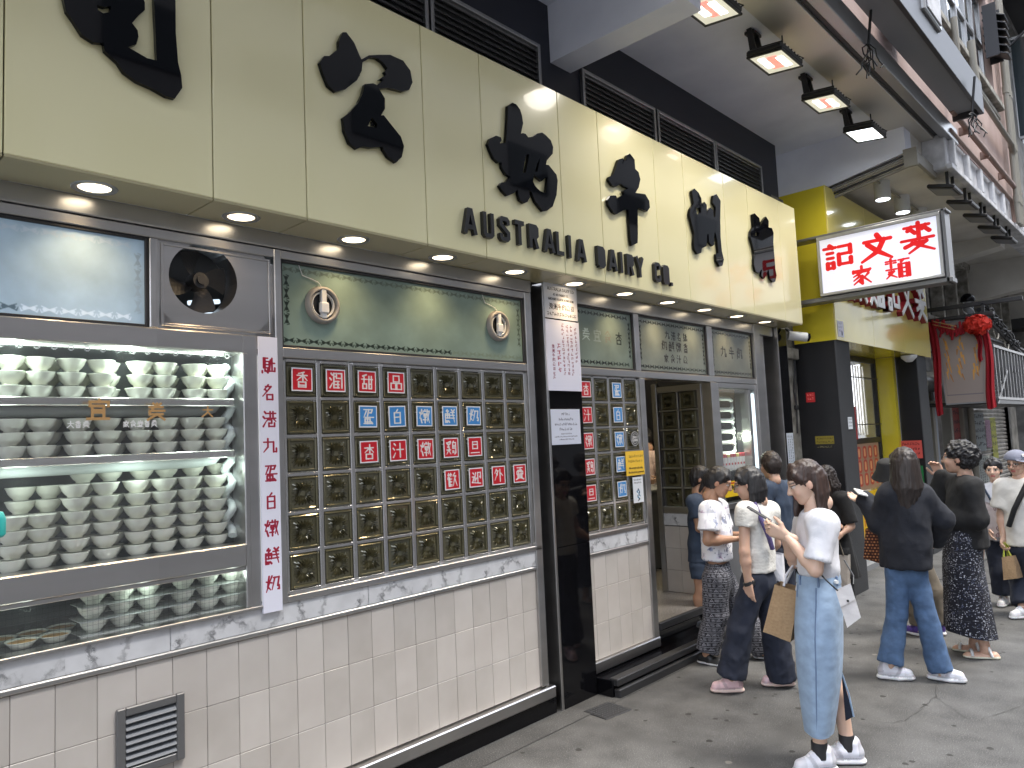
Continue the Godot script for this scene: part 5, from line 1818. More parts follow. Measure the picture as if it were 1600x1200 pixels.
func street_things() -> void:
	# --- floodlights under the canopy
	for k in 4:
		var x: float = [4.48, 5.52, 6.58, 7.60][k]
		var t := thing("floodlight", "lit black floodlight under the canopy, %s" % ["nearest the camera, cut by the top edge", "second from the concrete beam", "third from the concrete beam", "farthest, its panel all white"][k], "floodlight", V(x, 4.60, 1.03), "lit floodlights under the canopy")
		var tilt := Basis(Vector3.RIGHT, 0.12)
		var b := B.new()
		b.box(V(0, 0.028, 0), V(0.40, 0.05, 0.285), 0.012, tilt)
		for s in [-1, 1]:
			b.box(tilt * V(s * 0.19, -0.004, 0), V(0.018, 0.018, 0.285), 0.004, tilt)
			b.box(tilt * V(0, -0.004, s * 0.134), V(0.362, 0.018, 0.016), 0.004, tilt)
		for j in 6:
			b.box(tilt * V(-0.15 + j * 0.06, 0.062, 0), V(0.008, 0.03, 0.24), 0.002, tilt)
		obj("lamp_frame", b, m.black_paint, t)
		b = B.new()
		b.box(tilt * V(0, -0.001, 0), V(0.361, 0.006, 0.25), 0.0, tilt)
		obj("lens_lamp", b, m.flood_glass_lamp, t)
		if k == 3:
			b = B.new()
			b.box(tilt * V(0, -0.006, 0), V(0.33, 0.003, 0.23), 0.0, tilt)
			obj("white_panel_lamp", b, m.flood_cool_lamp, t)
		else:
			b = B.new()
			var gap: float = [0.012, 0.035, 0.010][k]
			for s in [-1, 1]:
				b.box(tilt * V(s * 0.02, -0.006, s * (0.044 + gap * 0.5)), V(0.19, 0.003, 0.052), 0.0, tilt)
			obj("white_panel_lamp", b, m.flood_lamp, t)
			b = B.new()
			for j in 14:
				b.box(tilt * V(-0.105 + j * 0.0162, -0.005, 0), V(0.009, 0.002, 0.06 + gap * 1.4), 0.0, tilt)
			obj("red_strip_lamp", b, m.flood_red_lamp, t)
		b = B.new()
		for s in [-1, 1]:
			b.prism(PackedVector2Array([Vector2(-0.03, 0), Vector2(0.03, 0), Vector2(0.018, 0.29), Vector2(-0.018, 0.29)]), V(s * 0.06 - 0.01, 0.03, -0.12), V(0, 0.0, 1), V(0, 1, -0.12), 0.02)
		b.span(V(-0.07, 0.27, -0.2), V(0.07, 0.295, -0.12), 0.003)
		obj("bracket", b, m.black_paint, t)
		b = B.new()
		b.tube([V(0.05, 0.06, 0.05), V(0.02, 0.15, 0.06), V(0.05, 0.24, 0.05), V(0.12, 0.295, 0.02)], 0.006, 6)
		b.tube([V(0.2, 0.05, 0.08), V(0.24, 0.09, 0.1), V(0.22, 0.05, 0.14), V(0.19, 0.03, 0.10)], 0.005, 6)
		obj("cable", b, m.black_paint, t)
		var l := SpotLight3D.new()
		l.name = "flood_beam_%d" % k
		l.position = V(x, 4.575, 1.03)
		l.rotation_degrees = V(-78, 0, 0)
		l.light_color = Color(1.0, 0.97, 0.92)
		l.light_energy = 0.5
		l.spot_range = 9
		l.spot_angle = 65
		l.light_size = 0.15
		l.shadow_enabled = true
		add_child(l)
	# --- bowls
	var b := B.new()
	b.lathe(PackedVector2Array([Vector2(0.0005, 0.002), Vector2(0.024, 0.0), Vector2(0.0265, 0.0005), Vector2(0.0275, 0.007), Vector2(0.036, 0.014), Vector2(0.045, 0.027), Vector2(0.0505, 0.042), Vector2(0.0545, 0.0495), Vector2(0.0540, 0.0515), Vector2(0.0515, 0.0505), Vector2(0.048, 0.040), Vector2(0.040, 0.024), Vector2(0.02, 0.013), Vector2(0.0005, 0.012)]), 22)
	var proto := thing("bowl", "white porcelain bowl, first from the bottom of the first front stack on the top shelf", "bowl", V(0.751, 2.0, -0.115), "bowls on the cabinet's top shelf")
	obj("porcelain", b, m.porcelain, proto)
	b = B.new()
	b.lathe(PackedVector2Array([Vector2(0.0005, 0.0445), Vector2(0.047, 0.0435), Vector2(0.0495, 0.0425)]), 18)
	obj("milk_pudding", b, mk("milk", 0.62, 0.58, 0.46, 0.25), proto)
	var first := true
	var layers := [
		[[0.751, 0.851, 0.966, 1.076, 1.229, 1.332, 1.465, 1.575], 2.0, 3, 0.0565, "in the front rows on the top shelf of the display cabinet", "bowls on the cabinet's top shelf"],
		[[0.755, 0.855, 0.990, 1.10, 1.222, 1.334, 1.452, 1.56], 1.766, 3, 0.0525, "in the three rows on the second shelf of the display cabinet", "bowls on the cabinet's second shelf"],
		[[0.761, 0.857], 1.339, 4, 0.0535, "in the two low stacks at the left of the bottom shelf", "bowls in the low left stacks"],
		[[0.98, 1.091, 1.217, 1.3235, 1.44, 1.555], 1.339, 6, 0.0535, "in the six high stacks on the bottom shelf of the display cabinet", "bowls in the tall stacks on the bottom shelf"],
		[[1.043, 1.152, 1.262, 1.402, 1.516, 1.625], 1.057, 3, 0.0555, "stacked on clear trays behind the low wire mesh pane", "bowls behind the lower pane"],
	]
	for li in layers.size():
		var d: Array = layers[li]
		for back in 2:
			for x in d[0]:
				for r in d[2] + (1 if back and li == 3 else (2 if back and li == 2 else 0)):
					if first:
						first = false
						continue
					if back and rng.randf() < 0.12 and r == d[2] - 1:
						continue
					var o := copy(proto, V(x + (0.052 if back else 0.0) + rng.randf_range(-0.004, 0.004), d[1] + r * d[3], (-0.205 if back else -0.115) + rng.randf_range(-0.004, 0.004)))
					var nth: int = d[0].find(x) + (2 if li == 3 else 0)
					o.set_meta("label", "white porcelain bowl, %s from the bottom of the %s %s stack %s" % [["first", "second", "third", "fourth", "fifth", "sixth", "seventh"][r], ["first", "second", "third", "fourth", "fifth", "sixth", "seventh", "eighth"][nth], "rear" if back else "front", ["on the top shelf", "on the second shelf", "on the bottom shelf", "on the bottom shelf", "behind the lower pane"][li]])
					o.set_meta("group", d[5])
					o.rotation.y = rng.randf() * TAU
					if li == 4:
						o.position.y += 0.006
	for x in [1.098, 1.33, 1.57]:
		for r in 4:
			b = B.new()
			b.box(V(0, 0, 0), V(0.225, 0.004, 0.15), 0.001)
			var tr := obj("clear_tray", b, m.tray if m.has("tray") else mk("tray", 0.45, 0.47, 0.46, 0.15), self, V(x + rng.randf_range(-0.006, 0.006), 1.0595 + r * 0.0555, -0.125))
			tag(tr, "thin pale tray under the %s bowl layer, %s stack behind the lower pane" % [["bottom", "second", "third", "top"][r], "left" if x < 1.2 else ("middle" if x < 1.5 else "right")], "tray", "trays behind the lower pane")
	for k in 5:
		var p: Vector3 = [V(0.794, 1.058, -0.10), V(0.905, 1.058, -0.10), V(0.75, 1.058, -0.215), V(0.86, 1.058, -0.225), V(0.965, 1.058, -0.235)][k]
		var t := thing("dessert_dish", "dish of golden egg custard behind the lower pane, %s" % ["front row at the left edge", "front row beside the bowls", "back row at the left edge", "middle of the back row", "back row beside the bowls"][k], "dessert", p, "custard dishes behind the lower pane")
		b = B.new()
		b.lathe(PackedVector2Array([Vector2(0.0005, 0.0), Vector2(0.034, 0.001), Vector2(0.048, 0.02), Vector2(0.056, 0.026), Vector2(0.055, 0.028), Vector2(0.046, 0.021)]), 22)
		obj("dish", b, m.porcelain, t)
		b = B.new()
		b.lathe(PackedVector2Array([Vector2(0.0005, 0.0235), Vector2(0.03, 0.0235), Vector2(0.0495, 0.022)]), 18)
		obj("custard", b, mk("custard", 0.50, 0.27, 0.08, 0.3), t)
	# --- drain cover in the pavement
	b = B.new()
	b.box(V(0, 0, 0), V(0.24, 0.012, 0.20), 0.003)
	var dc := thing("drain_cover", "square dark iron drain cover in the pavement at the black pillar's foot", "drain cover", V(3.935, 0.0, 0.27), "", -0.12)
	obj("rim", b, m.dark_metal, dc)
	b = B.new()
	for k in 9:
		for j in 7:
			b.box(V(-0.10 + k * 0.025, 0.0075, -0.075 + j * 0.025), V(0.016, 0.004, 0.008), 0.001, Basis(Vector3.UP, 0.785 if (k + j) % 2 else -0.785))
	obj("tread_pattern", b, m.rib_grey, dc)
	# --- capped post at the left edge
	b = B.new()
	b.tube([V(0, 0, 0), V(0, 1.52, 0)], 0.014, 14)
	var post := thing("barrier_post", "slim grey post with a turquoise cap at the picture's left edge", "post", V(0.600, 0, 0.4))
	obj("shaft", b, m.grey_paint, post)
	b = B.new()
	b.lathe(PackedVector2Array([Vector2(0.0005, 0.085), Vector2(0.022, 0.08), Vector2(0.03, 0.06), Vector2(0.03, 0.01), Vector2(0.022, 0.0), Vector2(0.0005, 0.0)]), 16, V(0, 1.52, 0))
	obj("turquoise_cap", b, mk("turquoise", 0.03, 0.42, 0.38, 0.35), post)
	# --- scrap of paper
	b = B.new()
	b.tri(V(-0.04, 0.004, 0), V(0.045, 0.006, 0.012), V(0.012, 0.02, -0.024), Vector3.UP)
	b.tri(V(-0.04, 0.004, 0), V(0.045, 0.006, 0.012), V(0.0, 0.004, 0.03), Vector3.UP)
	b.tri(V(0.045, 0.006, 0.012), V(0.012, 0.02, -0.024), V(0.06, 0.012, -0.012), Vector3.UP)
	tag(obj("paper_scrap", b, m.enamel_white, self, V(5.83, 0.0, 1.68)), "crumpled white scrap of paper on the pavement near the white shoes", "litter")
	far_street()

func far_street() -> void:
	var fs := thing("far_shop_row", "row of shabby grey shop fronts beyond the noodle shop", "building", V(11.74, 0, 0))
	var b := B.new()
	b.span(V(0, 2.6, -0.5), V(2.0, 4.46, -0.02))
	b.span(V(2.0, 2.9, -0.5), V(30, 3.5, -0.02))
	b.span(V(0.0, 0.0, -0.5), V(1.0, 2.6, -0.25))
	b.span(V(1.0, 0.0, -0.5), V(1.6, 2.6, -0.02))
	b.span(V(3.6, 0.0, -0.5), V(4.3, 2.9, 0.05))
	b.span(V(7.9, 0.0, -0.5), V(8.6, 2.9, 0.05))
	b.span(V(8.6, 0.0, -0.6), V(30, 2.9, -0.3))
	obj("wall", b, m.concrete_grey, fs)
	b = B.new()
	for y in [3.5, 4.75]:
		b.span(V(2.0, y, -0.3), V(12, y + 0.08, -0.02), 0.005)
	for k in 10:
		b.span(V(2.0 + k * 1.05, 3.5, -0.3), V(2.12 + k * 1.05, 4.8, 0.0), 0.005)
	b.span(V(2.0, 4.8, -0.3), V(30, 6.0, 0.0))
	var wf := obj("mezzanine_window_frame", b, m.old_plaster, fs)
	for k in 9:
		b = B.new()
		b.span(V(2.12 + k * 1.05, 3.58, -0.2), V(3.05 + k * 1.05, 4.75, -0.19))
		obj("pane", b, m.window_glass, wf)
		b = B.new()
		b.span(V(2.56 + k * 1.05, 3.58, -0.19), V(2.61 + k * 1.05, 4.75, -0.14), 0.004)
		obj("window_bar", b, m.aluminium, wf)
	# canopy soffits and beams along the street
	b = B.new()
	for k in 5:
		b.span(V(1.6 + k * 4.2, 4.9, -0.4), V(5.5 + k * 4.2, 5.1, 1.3))
	obj("canopy_soffit", b, m.beige_paint, fs)
	b = B.new()
	b.span(V(1.5, 4.9, 1.3), V(30, 6.2, 1.45))
	b.span(V(1.5, 8.2, 1.3), V(30, 16.0, 1.45))
	b.span(V(1.5, 6.2, 0.2), V(30, 8.2, 0.3))
	for k in 9:
		b.span(V(1.5 + k * 3.0, 6.2, 1.3), V(2.2 + k * 3.0, 8.2, 1.45))
	obj("upper_wall", b, m.concrete_grey, fs)
	for k in 4:
		b = B.new()
		frame(b, 2.2 + k * 3.0, 6.2, 4.5 + k * 3.0, 8.2, 0.06, 1.30, 1.36)
		b.span(V(3.3 + k * 3.0, 6.26, 1.30), V(3.36 + k * 3.0, 8.14, 1.36))
		var uw := obj("upper_window", b, m.aluminium, fs)
		b = B.new()
		b.span(V(2.26 + k * 3.0, 6.26, 1.32), V(4.44 + k * 3.0, 8.14, 1.33))
		obj("pane", b, m.window_glass, uw)
	b = B.new()
	for s in [-1, 1]:
		b.box(V(2.5, 7.1 + s * 0.83, 1.75), V(0.04, 0.05, 0.75), 0.005)
		b.box(V(2.5, 7.1, 1.75 + s * 0.35), V(0.045, 1.61, 0.05), 0.005)
	var oc := obj("open_casement", b, m.aluminium, fs)
	b = B.new()
	b.box(V(2.5, 7.1, 1.75), V(0.008, 1.6, 0.64))
	obj("pane", b, m.window_glass, oc)
	b = B.new()
	b.span(V(1.6, 8.3, 1.45), V(9, 8.36, 2.6))
	for k in 5:
		b.tube([V(1.8 + k * 1.2, 8.28, 2.5), V(1.8 + k * 1.2, 7.5, 1.46)], 0.02, 6)
	obj("awning", b, m.dark_metal, fs)
	for k in 4:
		b = B.new()
		b.prism(PackedVector2Array([Vector2(-0.4, 4.1 ), Vector2(1.45, 4.35), Vector2(1.45, 4.95), Vector2(-0.4, 4.95)]), V(5.5 + k * 4.2 + 0.35, 0, 0), V(0, 0, 1), Vector3.UP, 0.35)
		obj("canopy_beam", b, m.beige_paint, fs)
	# roller shutter
	b = B.new()
	for k in 34:
		b.box(V(6.1, 0.05 + k * 0.082, -0.06), V(3.6, 0.062, 0.035), 0.014)
	obj("roller_shutter", b, m.concrete_grey, fs)
	b = B.new()
	for s in [4.25, 7.9]:
		b.span(V(s, 0, -0.1), V(s + 0.07, 2.85, 0.02), 0.004)
	b.tube([V(0.7, 2.35, 0.1), V(1.5, 2.35, 0.1)], 0.12, 14)
	obj("shutter_rail", b, m.aluminium, fs)
	b = B.new()
	b.span(V(1.55, 0.0, -0.02), V(1.95, 2.3, 0.0))
	b.span(V(1.95, 0.0, -0.3), V(2.6, 2.45, -0.25))
	obj("blue_grey_door", b, mk("blue_grey", 0.22, 0.27, 0.33, 0.5), fs)
	b = B.new()
	for x in [1.5, 2.6, 3.5]:
		b.span(V(x, 0.0, -0.1), V(x + 0.14, 2.5, 0.05), 0.005)
	b.tube([V(3.75, 0.0, 0.12), V(3.75, 3.2, 0.12)], 0.055, 10)
	obj("door_post", b, m.pipe_cream, fs)
	b = B.new()
	b.span(V(2.75, 0.0, -0.6), V(3.5, 2.5, -0.55))
	obj("passage", b, m.grey_paint, fs)
	# posters pasted over the shutter and door
	var place := [["poster_column", 1.12, 0.9, 0.42, 1.45, Color(0.56, 0.58, 0.61), "white poster column pasted beside the blue grey door"], ["street_poster", 4.6, 1.15, 0.9, 0.75, Color(0.56, 0.59, 0.60), "pale printed poster pasted on the roller shutter"], ["street_poster", 5.6, 1.2, 0.45, 0.55, Color(0.50, 0.40, 0.48), "mauve poster pasted on the roller shutter"], ["street_poster", 6.1, 0.95, 0.5, 0.85, Color(0.52, 0.53, 0.26), "yellow green poster pasted on the roller shutter"], ["street_poster", 4.7, 0.35, 1.0, 0.7, Color(0.66, 0.68, 0.66), "grey lower poster pasted on the roller shutter"], ["street_poster", 3.05, 1.1, 0.5, 0.9, Color(0.55, 0.25, 0.24), "red and black poster in the narrow passage"]]
	for k in place.size():
		var d: Array = place[k]
		var img := canvas(96, 160, d[5])
		fine_print(img, Rect2(6, 6, 84, 150), 18 if k % 2 else 11, Color(0.12, 0.12, 0.16), k % 2 == 0, 40 + k)
		b = B.new()
		b.face(V(0, d[4], 0.003), V(d[3], d[4], 0.003), V(d[3], 0, 0.003), V(0, 0, 0.003))
		b.span(V(0, 0, 0), V(d[3], d[4], 0.0024))
		tag(obj(d[0], b, printed("street_print_%d" % k, img, 0.7), self, V(11.74 + d[1], d[2], -0.015 if k else -0.01)), d[6], "poster")
	# iron balcony railing and clutter over the pavement
	var rl := thing("iron_railing", "grey iron balcony railing bracketed over the pavement beyond the ribboned signboard", "railing", V(12.9, 2.05, 1.0))
	b = B.new()
	for y in [0.0, 0.78]:
		b.span(V(0, y, -0.02), V(4.5, y + 0.045, 0.02), 0.004)
		b.span(V(-0.02, y, -1.0), V(0.02, y + 0.04, -0.02), 0.004)
	for k in 18:
		b.span(V(0.05 + k * 0.26, 0.045, -0.013), V(0.085 + k * 0.26, 0.78, 0.013), 0.003)
	for k in 6:
		b.span(V(-0.012, 0.04, -0.95 + k * 0.17), V(0.012, 0.78, -0.92 + k * 0.17), 0.003)
	b.box(V(0.5, 0.2, 0.0), V(1.1, 0.03, 0.02), 0.003, Basis(Vector3.BACK, 0.5))
	obj("bars", b, m.grille_grey, rl)
	b = B.new()
	b.span(V(0, -0.06, -0.98), V(4.5, -0.005, 0.0))
	obj("deck", b, m.dark_metal, rl)
	for k in 2:
		var ac := thing("air_conditioner", "dark grey air conditioner behind the iron railing, the %s one" % ["nearer", "farther"][k], "air conditioner", V(13.5 + k * 0.95, 2.06, 0.45), "air conditioners behind the railing")
		b = B.new()
		b.span(V(-0.38, 0.05, -0.18), V(0.38, 0.60, 0.18), 0.015)
		obj("casing", b, m.grey_paint, ac)
		b = B.new()
		for r in 5:
			var pts := PackedVector3Array()
			for s in 21:
				pts.append(V(-0.08 + cos(TAU * s / 20) * (0.05 + r * 0.045), 0.32 + sin(TAU * s / 20) * (0.05 + r * 0.045), 0.187))
			b.tube(pts, 0.006, 4, -1.0, false)
		obj("fan_guard", b, m.dark_metal, ac)
	b = B.new()
	for k in 6:
		var pts := PackedVector3Array()
		for s in 16:
			pts.append(V(12.6 + s * 0.16, 3.42 - s * 0.03 + 0.05 * sin(s * 1.3 + k), 1.0 + 0.05 * cos(s * 1.1 + k * 2)))
		b.tube(pts, 0.014, 5)
	b.tube([V(12.5, 3.36, 0.95), V(16.5, 2.75, 0.95)], 0.035, 6)
	b.tube([V(12.5, 3.0, 0.9), V(17.5, 3.0, 0.9)], 0.03, 6)
	tag(obj("twisted_cables", b, m.dark_metal, self), "grey twisted cable bundle and struts running past the barber pole", "cables")
	b = B.new()
	for k in 2:
		var pts := PackedVector3Array()
		for s in 9:
			pts.append(V(13.3 + k * 0.75 + 0.16 * cos(PI + PI * s / 8), 3.08 - k * 0.12 + 0.1 * sin(PI + PI * s / 8), 1.0))
		b.tube(pts, 0.012, 6)
	tag(obj("cable_loop", b, m.pipe_cream, self), "two pale hoops of cable hanging under the twisted bundle", "cables")
	# white louvred building down the street
	var wl := thing("louvred_building", "building with upright white fins far down the street", "building", V(22, 0, 0.2))
	b = B.new()
	b.span(V(0, 0, -4), V(10, 14, 1.2))
	obj("wall", b, m.concrete_grey, wl)
	for k in 12:
		b = B.new()
		b.span(V(-0.3, 4.2, -0.5 + k * 0.28), V(-0.01, 6.8, -0.40 + k * 0.28), 0.01)
		obj("fin", b, m.enamel_white, wl)
	b = B.new()
	b.span(V(-0.8, 3.9, -0.8), V(0, 4.15, 3.2), 0.01)
	b.span(V(-0.04, 4.16, -0.6), V(-0.005, 6.8, 3.0))
	obj("ledge", b, m.dark_metal, wl)
	b = B.new()
	b.span(V(0, 3.4, -4), V(14, 18, 2.5))
	tag(obj("distant_building", b, m.concrete_grey, self, V(34, 0, -1)), "grey building closing the view at the end of the street", "building")

# ---------------------------------------------------------------- smooth bodies: a distance field on a grid, skinned with surface nets
class Field:
	var o: Vector3
	var h: float
	var nx: int
	var ny: int
	var nz: int
	var f := PackedFloat32Array()

	func _init(lo: Vector3, hi: Vector3, cell: float) -> void:
		h = cell
		o = lo - Vector3.ONE * cell * 2.0
		var s := (hi - lo) / cell + Vector3.ONE * 5.0
		nx = int(s.x) + 1
		ny = int(s.y) + 1
		nz = int(s.z) + 1
		f.resize(nx * ny * nz)
		f.fill(1.0)

	# tapered capsule a-b, smoothly joined (k); squeezed along `flat` by q
	func cap(a: Vector3, b: Vector3, ra: float, rb: float, k := 0.02, flat := Vector3.ZERO, q := 1.0, sub := false) -> void:
		var m := maxf(ra, rb) + k + 2.5 * h
		var lo := (a.min(b) - Vector3.ONE * m - o) / h
		var hi := (a.max(b) + Vector3.ONE * m - o) / h
		var x0 := maxi(0, int(lo.x))
		var y0 := maxi(0, int(lo.y))
		var z0 := maxi(0, int(lo.z))
		var x1 := mini(nx - 1, int(hi.x) + 1)
		var y1 := mini(ny - 1, int(hi.y) + 1)
		var z1 := mini(nz - 1, int(hi.z) + 1)
		var ba := b - a
		var il := 1.0 / maxf(ba.length_squared(), 1e-9)
		var dr := rb - ra
		var sq := q > 1.001
		var ik := 0.25 / maxf(k, 1e-5)
		for z in range(z0, z1 + 1):
			for y in range(y0, y1 + 1):
				var i := (z * ny + y) * nx + x0
				var p := o + Vector3(x0, y, z) * h - a
				for x in range(x0, x1 + 1):
					var t := clampf(p.dot(ba) * il, 0.0, 1.0)
					var d := p - ba * t
					if sq:
						d += flat * (d.dot(flat) * (q - 1.0))
					var v := d.length() - ra - dr * t
					var g := f[i]
					if sub:
						v = -v
						var e := k - absf(g - v)
						f[i] = maxf(g, v) + (e * e * ik if e > 0.0 else 0.0)
					else:
						var e := k - absf(g - v)
						f[i] = minf(g, v) - (e * e * ik if e > 0.0 else 0.0)
					i += 1
					p.x += h

	# ellipsoid of radii r in the axes of bas
	func ell(c: Vector3, r: Vector3, bas := Basis(), k := 0.02, sub := false) -> void:
		var m := maxf(r.x, maxf(r.y, r.z)) + k + 2.5 * h
		var lo := (c - Vector3.ONE * m - o) / h
		var hi := (c + Vector3.ONE * m - o) / h
		var x0 := maxi(0, int(lo.x))
		var y0 := maxi(0, int(lo.y))
		var z0 := maxi(0, int(lo.z))
		var x1 := mini(nx - 1, int(hi.x) + 1)
		var y1 := mini(ny - 1, int(hi.y) + 1)
		var z1 := mini(nz - 1, int(hi.z) + 1)
		var ax := bas.x / r.x
		var ay := bas.y / r.y
		var az := bas.z / r.z
		var ik := 0.25 / maxf(k, 1e-5)
		for z in range(z0, z1 + 1):
			for y in range(y0, y1 + 1):
				var i := (z * ny + y) * nx + x0
				var p := o + Vector3(x0, y, z) * h - c
				for x in range(x0, x1 + 1):
					var u := Vector3(p.dot(ax), p.dot(ay), p.dot(az))
					var l := u.length()
					var l2 := Vector3(u.x / r.x, u.y / r.y, u.z / r.z).length()
					var v := l * (l - 1.0) / maxf(l2, 1e-6)
					var g := f[i]
					if sub:
						v = -v
						var e := k - absf(g - v)
						f[i] = maxf(g, v) + (e * e * ik if e > 0.0 else 0.0)
					else:
						var e := k - absf(g - v)
						f[i] = minf(g, v) - (e * e * ik if e > 0.0 else 0.0)
					i += 1
					p.x += h

	# keep what lies against the direction of n from p, within reach r of p
	func cut(p: Vector3, n: Vector3, reach := 9.0) -> void:
		for z in nz:
			for y in ny:
				var i := (z * ny + y) * nx
				var q := o + Vector3(0, y, z) * h - p
				for x in nx:
					if f[i] < 0.06:
						if reach > 8.0 or q.length() < reach:
							f[i] = maxf(f[i], q.dot(n))
					i += 1
					q.x += h

	func skin(b: B, color = null, wob := 0.0, wfreq := Vector3.ONE, wn: FastNoiseLite = null) -> void:
		var cellv := {}
		var pos := PackedVector3Array()
		var lim := 2.2 * h
		var sy := nx
		var sz := nx * ny
		for z in nz - 1:
			for y in ny - 1:
				var i := z * sz + y * sy
				for x in nx - 1:
					var g := f[i]
					if g < lim and g > -lim:
						var c1 := f[i + 1]
						var c2 := f[i + sy]
						var c3 := f[i + sy + 1]
						var c4 := f[i + sz]
						var c5 := f[i + sz + 1]
						var c6 := f[i + sz + sy]
						var c7 := f[i + sz + sy + 1]
						var neg := int(g < 0) + int(c1 < 0) + int(c2 < 0) + int(c3 < 0) + int(c4 < 0) + int(c5 < 0) + int(c6 < 0) + int(c7 < 0)
						if neg > 0 and neg < 8:
							var s := Vector3.ZERO
							var n := 0
							if (g < 0) != (c1 < 0): s += Vector3(g / (g - c1), 0, 0); n += 1
							if (c2 < 0) != (c3 < 0): s += Vector3(c2 / (c2 - c3), 1, 0); n += 1
							if (c4 < 0) != (c5 < 0): s += Vector3(c4 / (c4 - c5), 0, 1); n += 1
							if (c6 < 0) != (c7 < 0): s += Vector3(c6 / (c6 - c7), 1, 1); n += 1
							if (g < 0) != (c2 < 0): s += Vector3(0, g / (g - c2), 0); n += 1
							if (c1 < 0) != (c3 < 0): s += Vector3(1, c1 / (c1 - c3), 0); n += 1
							if (c4 < 0) != (c6 < 0): s += Vector3(0, c4 / (c4 - c6), 1); n += 1
							if (c5 < 0) != (c7 < 0): s += Vector3(1, c5 / (c5 - c7), 1); n += 1
							if (g < 0) != (c4 < 0): s += Vector3(0, 0, g / (g - c4)); n += 1
							if (c1 < 0) != (c5 < 0): s += Vector3(1, 0, c1 / (c1 - c5)); n += 1
							if (c2 < 0) != (c6 < 0): s += Vector3(0, 1, c2 / (c2 - c6)); n += 1
							if (c3 < 0) != (c7 < 0): s += Vector3(1, 1, c3 / (c3 - c7)); n += 1
							cellv[i] = pos.size()
							pos.append(o + (Vector3(x, y, z) + s / n) * h)
					i += 1
		var nrm := PackedVector3Array()
		nrm.resize(pos.size())
		var tri := PackedInt32Array()
		var base := b.v.size()
		for i in cellv:
			var g := f[i]
			var v0: int = cellv[i]
			for ax in 3:
				var st: int = [1, sy, sz][ax]
				var g2 := f[i + st]
				if (g < 0) == (g2 < 0):
					continue
				var u: int = [sy, sz, 1][ax]
				var w: int = [sz, 1, sy][ax]
				if not (cellv.has(i - u) and cellv.has(i - w) and cellv.has(i - u - w)):
					continue
				var a: int = cellv[i - u - w]
				var bb: int = cellv[i - w]
				var d: int = cellv[i - u]
				var n1 := (pos[bb] - pos[a]).cross(pos[v0] - pos[a]) + (pos[v0] - pos[a]).cross(pos[d] - pos[a])
				if g < 0:
					tri.append_array([a, v0, bb, a, d, v0])
				else:
					n1 = -n1
					tri.append_array([a, bb, v0, a, v0, d])
				nrm[a] += n1
				nrm[bb] += n1
				nrm[v0] += n1
				nrm[d] += n1
		for i in pos.size():
			nrm[i] = nrm[i].normalized()
		if wob > 0.0:
			for i in pos.size():
				var q := pos[i] * wfreq
				pos[i] += nrm[i] * wob * (wn.get_noise_3dv(q * 100.0) - 0.35)
			var acc := PackedVector3Array()
			acc.resize(pos.size())
			for k in range(0, tri.size(), 3):
				var n1 := (pos[tri[k + 2]] - pos[tri[k]]).cross(pos[tri[k + 1]] - pos[tri[k]])
				acc[tri[k]] += n1
				acc[tri[k + 1]] += n1
				acc[tri[k + 2]] += n1
			for i in pos.size():
				nrm[i] = acc[i].normalized()
		for k in tri.size():
			b.idx.append(tri[k] + base)
		b.v.append_array(pos)
		b.n.append_array(nrm)
		if color != null:
			for p in pos:
				b.col.append(color.call(p))
		else:
			for p in pos:
				b.col.append(Color.WHITE)
		b.uv.clear()

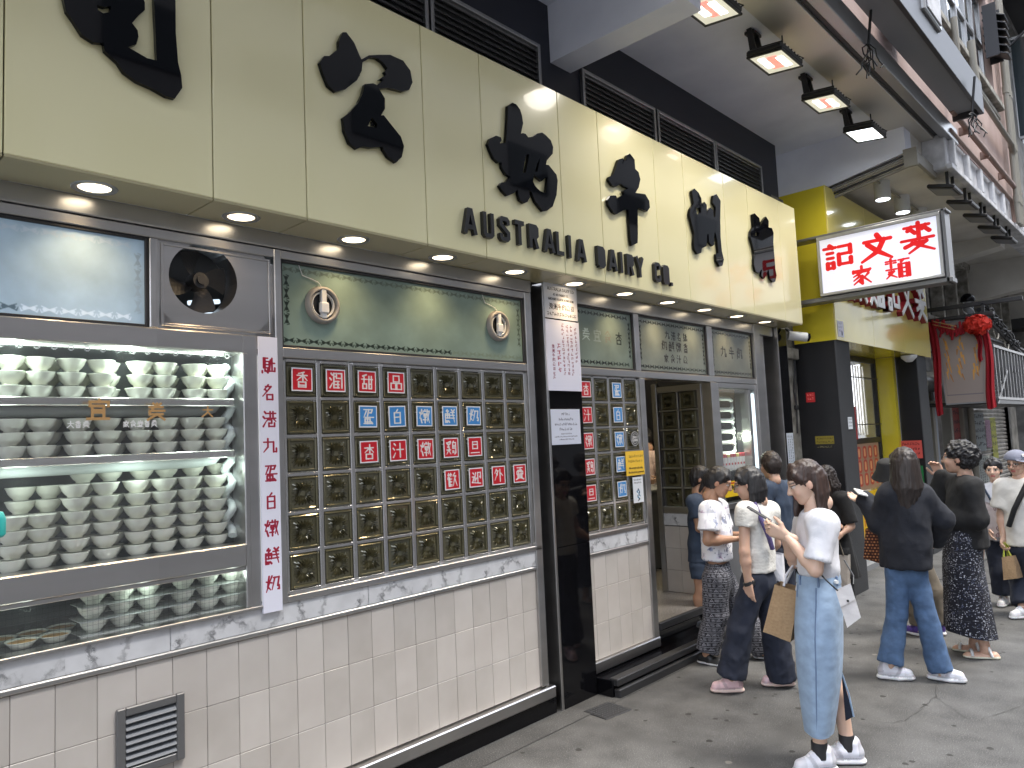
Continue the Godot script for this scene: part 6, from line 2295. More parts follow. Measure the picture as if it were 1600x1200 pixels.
# rings of an ellipse, for skirts: each section is [centre, half width, half depth]; x along r, depth along d; folds ripple the cloth
func loft(b: B, sec: Array, r: Vector3, d: Vector3, folds := 0.0, nf := 9.0, sub := 6, seg := 40, slit := 0.0, lean := 0.0) -> void:
	var last := -1
	var rows := (sec.size() - 1) * sub + 1
	var prev_pts := []
	for j in rows:
		var u := float(j) / sub
		var k := mini(int(u), sec.size() - 2)
		var t := u - k
		t = t * t * (3 - 2 * t) if false else t
		var p0: Array = sec[maxi(k - 1, 0)]
		var p1: Array = sec[k]
		var p2: Array = sec[k + 1]
		var p3: Array = sec[mini(k + 2, sec.size() - 1)]
		var c := (p1[0] as Vector3).cubic_interpolate(p2[0], p0[0], p3[0], t)
		var w := cubic_interpolate(p1[1], p2[1], p0[1], p3[1], t)
		var dd := cubic_interpolate(p1[2], p2[2], p0[2], p3[2], t)
		var down := float(j) / (rows - 1)
		var pts := PackedVector3Array()
		for s in seg + 1:
			var a := TAU * s / seg
			var rip := 1.0 + folds * (0.25 + down) * (sin(a * nf + 3.0 * down + 1.3 * sin(a * 2.0)) * 0.6 + 0.6 * noise.get_noise_3d(cos(a) * 60, sin(a) * 60, down * 90))
			pts.append(c + r * cos(a) * w * rip + d * sin(a) * dd * rip + Vector3.UP * lean * cos(a) * down)
		prev_pts.append(pts)
	for j in rows:
		var nn := PackedVector3Array()
		for s in seg + 1:
			var a: Vector3 = prev_pts[j][(s + 1) % seg] - prev_pts[j][(s - 1 + seg) % seg]
			var q: Vector3 = prev_pts[mini(j + 1, rows - 1)][s] - prev_pts[maxi(j - 1, 0)][s]
			var nv := q.cross(a).normalized()
			var outw: Vector3 = prev_pts[j][s] - prev_pts[j][(s + seg / 2) % seg]
			nn.append(nv if nv.dot(outw) > 0 else -nv)
		var i := b.v.size()
		b.v.append_array(prev_pts[j])
		b.n.append_array(nn)
		for s in seg + 1:
			b.uv.append(Vector2(float(s) / seg, float(j) / (rows - 1)))
		if last >= 0:
			for s in seg:
				var p: Vector3 = prev_pts[j][s] - prev_pts[j - 1][s]
				var q: Vector3 = prev_pts[j - 1][s + 1] - prev_pts[j - 1][s]
				if p.cross(q).dot(nn[s]) < 0:
					b.idx.append_array([last + s, i + s, last + s + 1, last + s + 1, i + s, i + s + 1])
				else:
					b.idx.append_array([last + s, last + s + 1, i + s, last + s + 1, i + s + 1, i + s])
		last = i

# joints of each figure in metres from its own foot point: ground x, y, z, facing x, z, joints
const FIGURES := {
	"A": [3.941, 0.000, 1.647, -0.558, -0.830, "hd 0.001,1.461,0.001; nk 0.014,1.309,0.035; sL -0.109,1.266,0.131; sR 0.142,1.252,-0.049; eL -0.168,1.039,0.091; wL -0.123,1.193,-0.064; eR 0.109,1.022,-0.131; wR -0.025,1.179,-0.117; pv 0.012,0.917,0.030; hL -0.070,0.846,0.055; hR 0.089,0.809,-0.008; kL -0.066,0.504,0.024; kR 0.095,0.463,0.021; aL -0.064,0.123,0.001; aR 0.126,0.118,0.071"],
	"B": [5.326, 0.000, 0.466, 0.300, 0.954, "hd -0.016,1.362,-0.031; nk -0.047,1.215,-0.090; sR -0.207,1.169,-0.029; sL 0.124,1.154,-0.130; eR -0.262,0.946,-0.026; wR -0.061,0.942,0.099; eL 0.173,0.912,-0.101; wL 0.085,0.956,0.055; pv -0.041,0.681,-0.078; hR -0.124,0.639,-0.054; hL 0.041,0.607,-0.105; kR -0.121,0.363,-0.080; kL 0.122,0.336,0.017; aR -0.151,0.072,-0.160; aL 0.204,0.035,0.133"],
	"C": [4.848, 0.000, 0.842, 0.065, -0.998, "hd 0.019,1.382,0.038; nk 0.033,1.245,0.067; sL -0.113,1.211,0.065; sR 0.197,1.191,0.105; eL -0.157,0.949,0.067; wL -0.134,0.731,0.067; eR 0.270,0.946,0.096; wR 0.329,0.877,-0.011; pv 0.033,0.789,0.066; hL -0.036,0.735,0.062; hR 0.102,0.713,0.070; kL -0.095,0.407,-0.035; kR 0.121,0.381,0.110; aL -0.139,0.090,-0.101; aR 0.169,0.032,0.117"],
	"D": [6.388, 0.000, 0.371, 0.273, -0.962, "hd -0.001,1.433,-0.003; nk 0.013,1.296,0.028; sL -0.154,1.241,-0.001; sR 0.190,1.221,0.081; eL -0.220,0.966,-0.003; wL -0.058,0.802,-0.130; eR 0.213,0.923,0.108; wR 0.152,0.732,0.095; pv 0.010,0.746,0.023; hL -0.071,0.690,0.013; hR 0.092,0.669,0.034; kL -0.061,0.367,-0.015; kR 0.075,0.349,0.046; aL -0.066,0.065,-0.024; aR 0.074,0.062,0.042"],
	"E": [7.615, 0.000, 0.467, -0.819, -0.574, "hd -0.025,1.258,-0.068; nk -0.008,1.117,-0.022; sL -0.087,1.056,0.112; sR 0.074,1.051,-0.147; eL -0.089,0.786,0.164; wL -0.198,0.716,0.100; eR -0.002,0.762,-0.153; wR -0.121,0.796,0.018; pv -0.005,0.592,-0.014; hL -0.061,0.528,0.037; hR 0.045,0.506,-0.082; kL -0.046,0.261,0.048; kR 0.039,0.236,-0.069; aL -0.031,0.031,0.062; aR 0.036,0.019,-0.048"],
	"F": [5.654, 0.000, 1.642, 0.977, 0.213, "hd 0.006,1.458,0.021; nk 0.004,1.316,0.014; sL -0.043,1.265,-0.080; sR 0.051,1.252,0.107; eL 0.004,1.052,-0.170; wL 0.049,1.209,-0.267; eR 0.120,1.081,0.204; wR 0.242,0.930,0.123; pv -0.005,0.804,-0.019; hL -0.040,0.744,-0.068; hR 0.029,0.741,0.028; kL -0.046,0.437,-0.090; kR 0.022,0.435,0.077; aL -0.094,0.092,-0.149; aR 0.066,0.048,0.125"],
	"G": [6.463, 0.000, 1.846, 0.050, -0.999, "hd -0.005,1.472,-0.023; nk 0.002,1.330,0.011; sL -0.127,1.268,0.074; sR 0.125,1.263,-0.085; eL -0.143,1.026,0.095; wL -0.126,1.017,-0.110; eR 0.096,1.089,-0.222; wR 0.087,1.325,-0.165; pv 0.001,0.874,0.004; hL -0.080,0.813,0.007; hR 0.083,0.791,0.006; kL -0.076,0.434,-0.020; kR 0.077,0.406,-0.024; aL -0.040,0.059,0.053; aR 0.083,0.078,-0.043"],
	"H": [6.856, 0.000, 1.357, 0.254, -0.967, "hd -0.039,1.324,-0.142; nk -0.028,1.199,-0.104; sL -0.142,1.149,-0.140; sR 0.095,1.136,-0.032; eL -0.177,0.942,-0.192; wL -0.121,1.015,-0.254; eR 0.103,0.920,-0.002; wR 0.093,0.758,-0.037; pv -0.011,0.691,-0.040; hL -0.060,0.635,-0.031; hR 0.054,0.622,0.007; kL -0.039,0.342,0.008; kR 0.075,0.345,0.086; aL -0.040,0.046,0.004; aR 0.077,0.059,0.091"],
	"I": [8.373, 0.000, 1.708, -0.999, 0.040, "hd -0.002,1.274,-0.010; nk 0.000,1.151,0.001; sL 0.015,1.078,0.081; sR -0.015,1.078,-0.081; eL 0.014,0.860,0.078; wL -0.051,0.686,0.054; eR -0.020,0.858,-0.109; wR -0.115,0.724,-0.071; pv -0.003,0.641,-0.019; hL 0.003,0.570,0.015; hR -0.011,0.567,-0.060; kL 0.006,0.301,0.034; kR -0.065,0.307,-0.020; aL 0.064,0.104,0.075; aR -0.055,0.073,-0.021"],
	"J": [7.983, 0.000, 1.898, -0.903, -0.431, "hd 0.009,1.351,0.052; nk 0.009,1.219,0.051; sL -0.000,1.147,0.180; sR 0.018,1.143,-0.074; eL -0.019,0.896,0.190; wL -0.049,0.677,0.194; eR 0.013,0.894,-0.103; wR -0.056,0.678,-0.095; pv 0.007,0.661,0.044; hL -0.016,0.594,0.089; hR 0.027,0.581,-0.019; kL -0.028,0.337,0.135; kR 0.049,0.311,-0.011; aL -0.018,0.066,0.194; aR -0.100,0.087,0.008"],
	"K": [5.717, 0.110, -0.058, 0.172, 0.985, "hd 0.052,1.250,0.091; nk 0.030,1.121,0.052; sR -0.101,1.067,0.085; sL 0.163,1.054,0.023; eR -0.096,0.844,0.114; wR 0.055,0.809,0.196; eL 0.196,0.808,0.061; wL 0.157,0.807,0.172; pv 0.023,0.578,0.041; hR -0.041,0.524,0.049; hL 0.090,0.503,0.035; kR -0.035,0.322,0.060; kL 0.104,0.298,0.061; aR -0.050,0.078,0.033; aL 0.107,0.051,0.066"],
	"L": [7.850, 0.300, -1.900, -0.900, 0.430, "hd 0.0,1.42,0.0; nk 0.0,1.25,0.0; sL 0.07,1.19,0.16; sR -0.06,1.19,-0.16; eL -0.03,0.95,0.24; wL -0.25,0.92,0.30; eR -0.15,0.95,-0.20; wR -0.34,0.93,-0.05; pv 0.0,0.82,0.0; hL 0.03,0.78,0.08; hR -0.03,0.78,-0.08; kL 0.03,0.45,0.08; kR -0.03,0.45,-0.08; aL 0.03,0.09,0.08; aR -0.03,0.09,-0.08"],
}

var wrinkle := FastNoiseLite.new()

func cloth(key: String, r: float, g: float, b: float, lo := 0.8, rough := 0.85, sc := 4.0) -> StandardMaterial3D:
	if m.has(key):
		return m[key]
	var s := mk(key, r, g, b, rough)
	tri_map(s, noise_tex(128, 128, 0.03, Color(r, g, b) * lo, Color(r, g, b), 4, FastNoiseLite.TYPE_SIMPLEX_SMOOTH, key.length() * 7), sc, false)
	if not m.has("crease"):
		m["crease"] = noise_tex(512, 512, 0.010, Color(0, 0, 0), Color(1, 1, 1), 3, FastNoiseLite.TYPE_SIMPLEX_SMOOTH, 55, Vector2(1, 1), 0.45, true)
	relief(s, m.crease, 0.22 if sc < 10 else 0.2)
	s.uv1_scale = Vector3.ONE * minf(sc, 3.0) if sc < 10 else Vector3.ONE * sc
	s.rim_enabled = true
	s.rim = 0.02 if r < 0.1 else 0.10
	return s

func print_cloth(key: String, img: Image, sc: float) -> StandardMaterial3D:
	var s := mk(key, 0.8, 0.8, 0.8, 0.85)
	tri_map(s, ImageTexture.create_from_image(img), sc, false)
	return s

# one hand with four fingers and a thumb; w wrist, d towards the fingers, pn out of the palm, th towards the thumb
func hand(b: B, w: Vector3, d: Vector3, pn: Vector3, th: Vector3, curl: float, sc: float, tint: Callable) -> void:
	d = d.normalized()
	th = (th - d * th.dot(d)).normalized()
	pn = (pn - d * pn.dot(d) - th * pn.dot(th)).normalized()
	var fl := Field.new(w - Vector3.ONE * 0.20 * sc, w + Vector3.ONE * 0.20 * sc, 0.0044)
	fl.cap(w - d * 0.035 * sc, w + d * 0.01, 0.027 * sc, 0.025 * sc, 0.012, pn, 1.25)
	for i in 4:
		var lat := th * (0.027 - 0.018 * i) * sc
		var k0 := w + d * (0.086 - 0.004 * absf(i - 1.0)) * sc + lat
		fl.cap(w + d * 0.012 * sc + lat * 0.6, k0, 0.0145 * sc, 0.0115 * sc, 0.014, pn, 1.1)
		var ang := 0.0
		var at := k0
		var ln: float = [0.072, 0.080, 0.074, 0.058][i] * sc
		for s in 3:
			ang += curl * [0.75, 1.0, 0.7][s] * (1.0 + 0.08 * i)
			var l: float = ln * [0.46, 0.30, 0.24][s]
			var nxt := at + (d * cos(ang) + pn * sin(ang)) * l
			fl.cap(at, nxt, [0.0092, 0.0082, 0.0074][s] * sc, [0.0082, 0.0074, 0.0062][s] * sc, 0.004)
			at = nxt
	var t0 := w + d * 0.022 * sc + th * 0.020 * sc
	var t1 := t0 + (d * 0.6 + th * 0.65 + pn * 0.25).normalized() * 0.040 * sc
	var t2 := t1 + (d * 0.85 + th * 0.25 + pn * (0.2 + curl * 0.5)).normalized() * 0.032 * sc
	var t3 := t2 + (d * 0.9 + pn * (0.3 + curl * 0.6)).normalized() * 0.026 * sc
	fl.cap(t0, t1, 0.0145 * sc, 0.0115 * sc, 0.010)
	fl.cap(t1, t2, 0.0105 * sc, 0.0095 * sc, 0.005)
	fl.cap(t2, t3, 0.0095 * sc, 0.0075 * sc, 0.004)
	fl.skin(b, tint)

func shoe(par: Node3D, ank: Vector3, dir: Vector3, sc: float, style: String, upper: Color, sole: Color, skin_c: Color) -> void:
	dir.y = 0
	dir = dir.normalized()
	var sd := Vector3.UP.cross(dir)
	var c := V(ank.x, 0, ank.z)
	var lift := maxf(0.0, ank.y - 0.13)
	c.y = lift
	var P := func(x, y, z): return c + sd * x * sc + Vector3.UP * y * sc + dir * z * sc
	var fl := Field.new(c - V(0.22, 0.02, 0.22), c + V(0.22, 0.17, 0.22), 0.0065)
	var thick := 0.034 if style == "sneaker" else 0.022
	fl.cap(P.call(0, thick * 0.5, -0.055), P.call(0, thick * 0.5, 0.05), 0.036 * sc, 0.043 * sc, 0.01, Vector3.UP, 1.9)
	fl.cap(P.call(0, thick * 0.5, 0.05), P.call(0.005, thick * 0.6, 0.115), 0.043 * sc, 0.038 * sc, 0.012, Vector3.UP, 1.9)
	if style == "sneaker":
		fl.cap(P.call(0, 0.055, -0.045), P.call(0, 0.065, 0.03), 0.036 * sc, 0.038 * sc, 0.02)
		fl.cap(P.call(0, 0.058, 0.03), P.call(0.004, 0.044, 0.108), 0.037 * sc, 0.033 * sc, 0.02)
		fl.cap(P.call(0, 0.07, -0.035), P.call(0, 0.105, -0.028), 0.036 * sc, 0.038 * sc, 0.02)
		fl.cap(P.call(0, 0.09, 0.03), P.call(0, 0.10, 0.02), 0.02 * sc, 0.018 * sc, 0.02)
	elif style == "slip":
		fl.cap(P.call(0, 0.035, -0.045), P.call(0.004, 0.03, 0.108), 0.034 * sc, 0.034 * sc, 0.02)
		fl.cap(P.call(0, 0.05, -0.045), P.call(0, 0.06, 0.02), 0.033 * sc, 0.033 * sc, 0.02)
	else:
		fl.cap(P.call(0, 0.030, -0.05), P.call(0.004, 0.024, 0.108), 0.030 * sc, 0.028 * sc, 0.02, Vector3.UP, 1.4)
	fl.cut(P.call(0, 0.002, 0), Vector3.DOWN)
	var b := B.new()
	var seam := func(p: Vector3):
		var q: Vector3 = (p - c) / sc
		var y := q.y
		var z := q.dot(dir)
		if y < thick * (0.85 if z > -0.02 else 1.0): return sole if y > 0.008 else sole.darkened(0.55)
		if style == "sandal": return skin_c
		if style == "sneaker" and absf(q.dot(sd)) < 0.013 and z > 0.02 and z < 0.11 and int(z * 130) % 2 == 0: return upper.lerp(Color(0.9, 0.9, 0.9), 0.7)
		if style == "sneaker" and z < -0.045 and y > 0.05: return upper.darkened(0.35)
		if y < thick + 0.007: return upper.darkened(0.45)
		if style == "sneaker" and z > 0.085: return upper.darkened(0.18)
		if style == "sneaker" and absf(z - 0.02 - y * 0.5) < 0.012: return upper.darkened(0.3)
		return upper
	fl.skin(b, seam)
	var sh := obj("shoe", b, m.skin, par)
	if style == "sandal":
		b = B.new()
		for z in [0.095, -0.03]:
			var pts := PackedVector3Array()
			for s in 11:
				var t := PI * s / 10.0
				pts.append(P.call(cos(t) * 0.042, 0.022 + sin(t) * (0.034 if z > 0 else 0.075), z + (0.0 if z > 0 else 0.02 * sin(t))))
			b.tube(pts, 0.011 * sc, 6)
		obj("strap", b, m.enamel_white, sh)

# builds a figure; returns its root. sp: skin, hair, top, bottom and so on
func figure(key: String, label: String, sp: Dictionary) -> Node3D:
	var d: Array = FIGURES[key]
	var t := thing("person", label, "person", V(d[0], d[1], d[2]))
	var J := {}
	for e in (d[5] as String).split("; "):
		var w := e.split(" ")
		var c := w[1].split(",")
		J[w[0]] = V(c[0].to_float(), c[1].to_float(), c[2].to_float())
	var fw := V(d[3], 0, d[4]).normalized()
	var lf := Vector3.UP.cross(fw)
	var sc: float = J.hd.y / 1.47
	if sp.has("sc"): sc = sp.sc
	var fat: float = sp.get("fat", 1.0) * sc
	var fine: float = sp.get("cell", 0.016)
	var skin_c: Color = sp.skin
	var cell := fine
	wrinkle.seed = key.unicode_at(0)
	wrinkle.frequency = 0.07
	wrinkle.fractal_octaves = 2
	wrinkle.fractal_type = FastNoiseLite.FRACTAL_RIDGED
	# --- head frame
	var up_v := Vector3.UP
	var view := V(d[0], 0, d[2] - 3.233).normalized()
	var rt := V(-view.z, 0, view.x)
	var an: float = deg_to_rad(sp.hphi)
	var hf := rt * cos(an) + view * sin(an)
	var pitch: float = deg_to_rad(sp.get("pitch", 10.0))
	var hl := up_v.cross(hf).normalized()
	hf = hf.rotated(hl, pitch)
	var hu := hf.cross(hl).normalized()
	var hs: float = sc * sp.get("head", 1.0)
	var hb := Basis(hl, hu, hf)
	var hc: Vector3 = J.hd
	var H := func(x, y, z): return hc + hb * (V(x, y, z) * hs)
	# --- body: one continuous skin
	var b := B.new()
	var lo := V(9, 9, 9)
	var hi := -lo
	for k in J:
		lo = lo.min(J[k])
		hi = hi.max(J[k])
	lo -= V(0.2, 0.0, 0.2)
	lo.y = -0.02
	hi += V(0.2, 0.16, 0.2)
	var fl := Field.new(lo, hi, cell)
	var msh: Vector3 = (J.sL + J.sR) / 2.0
	var chest: Vector3 = msh.lerp(J.pv, 0.30)
	var waist: Vector3 = msh.lerp(J.pv, 0.72)
	fl.cap(chest, waist, 0.110 * fat, 0.088 * fat, 0.05, fw, 1.5)
	fl.cap(waist, (J.hL + J.hR) / 2.0, 0.088 * fat, 0.104 * fat, 0.05, fw, 1.45)
	fl.cap(J.sL.lerp(msh, 0.25), J.sR.lerp(msh, 0.25), 0.055 * sc, 0.055 * sc, 0.06)
	fl.cap(J.nk, H.call(0, -0.05, -0.03), 0.050 * sc, 0.046 * sc, 0.03)
	for s in ["L", "R"]:
		fl.cap(J["s" + s], J["e" + s], 0.043 * fat, 0.036 * fat, 0.03)
		fl.cap(J["e" + s], J["w" + s].lerp(J["e" + s], 0.7), 0.035 * fat, 0.038 * fat, 0.02)
		fl.cap(J["w" + s].lerp(J["e" + s], 0.7), J["w" + s], 0.037 * fat, 0.024 * sc, 0.02)
		fl.cap(J["h" + s], J["k" + s], 0.076 * fat, 0.050 * fat, 0.04)
		var calf: Vector3 = J["k" + s].lerp(J["a" + s], 0.3) - fw * 0.015
		fl.cap(J["k" + s], calf, 0.048 * fat, 0.050 * fat, 0.03)
		fl.cap(calf, J["a" + s], 0.050 * fat, 0.033 * sc, 0.03)
		fl.cap(J["a" + s], J["a" + s] - V(0, minf(0.06, J["a" + s].y), 0) + fw * 0.02, 0.034 * sc, 0.03 * sc, 0.02)
	var plain := func(p): return skin_c
	fl.skin(b, plain)
	# --- head with a face
	fl = Field.new(hc - Vector3.ONE * 0.155 * hs, hc + Vector3.ONE * 0.155 * hs, sp.get("hcell", 0.0055))
	var E := func(x, y, z, rx, ry, rz, k, sub = false): fl.ell(H.call(x, y, z), V(rx, ry, rz) * hs, hb, k * hs, sub)
	E.call(0, 0.032, -0.014, 0.073, 0.086, 0.091, 0.02)
	E.call(0, -0.035, 0.024, 0.056, 0.078, 0.064, 0.03)
	E.call(0, -0.092, 0.054, 0.021, 0.017, 0.020, 0.025)
	fl.cap(H.call(0, -0.05, -0.03), H.call(0, -0.14, -0.05), 0.047 * hs, 0.05 * hs, 0.02)
	for s in [-1, 1]:
		E.call(0.034 * s, -0.030, 0.056, 0.026, 0.026, 0.024, 0.02)
		E.call(0.074 * s, -0.006, -0.010, 0.009, 0.031, 0.019, 0.008)
	fl.cap(H.call(-0.032, 0.026, 0.072), H.call(0.032, 0.026, 0.072), 0.014 * hs, 0.014 * hs, 0.015)
	for s in [-1, 1]:
		E.call(0.031 * s, 0.005, 0.092, 0.017, 0.010, 0.013, 0.008, true)
		E.call(0.031 * s, 0.005, 0.074, 0.0125, 0.0125, 0.0125, 0.003)
	fl.cap(H.call(0, 0.012, 0.084), H.call(0, -0.026, 0.103), 0.0085 * hs, 0.0125 * hs, 0.010)
	for s in [-1, 1]:
		E.call(0.0105 * s, -0.031, 0.090, 0.0085, 0.0075, 0.0095, 0.006)
	fl.cap(H.call(-0.017, -0.056, 0.079), H.call(0.017, -0.056, 0.079), 0.0062 * hs, 0.0062 * hs, 0.006)
	fl.cap(H.call(-0.014, -0.066, 0.078), H.call(0.014, -0.066, 0.078), 0.0068 * hs, 0.0068 * hs, 0.006)
	var inv := hb.transposed()
	var face := func(p: Vector3):
		var q: Vector3 = inv * (p - hc) / hs
		var c := skin_c
		if q.z > 0.05:
			var ex := absf(q.x) - 0.031
			if absf(q.y - 0.005) < 0.0065 and absf(ex) < 0.0155:
				return Color(0.03, 0.02, 0.015) if absf(ex) < 0.0075 else Color(0.5, 0.45, 0.42)
			if absf(q.y - 0.0125) < 0.0035 and absf(ex) < 0.018: return Color(0.05, 0.03, 0.025)
			if absf(q.y - 0.030 + absf(ex) * 0.15) < 0.0045 and absf(ex) < 0.019: return skin_c.lerp(Color(0.03, 0.02, 0.015), 0.75)
			if absf(q.y + 0.061) < 0.0115 and absf(q.x) < 0.023 - absf(q.y + 0.061) * 0.5: return Color(0.50, 0.16, 0.14)
			if q.y > -0.05 and q.y < -0.015 and absf(q.x) > 0.02: c = c.lerp(Color(0.66, 0.30, 0.22), 0.16)
			if absf(q.y + 0.038) < 0.004 and absf(absf(q.x) - 0.008) < 0.003: c = c.darkened(0.5)
		if absf(q.x) > 0.068: c = c.lerp(Color(0.6, 0.25, 0.18), 0.2)
		return c
	fl.skin(b, face)
	# --- hands
	for s in ["L", "R"]:
		var hd: Dictionary = sp.get("hand" + s, {})
		var fore: Vector3 = (J["w" + s] - J["e" + s]).normalized()
		var dir: Vector3 = fore
		if hd.has("d"):
			dir = fw * hd.d[0] + Vector3.UP * hd.d[1] + lf * hd.d[2]
		var side := lf if s == "L" else -lf
		var pn: Vector3 = -side
		if hd.has("p"):
			pn = fw * hd.p[0] + Vector3.UP * hd.p[1] + lf * hd.p[2]
		var th: Vector3 = fw + Vector3.UP * 0.3
		if hd.has("t"):
			th = fw * hd.t[0] + Vector3.UP * hd.t[1] + lf * hd.t[2]
		if not hd.has("none"):
			hand(b, J["w" + s], dir, pn, th, hd.get("curl", 0.35), sc, plain)
	obj("body", b, m.skin, t)
	# --- top
	if sp.has("top"):
		var tp: Dictionary = sp.top
		var ex: float = tp.get("loose", 0.018) * sc
		fl = Field.new(lo, hi, fine * 0.9)
		var hem: float = tp.get("hem", J.pv.y)
		var slv: float = tp.get("sleeve", 0.62)
		var cuff: float = tp.get("cuff", 0.014) * sc
		for s in ["L", "R"]:
			var sh: Vector3 = J["s" + s]
			var el: Vector3 = J["e" + s]
			var wr: Vector3 = J["w" + s]
			if slv <= 1.0:
				fl.cap(sh, sh.lerp(el, slv + 0.12), 0.050 * fat + cuff * 0.6, 0.043 * fat + cuff * 1.6, 0.025)
				fl.cut(sh.lerp(el, slv), (el - sh).normalized(), 0.16 * sc)
			else:
				fl.cap(sh, el, 0.050 * fat + cuff, 0.042 * fat + cuff * 1.5, 0.03)
				fl.cap(el, wr, 0.042 * fat + cuff * 1.5, 0.030 * sc + cuff * 1.4, 0.02)
		fl.cap(chest, waist, 0.118 * fat + ex, 0.098 * fat + ex * 1.4, 0.05, fw, 1.36)
		fl.cap(waist, V(J.pv.x, minf(J.pv.y, hem), J.pv.z), 0.098 * fat + ex * 1.4, tp.get("tuck", 0.118 * fat + ex * 1.2), 0.04, fw, 1.3)
		fl.cap(J.sL.lerp(msh, 0.22) - V(0, 0.01, 0), J.sR.lerp(msh, 0.22) - V(0, 0.01, 0), 0.060 * sc + ex * 0.5, 0.060 * sc + ex * 0.5, 0.06)
		fl.cap(J.sL.lerp(msh, 0.3) - V(0, 0.01, 0), J.nk.lerp(msh, 0.4), 0.055 * sc, 0.050 * sc, 0.04)
		fl.cap(J.sR.lerp(msh, 0.3) - V(0, 0.01, 0), J.nk.lerp(msh, 0.4), 0.055 * sc, 0.050 * sc, 0.04)
		if tp.has("bust"):
			for s in [-1, 1]:
				fl.ell(chest + fw * 0.062 * fat + lf * 0.058 * s * fat - V(0, 0.045, 0) * sc, V(0.055, 0.055, 0.045) * fat, Basis(lf, Vector3.UP, fw), 0.04)
		fl.cut(V(0, hem, 0), Vector3.DOWN)
		fl.ell(J.nk + V(0, 0.035, 0) * sc + fw * 0.022, V(0.066, 0.045, 0.075) * sc, Basis(lf, Vector3.UP, fw), 0.006, true)
		b = B.new()
		fl.skin(b, tp.get("color"), tp.get("wob", 0.008), V(0.8, 0.5, 0.8), wrinkle)
		obj(tp.get("name", "shirt"), b, tp.mat, t)
	# --- trousers
	if sp.has("bottom"):
		var bt: Dictionary = sp.bottom
		fl = Field.new(lo, V(hi.x, J.pv.y + 0.14, hi.z), fine * 0.9)
		var r: Array = bt.r
		fl.cap(J.pv + V(0, 0.06, 0), (J.hL + J.hR) / 2.0, 0.108 * fat, 0.132 * fat, 0.03, fw, 1.25)
		for s in ["L", "R"]:
			var kk: Vector3 = J["k" + s]
			var aa: Vector3 = J["a" + s]
			fl.cap(J["h" + s], kk, r[0] * fat, r[1] * fat, 0.03)
			fl.cap(kk, aa - (kk - aa).normalized() * 0.10, r[1] * fat, r[2] * fat, 0.02)
			if not bt.has("level"):
				fl.cut(kk.lerp(aa, bt.get("end", 0.9)), (aa - kk).normalized(), 0.24)
		if bt.has("level"):
			fl.cut(V(0, bt.level, 0), Vector3.DOWN)
		fl.cut(V(0, bt.get("rise", J.pv.y + 0.07), 0), Vector3.UP)
		b = B.new()
		fl.skin(b, null, bt.get("wob", 0.008), V(0.8, 0.55, 0.8), wrinkle)
		obj(bt.get("name", "trousers"), b, bt.mat, t)
	# --- skirt
	if sp.has("skirt"):
		var sk: Dictionary = sp.skirt
		var secs := []
		for e in sk.secs:
			secs.append([V(e[0], e[1], e[2]), e[3], e[4]])
		b = B.new()
		loft(b, secs, rt, view, sk.get("folds", 0.03), sk.get("n", 7.0), 7, 48, 0.0, sk.get("lean", 0.0))
		obj("skirt", b, sk.mat, t)
	# --- shoes
	if sp.has("shoes"):
		var so: Dictionary = sp.shoes
		for s in ["L", "R"]:
			var dirv := fw
			if so.has("dir" + s):
				var a2 := deg_to_rad(so["dir" + s])
				dirv = rt * cos(a2) + view * sin(a2)
			shoe(t, J["a" + s], dirv, sc * so.get("sc", 1.0), so.style, so.upper, so.sole, skin_c)
		if so.has("sock"):
			b = B.new()
			for s in ["L", "R"]:
				b = B.new()
				b.tube([J["a" + s] - V(0, 0.05, 0), J["a" + s] + V(0, 0.03, 0)], 0.041 * sc, 12)
				obj("sock", b, so.sock, t)
	# --- hair
	hair(t, sp, J, H, hb, hc, hs, fw)
	if sp.has("glasses"):
		b = B.new()
		for s in [-1, 1]:
			var pts := PackedVector3Array()
			for k in 17:
				pts.append(H.call(0.032 * s + 0.021 * cos(TAU * k / 16), 0.002 + 0.018 * sin(TAU * k / 16), 0.099))
			b.tube(pts, 0.0018, 5, -1.0, false)
			b.tube([H.call(0.053 * s, 0.008, 0.097), H.call(0.076 * s, 0.008, 0.04), H.call(0.078 * s, 0.0, -0.015)], 0.0018, 5)
		b.tube([H.call(-0.011, 0.004, 0.102), H.call(0.011, 0.004, 0.102)], 0.0018, 5)
		obj("glasses", b, m.black_paint, t)
	return t

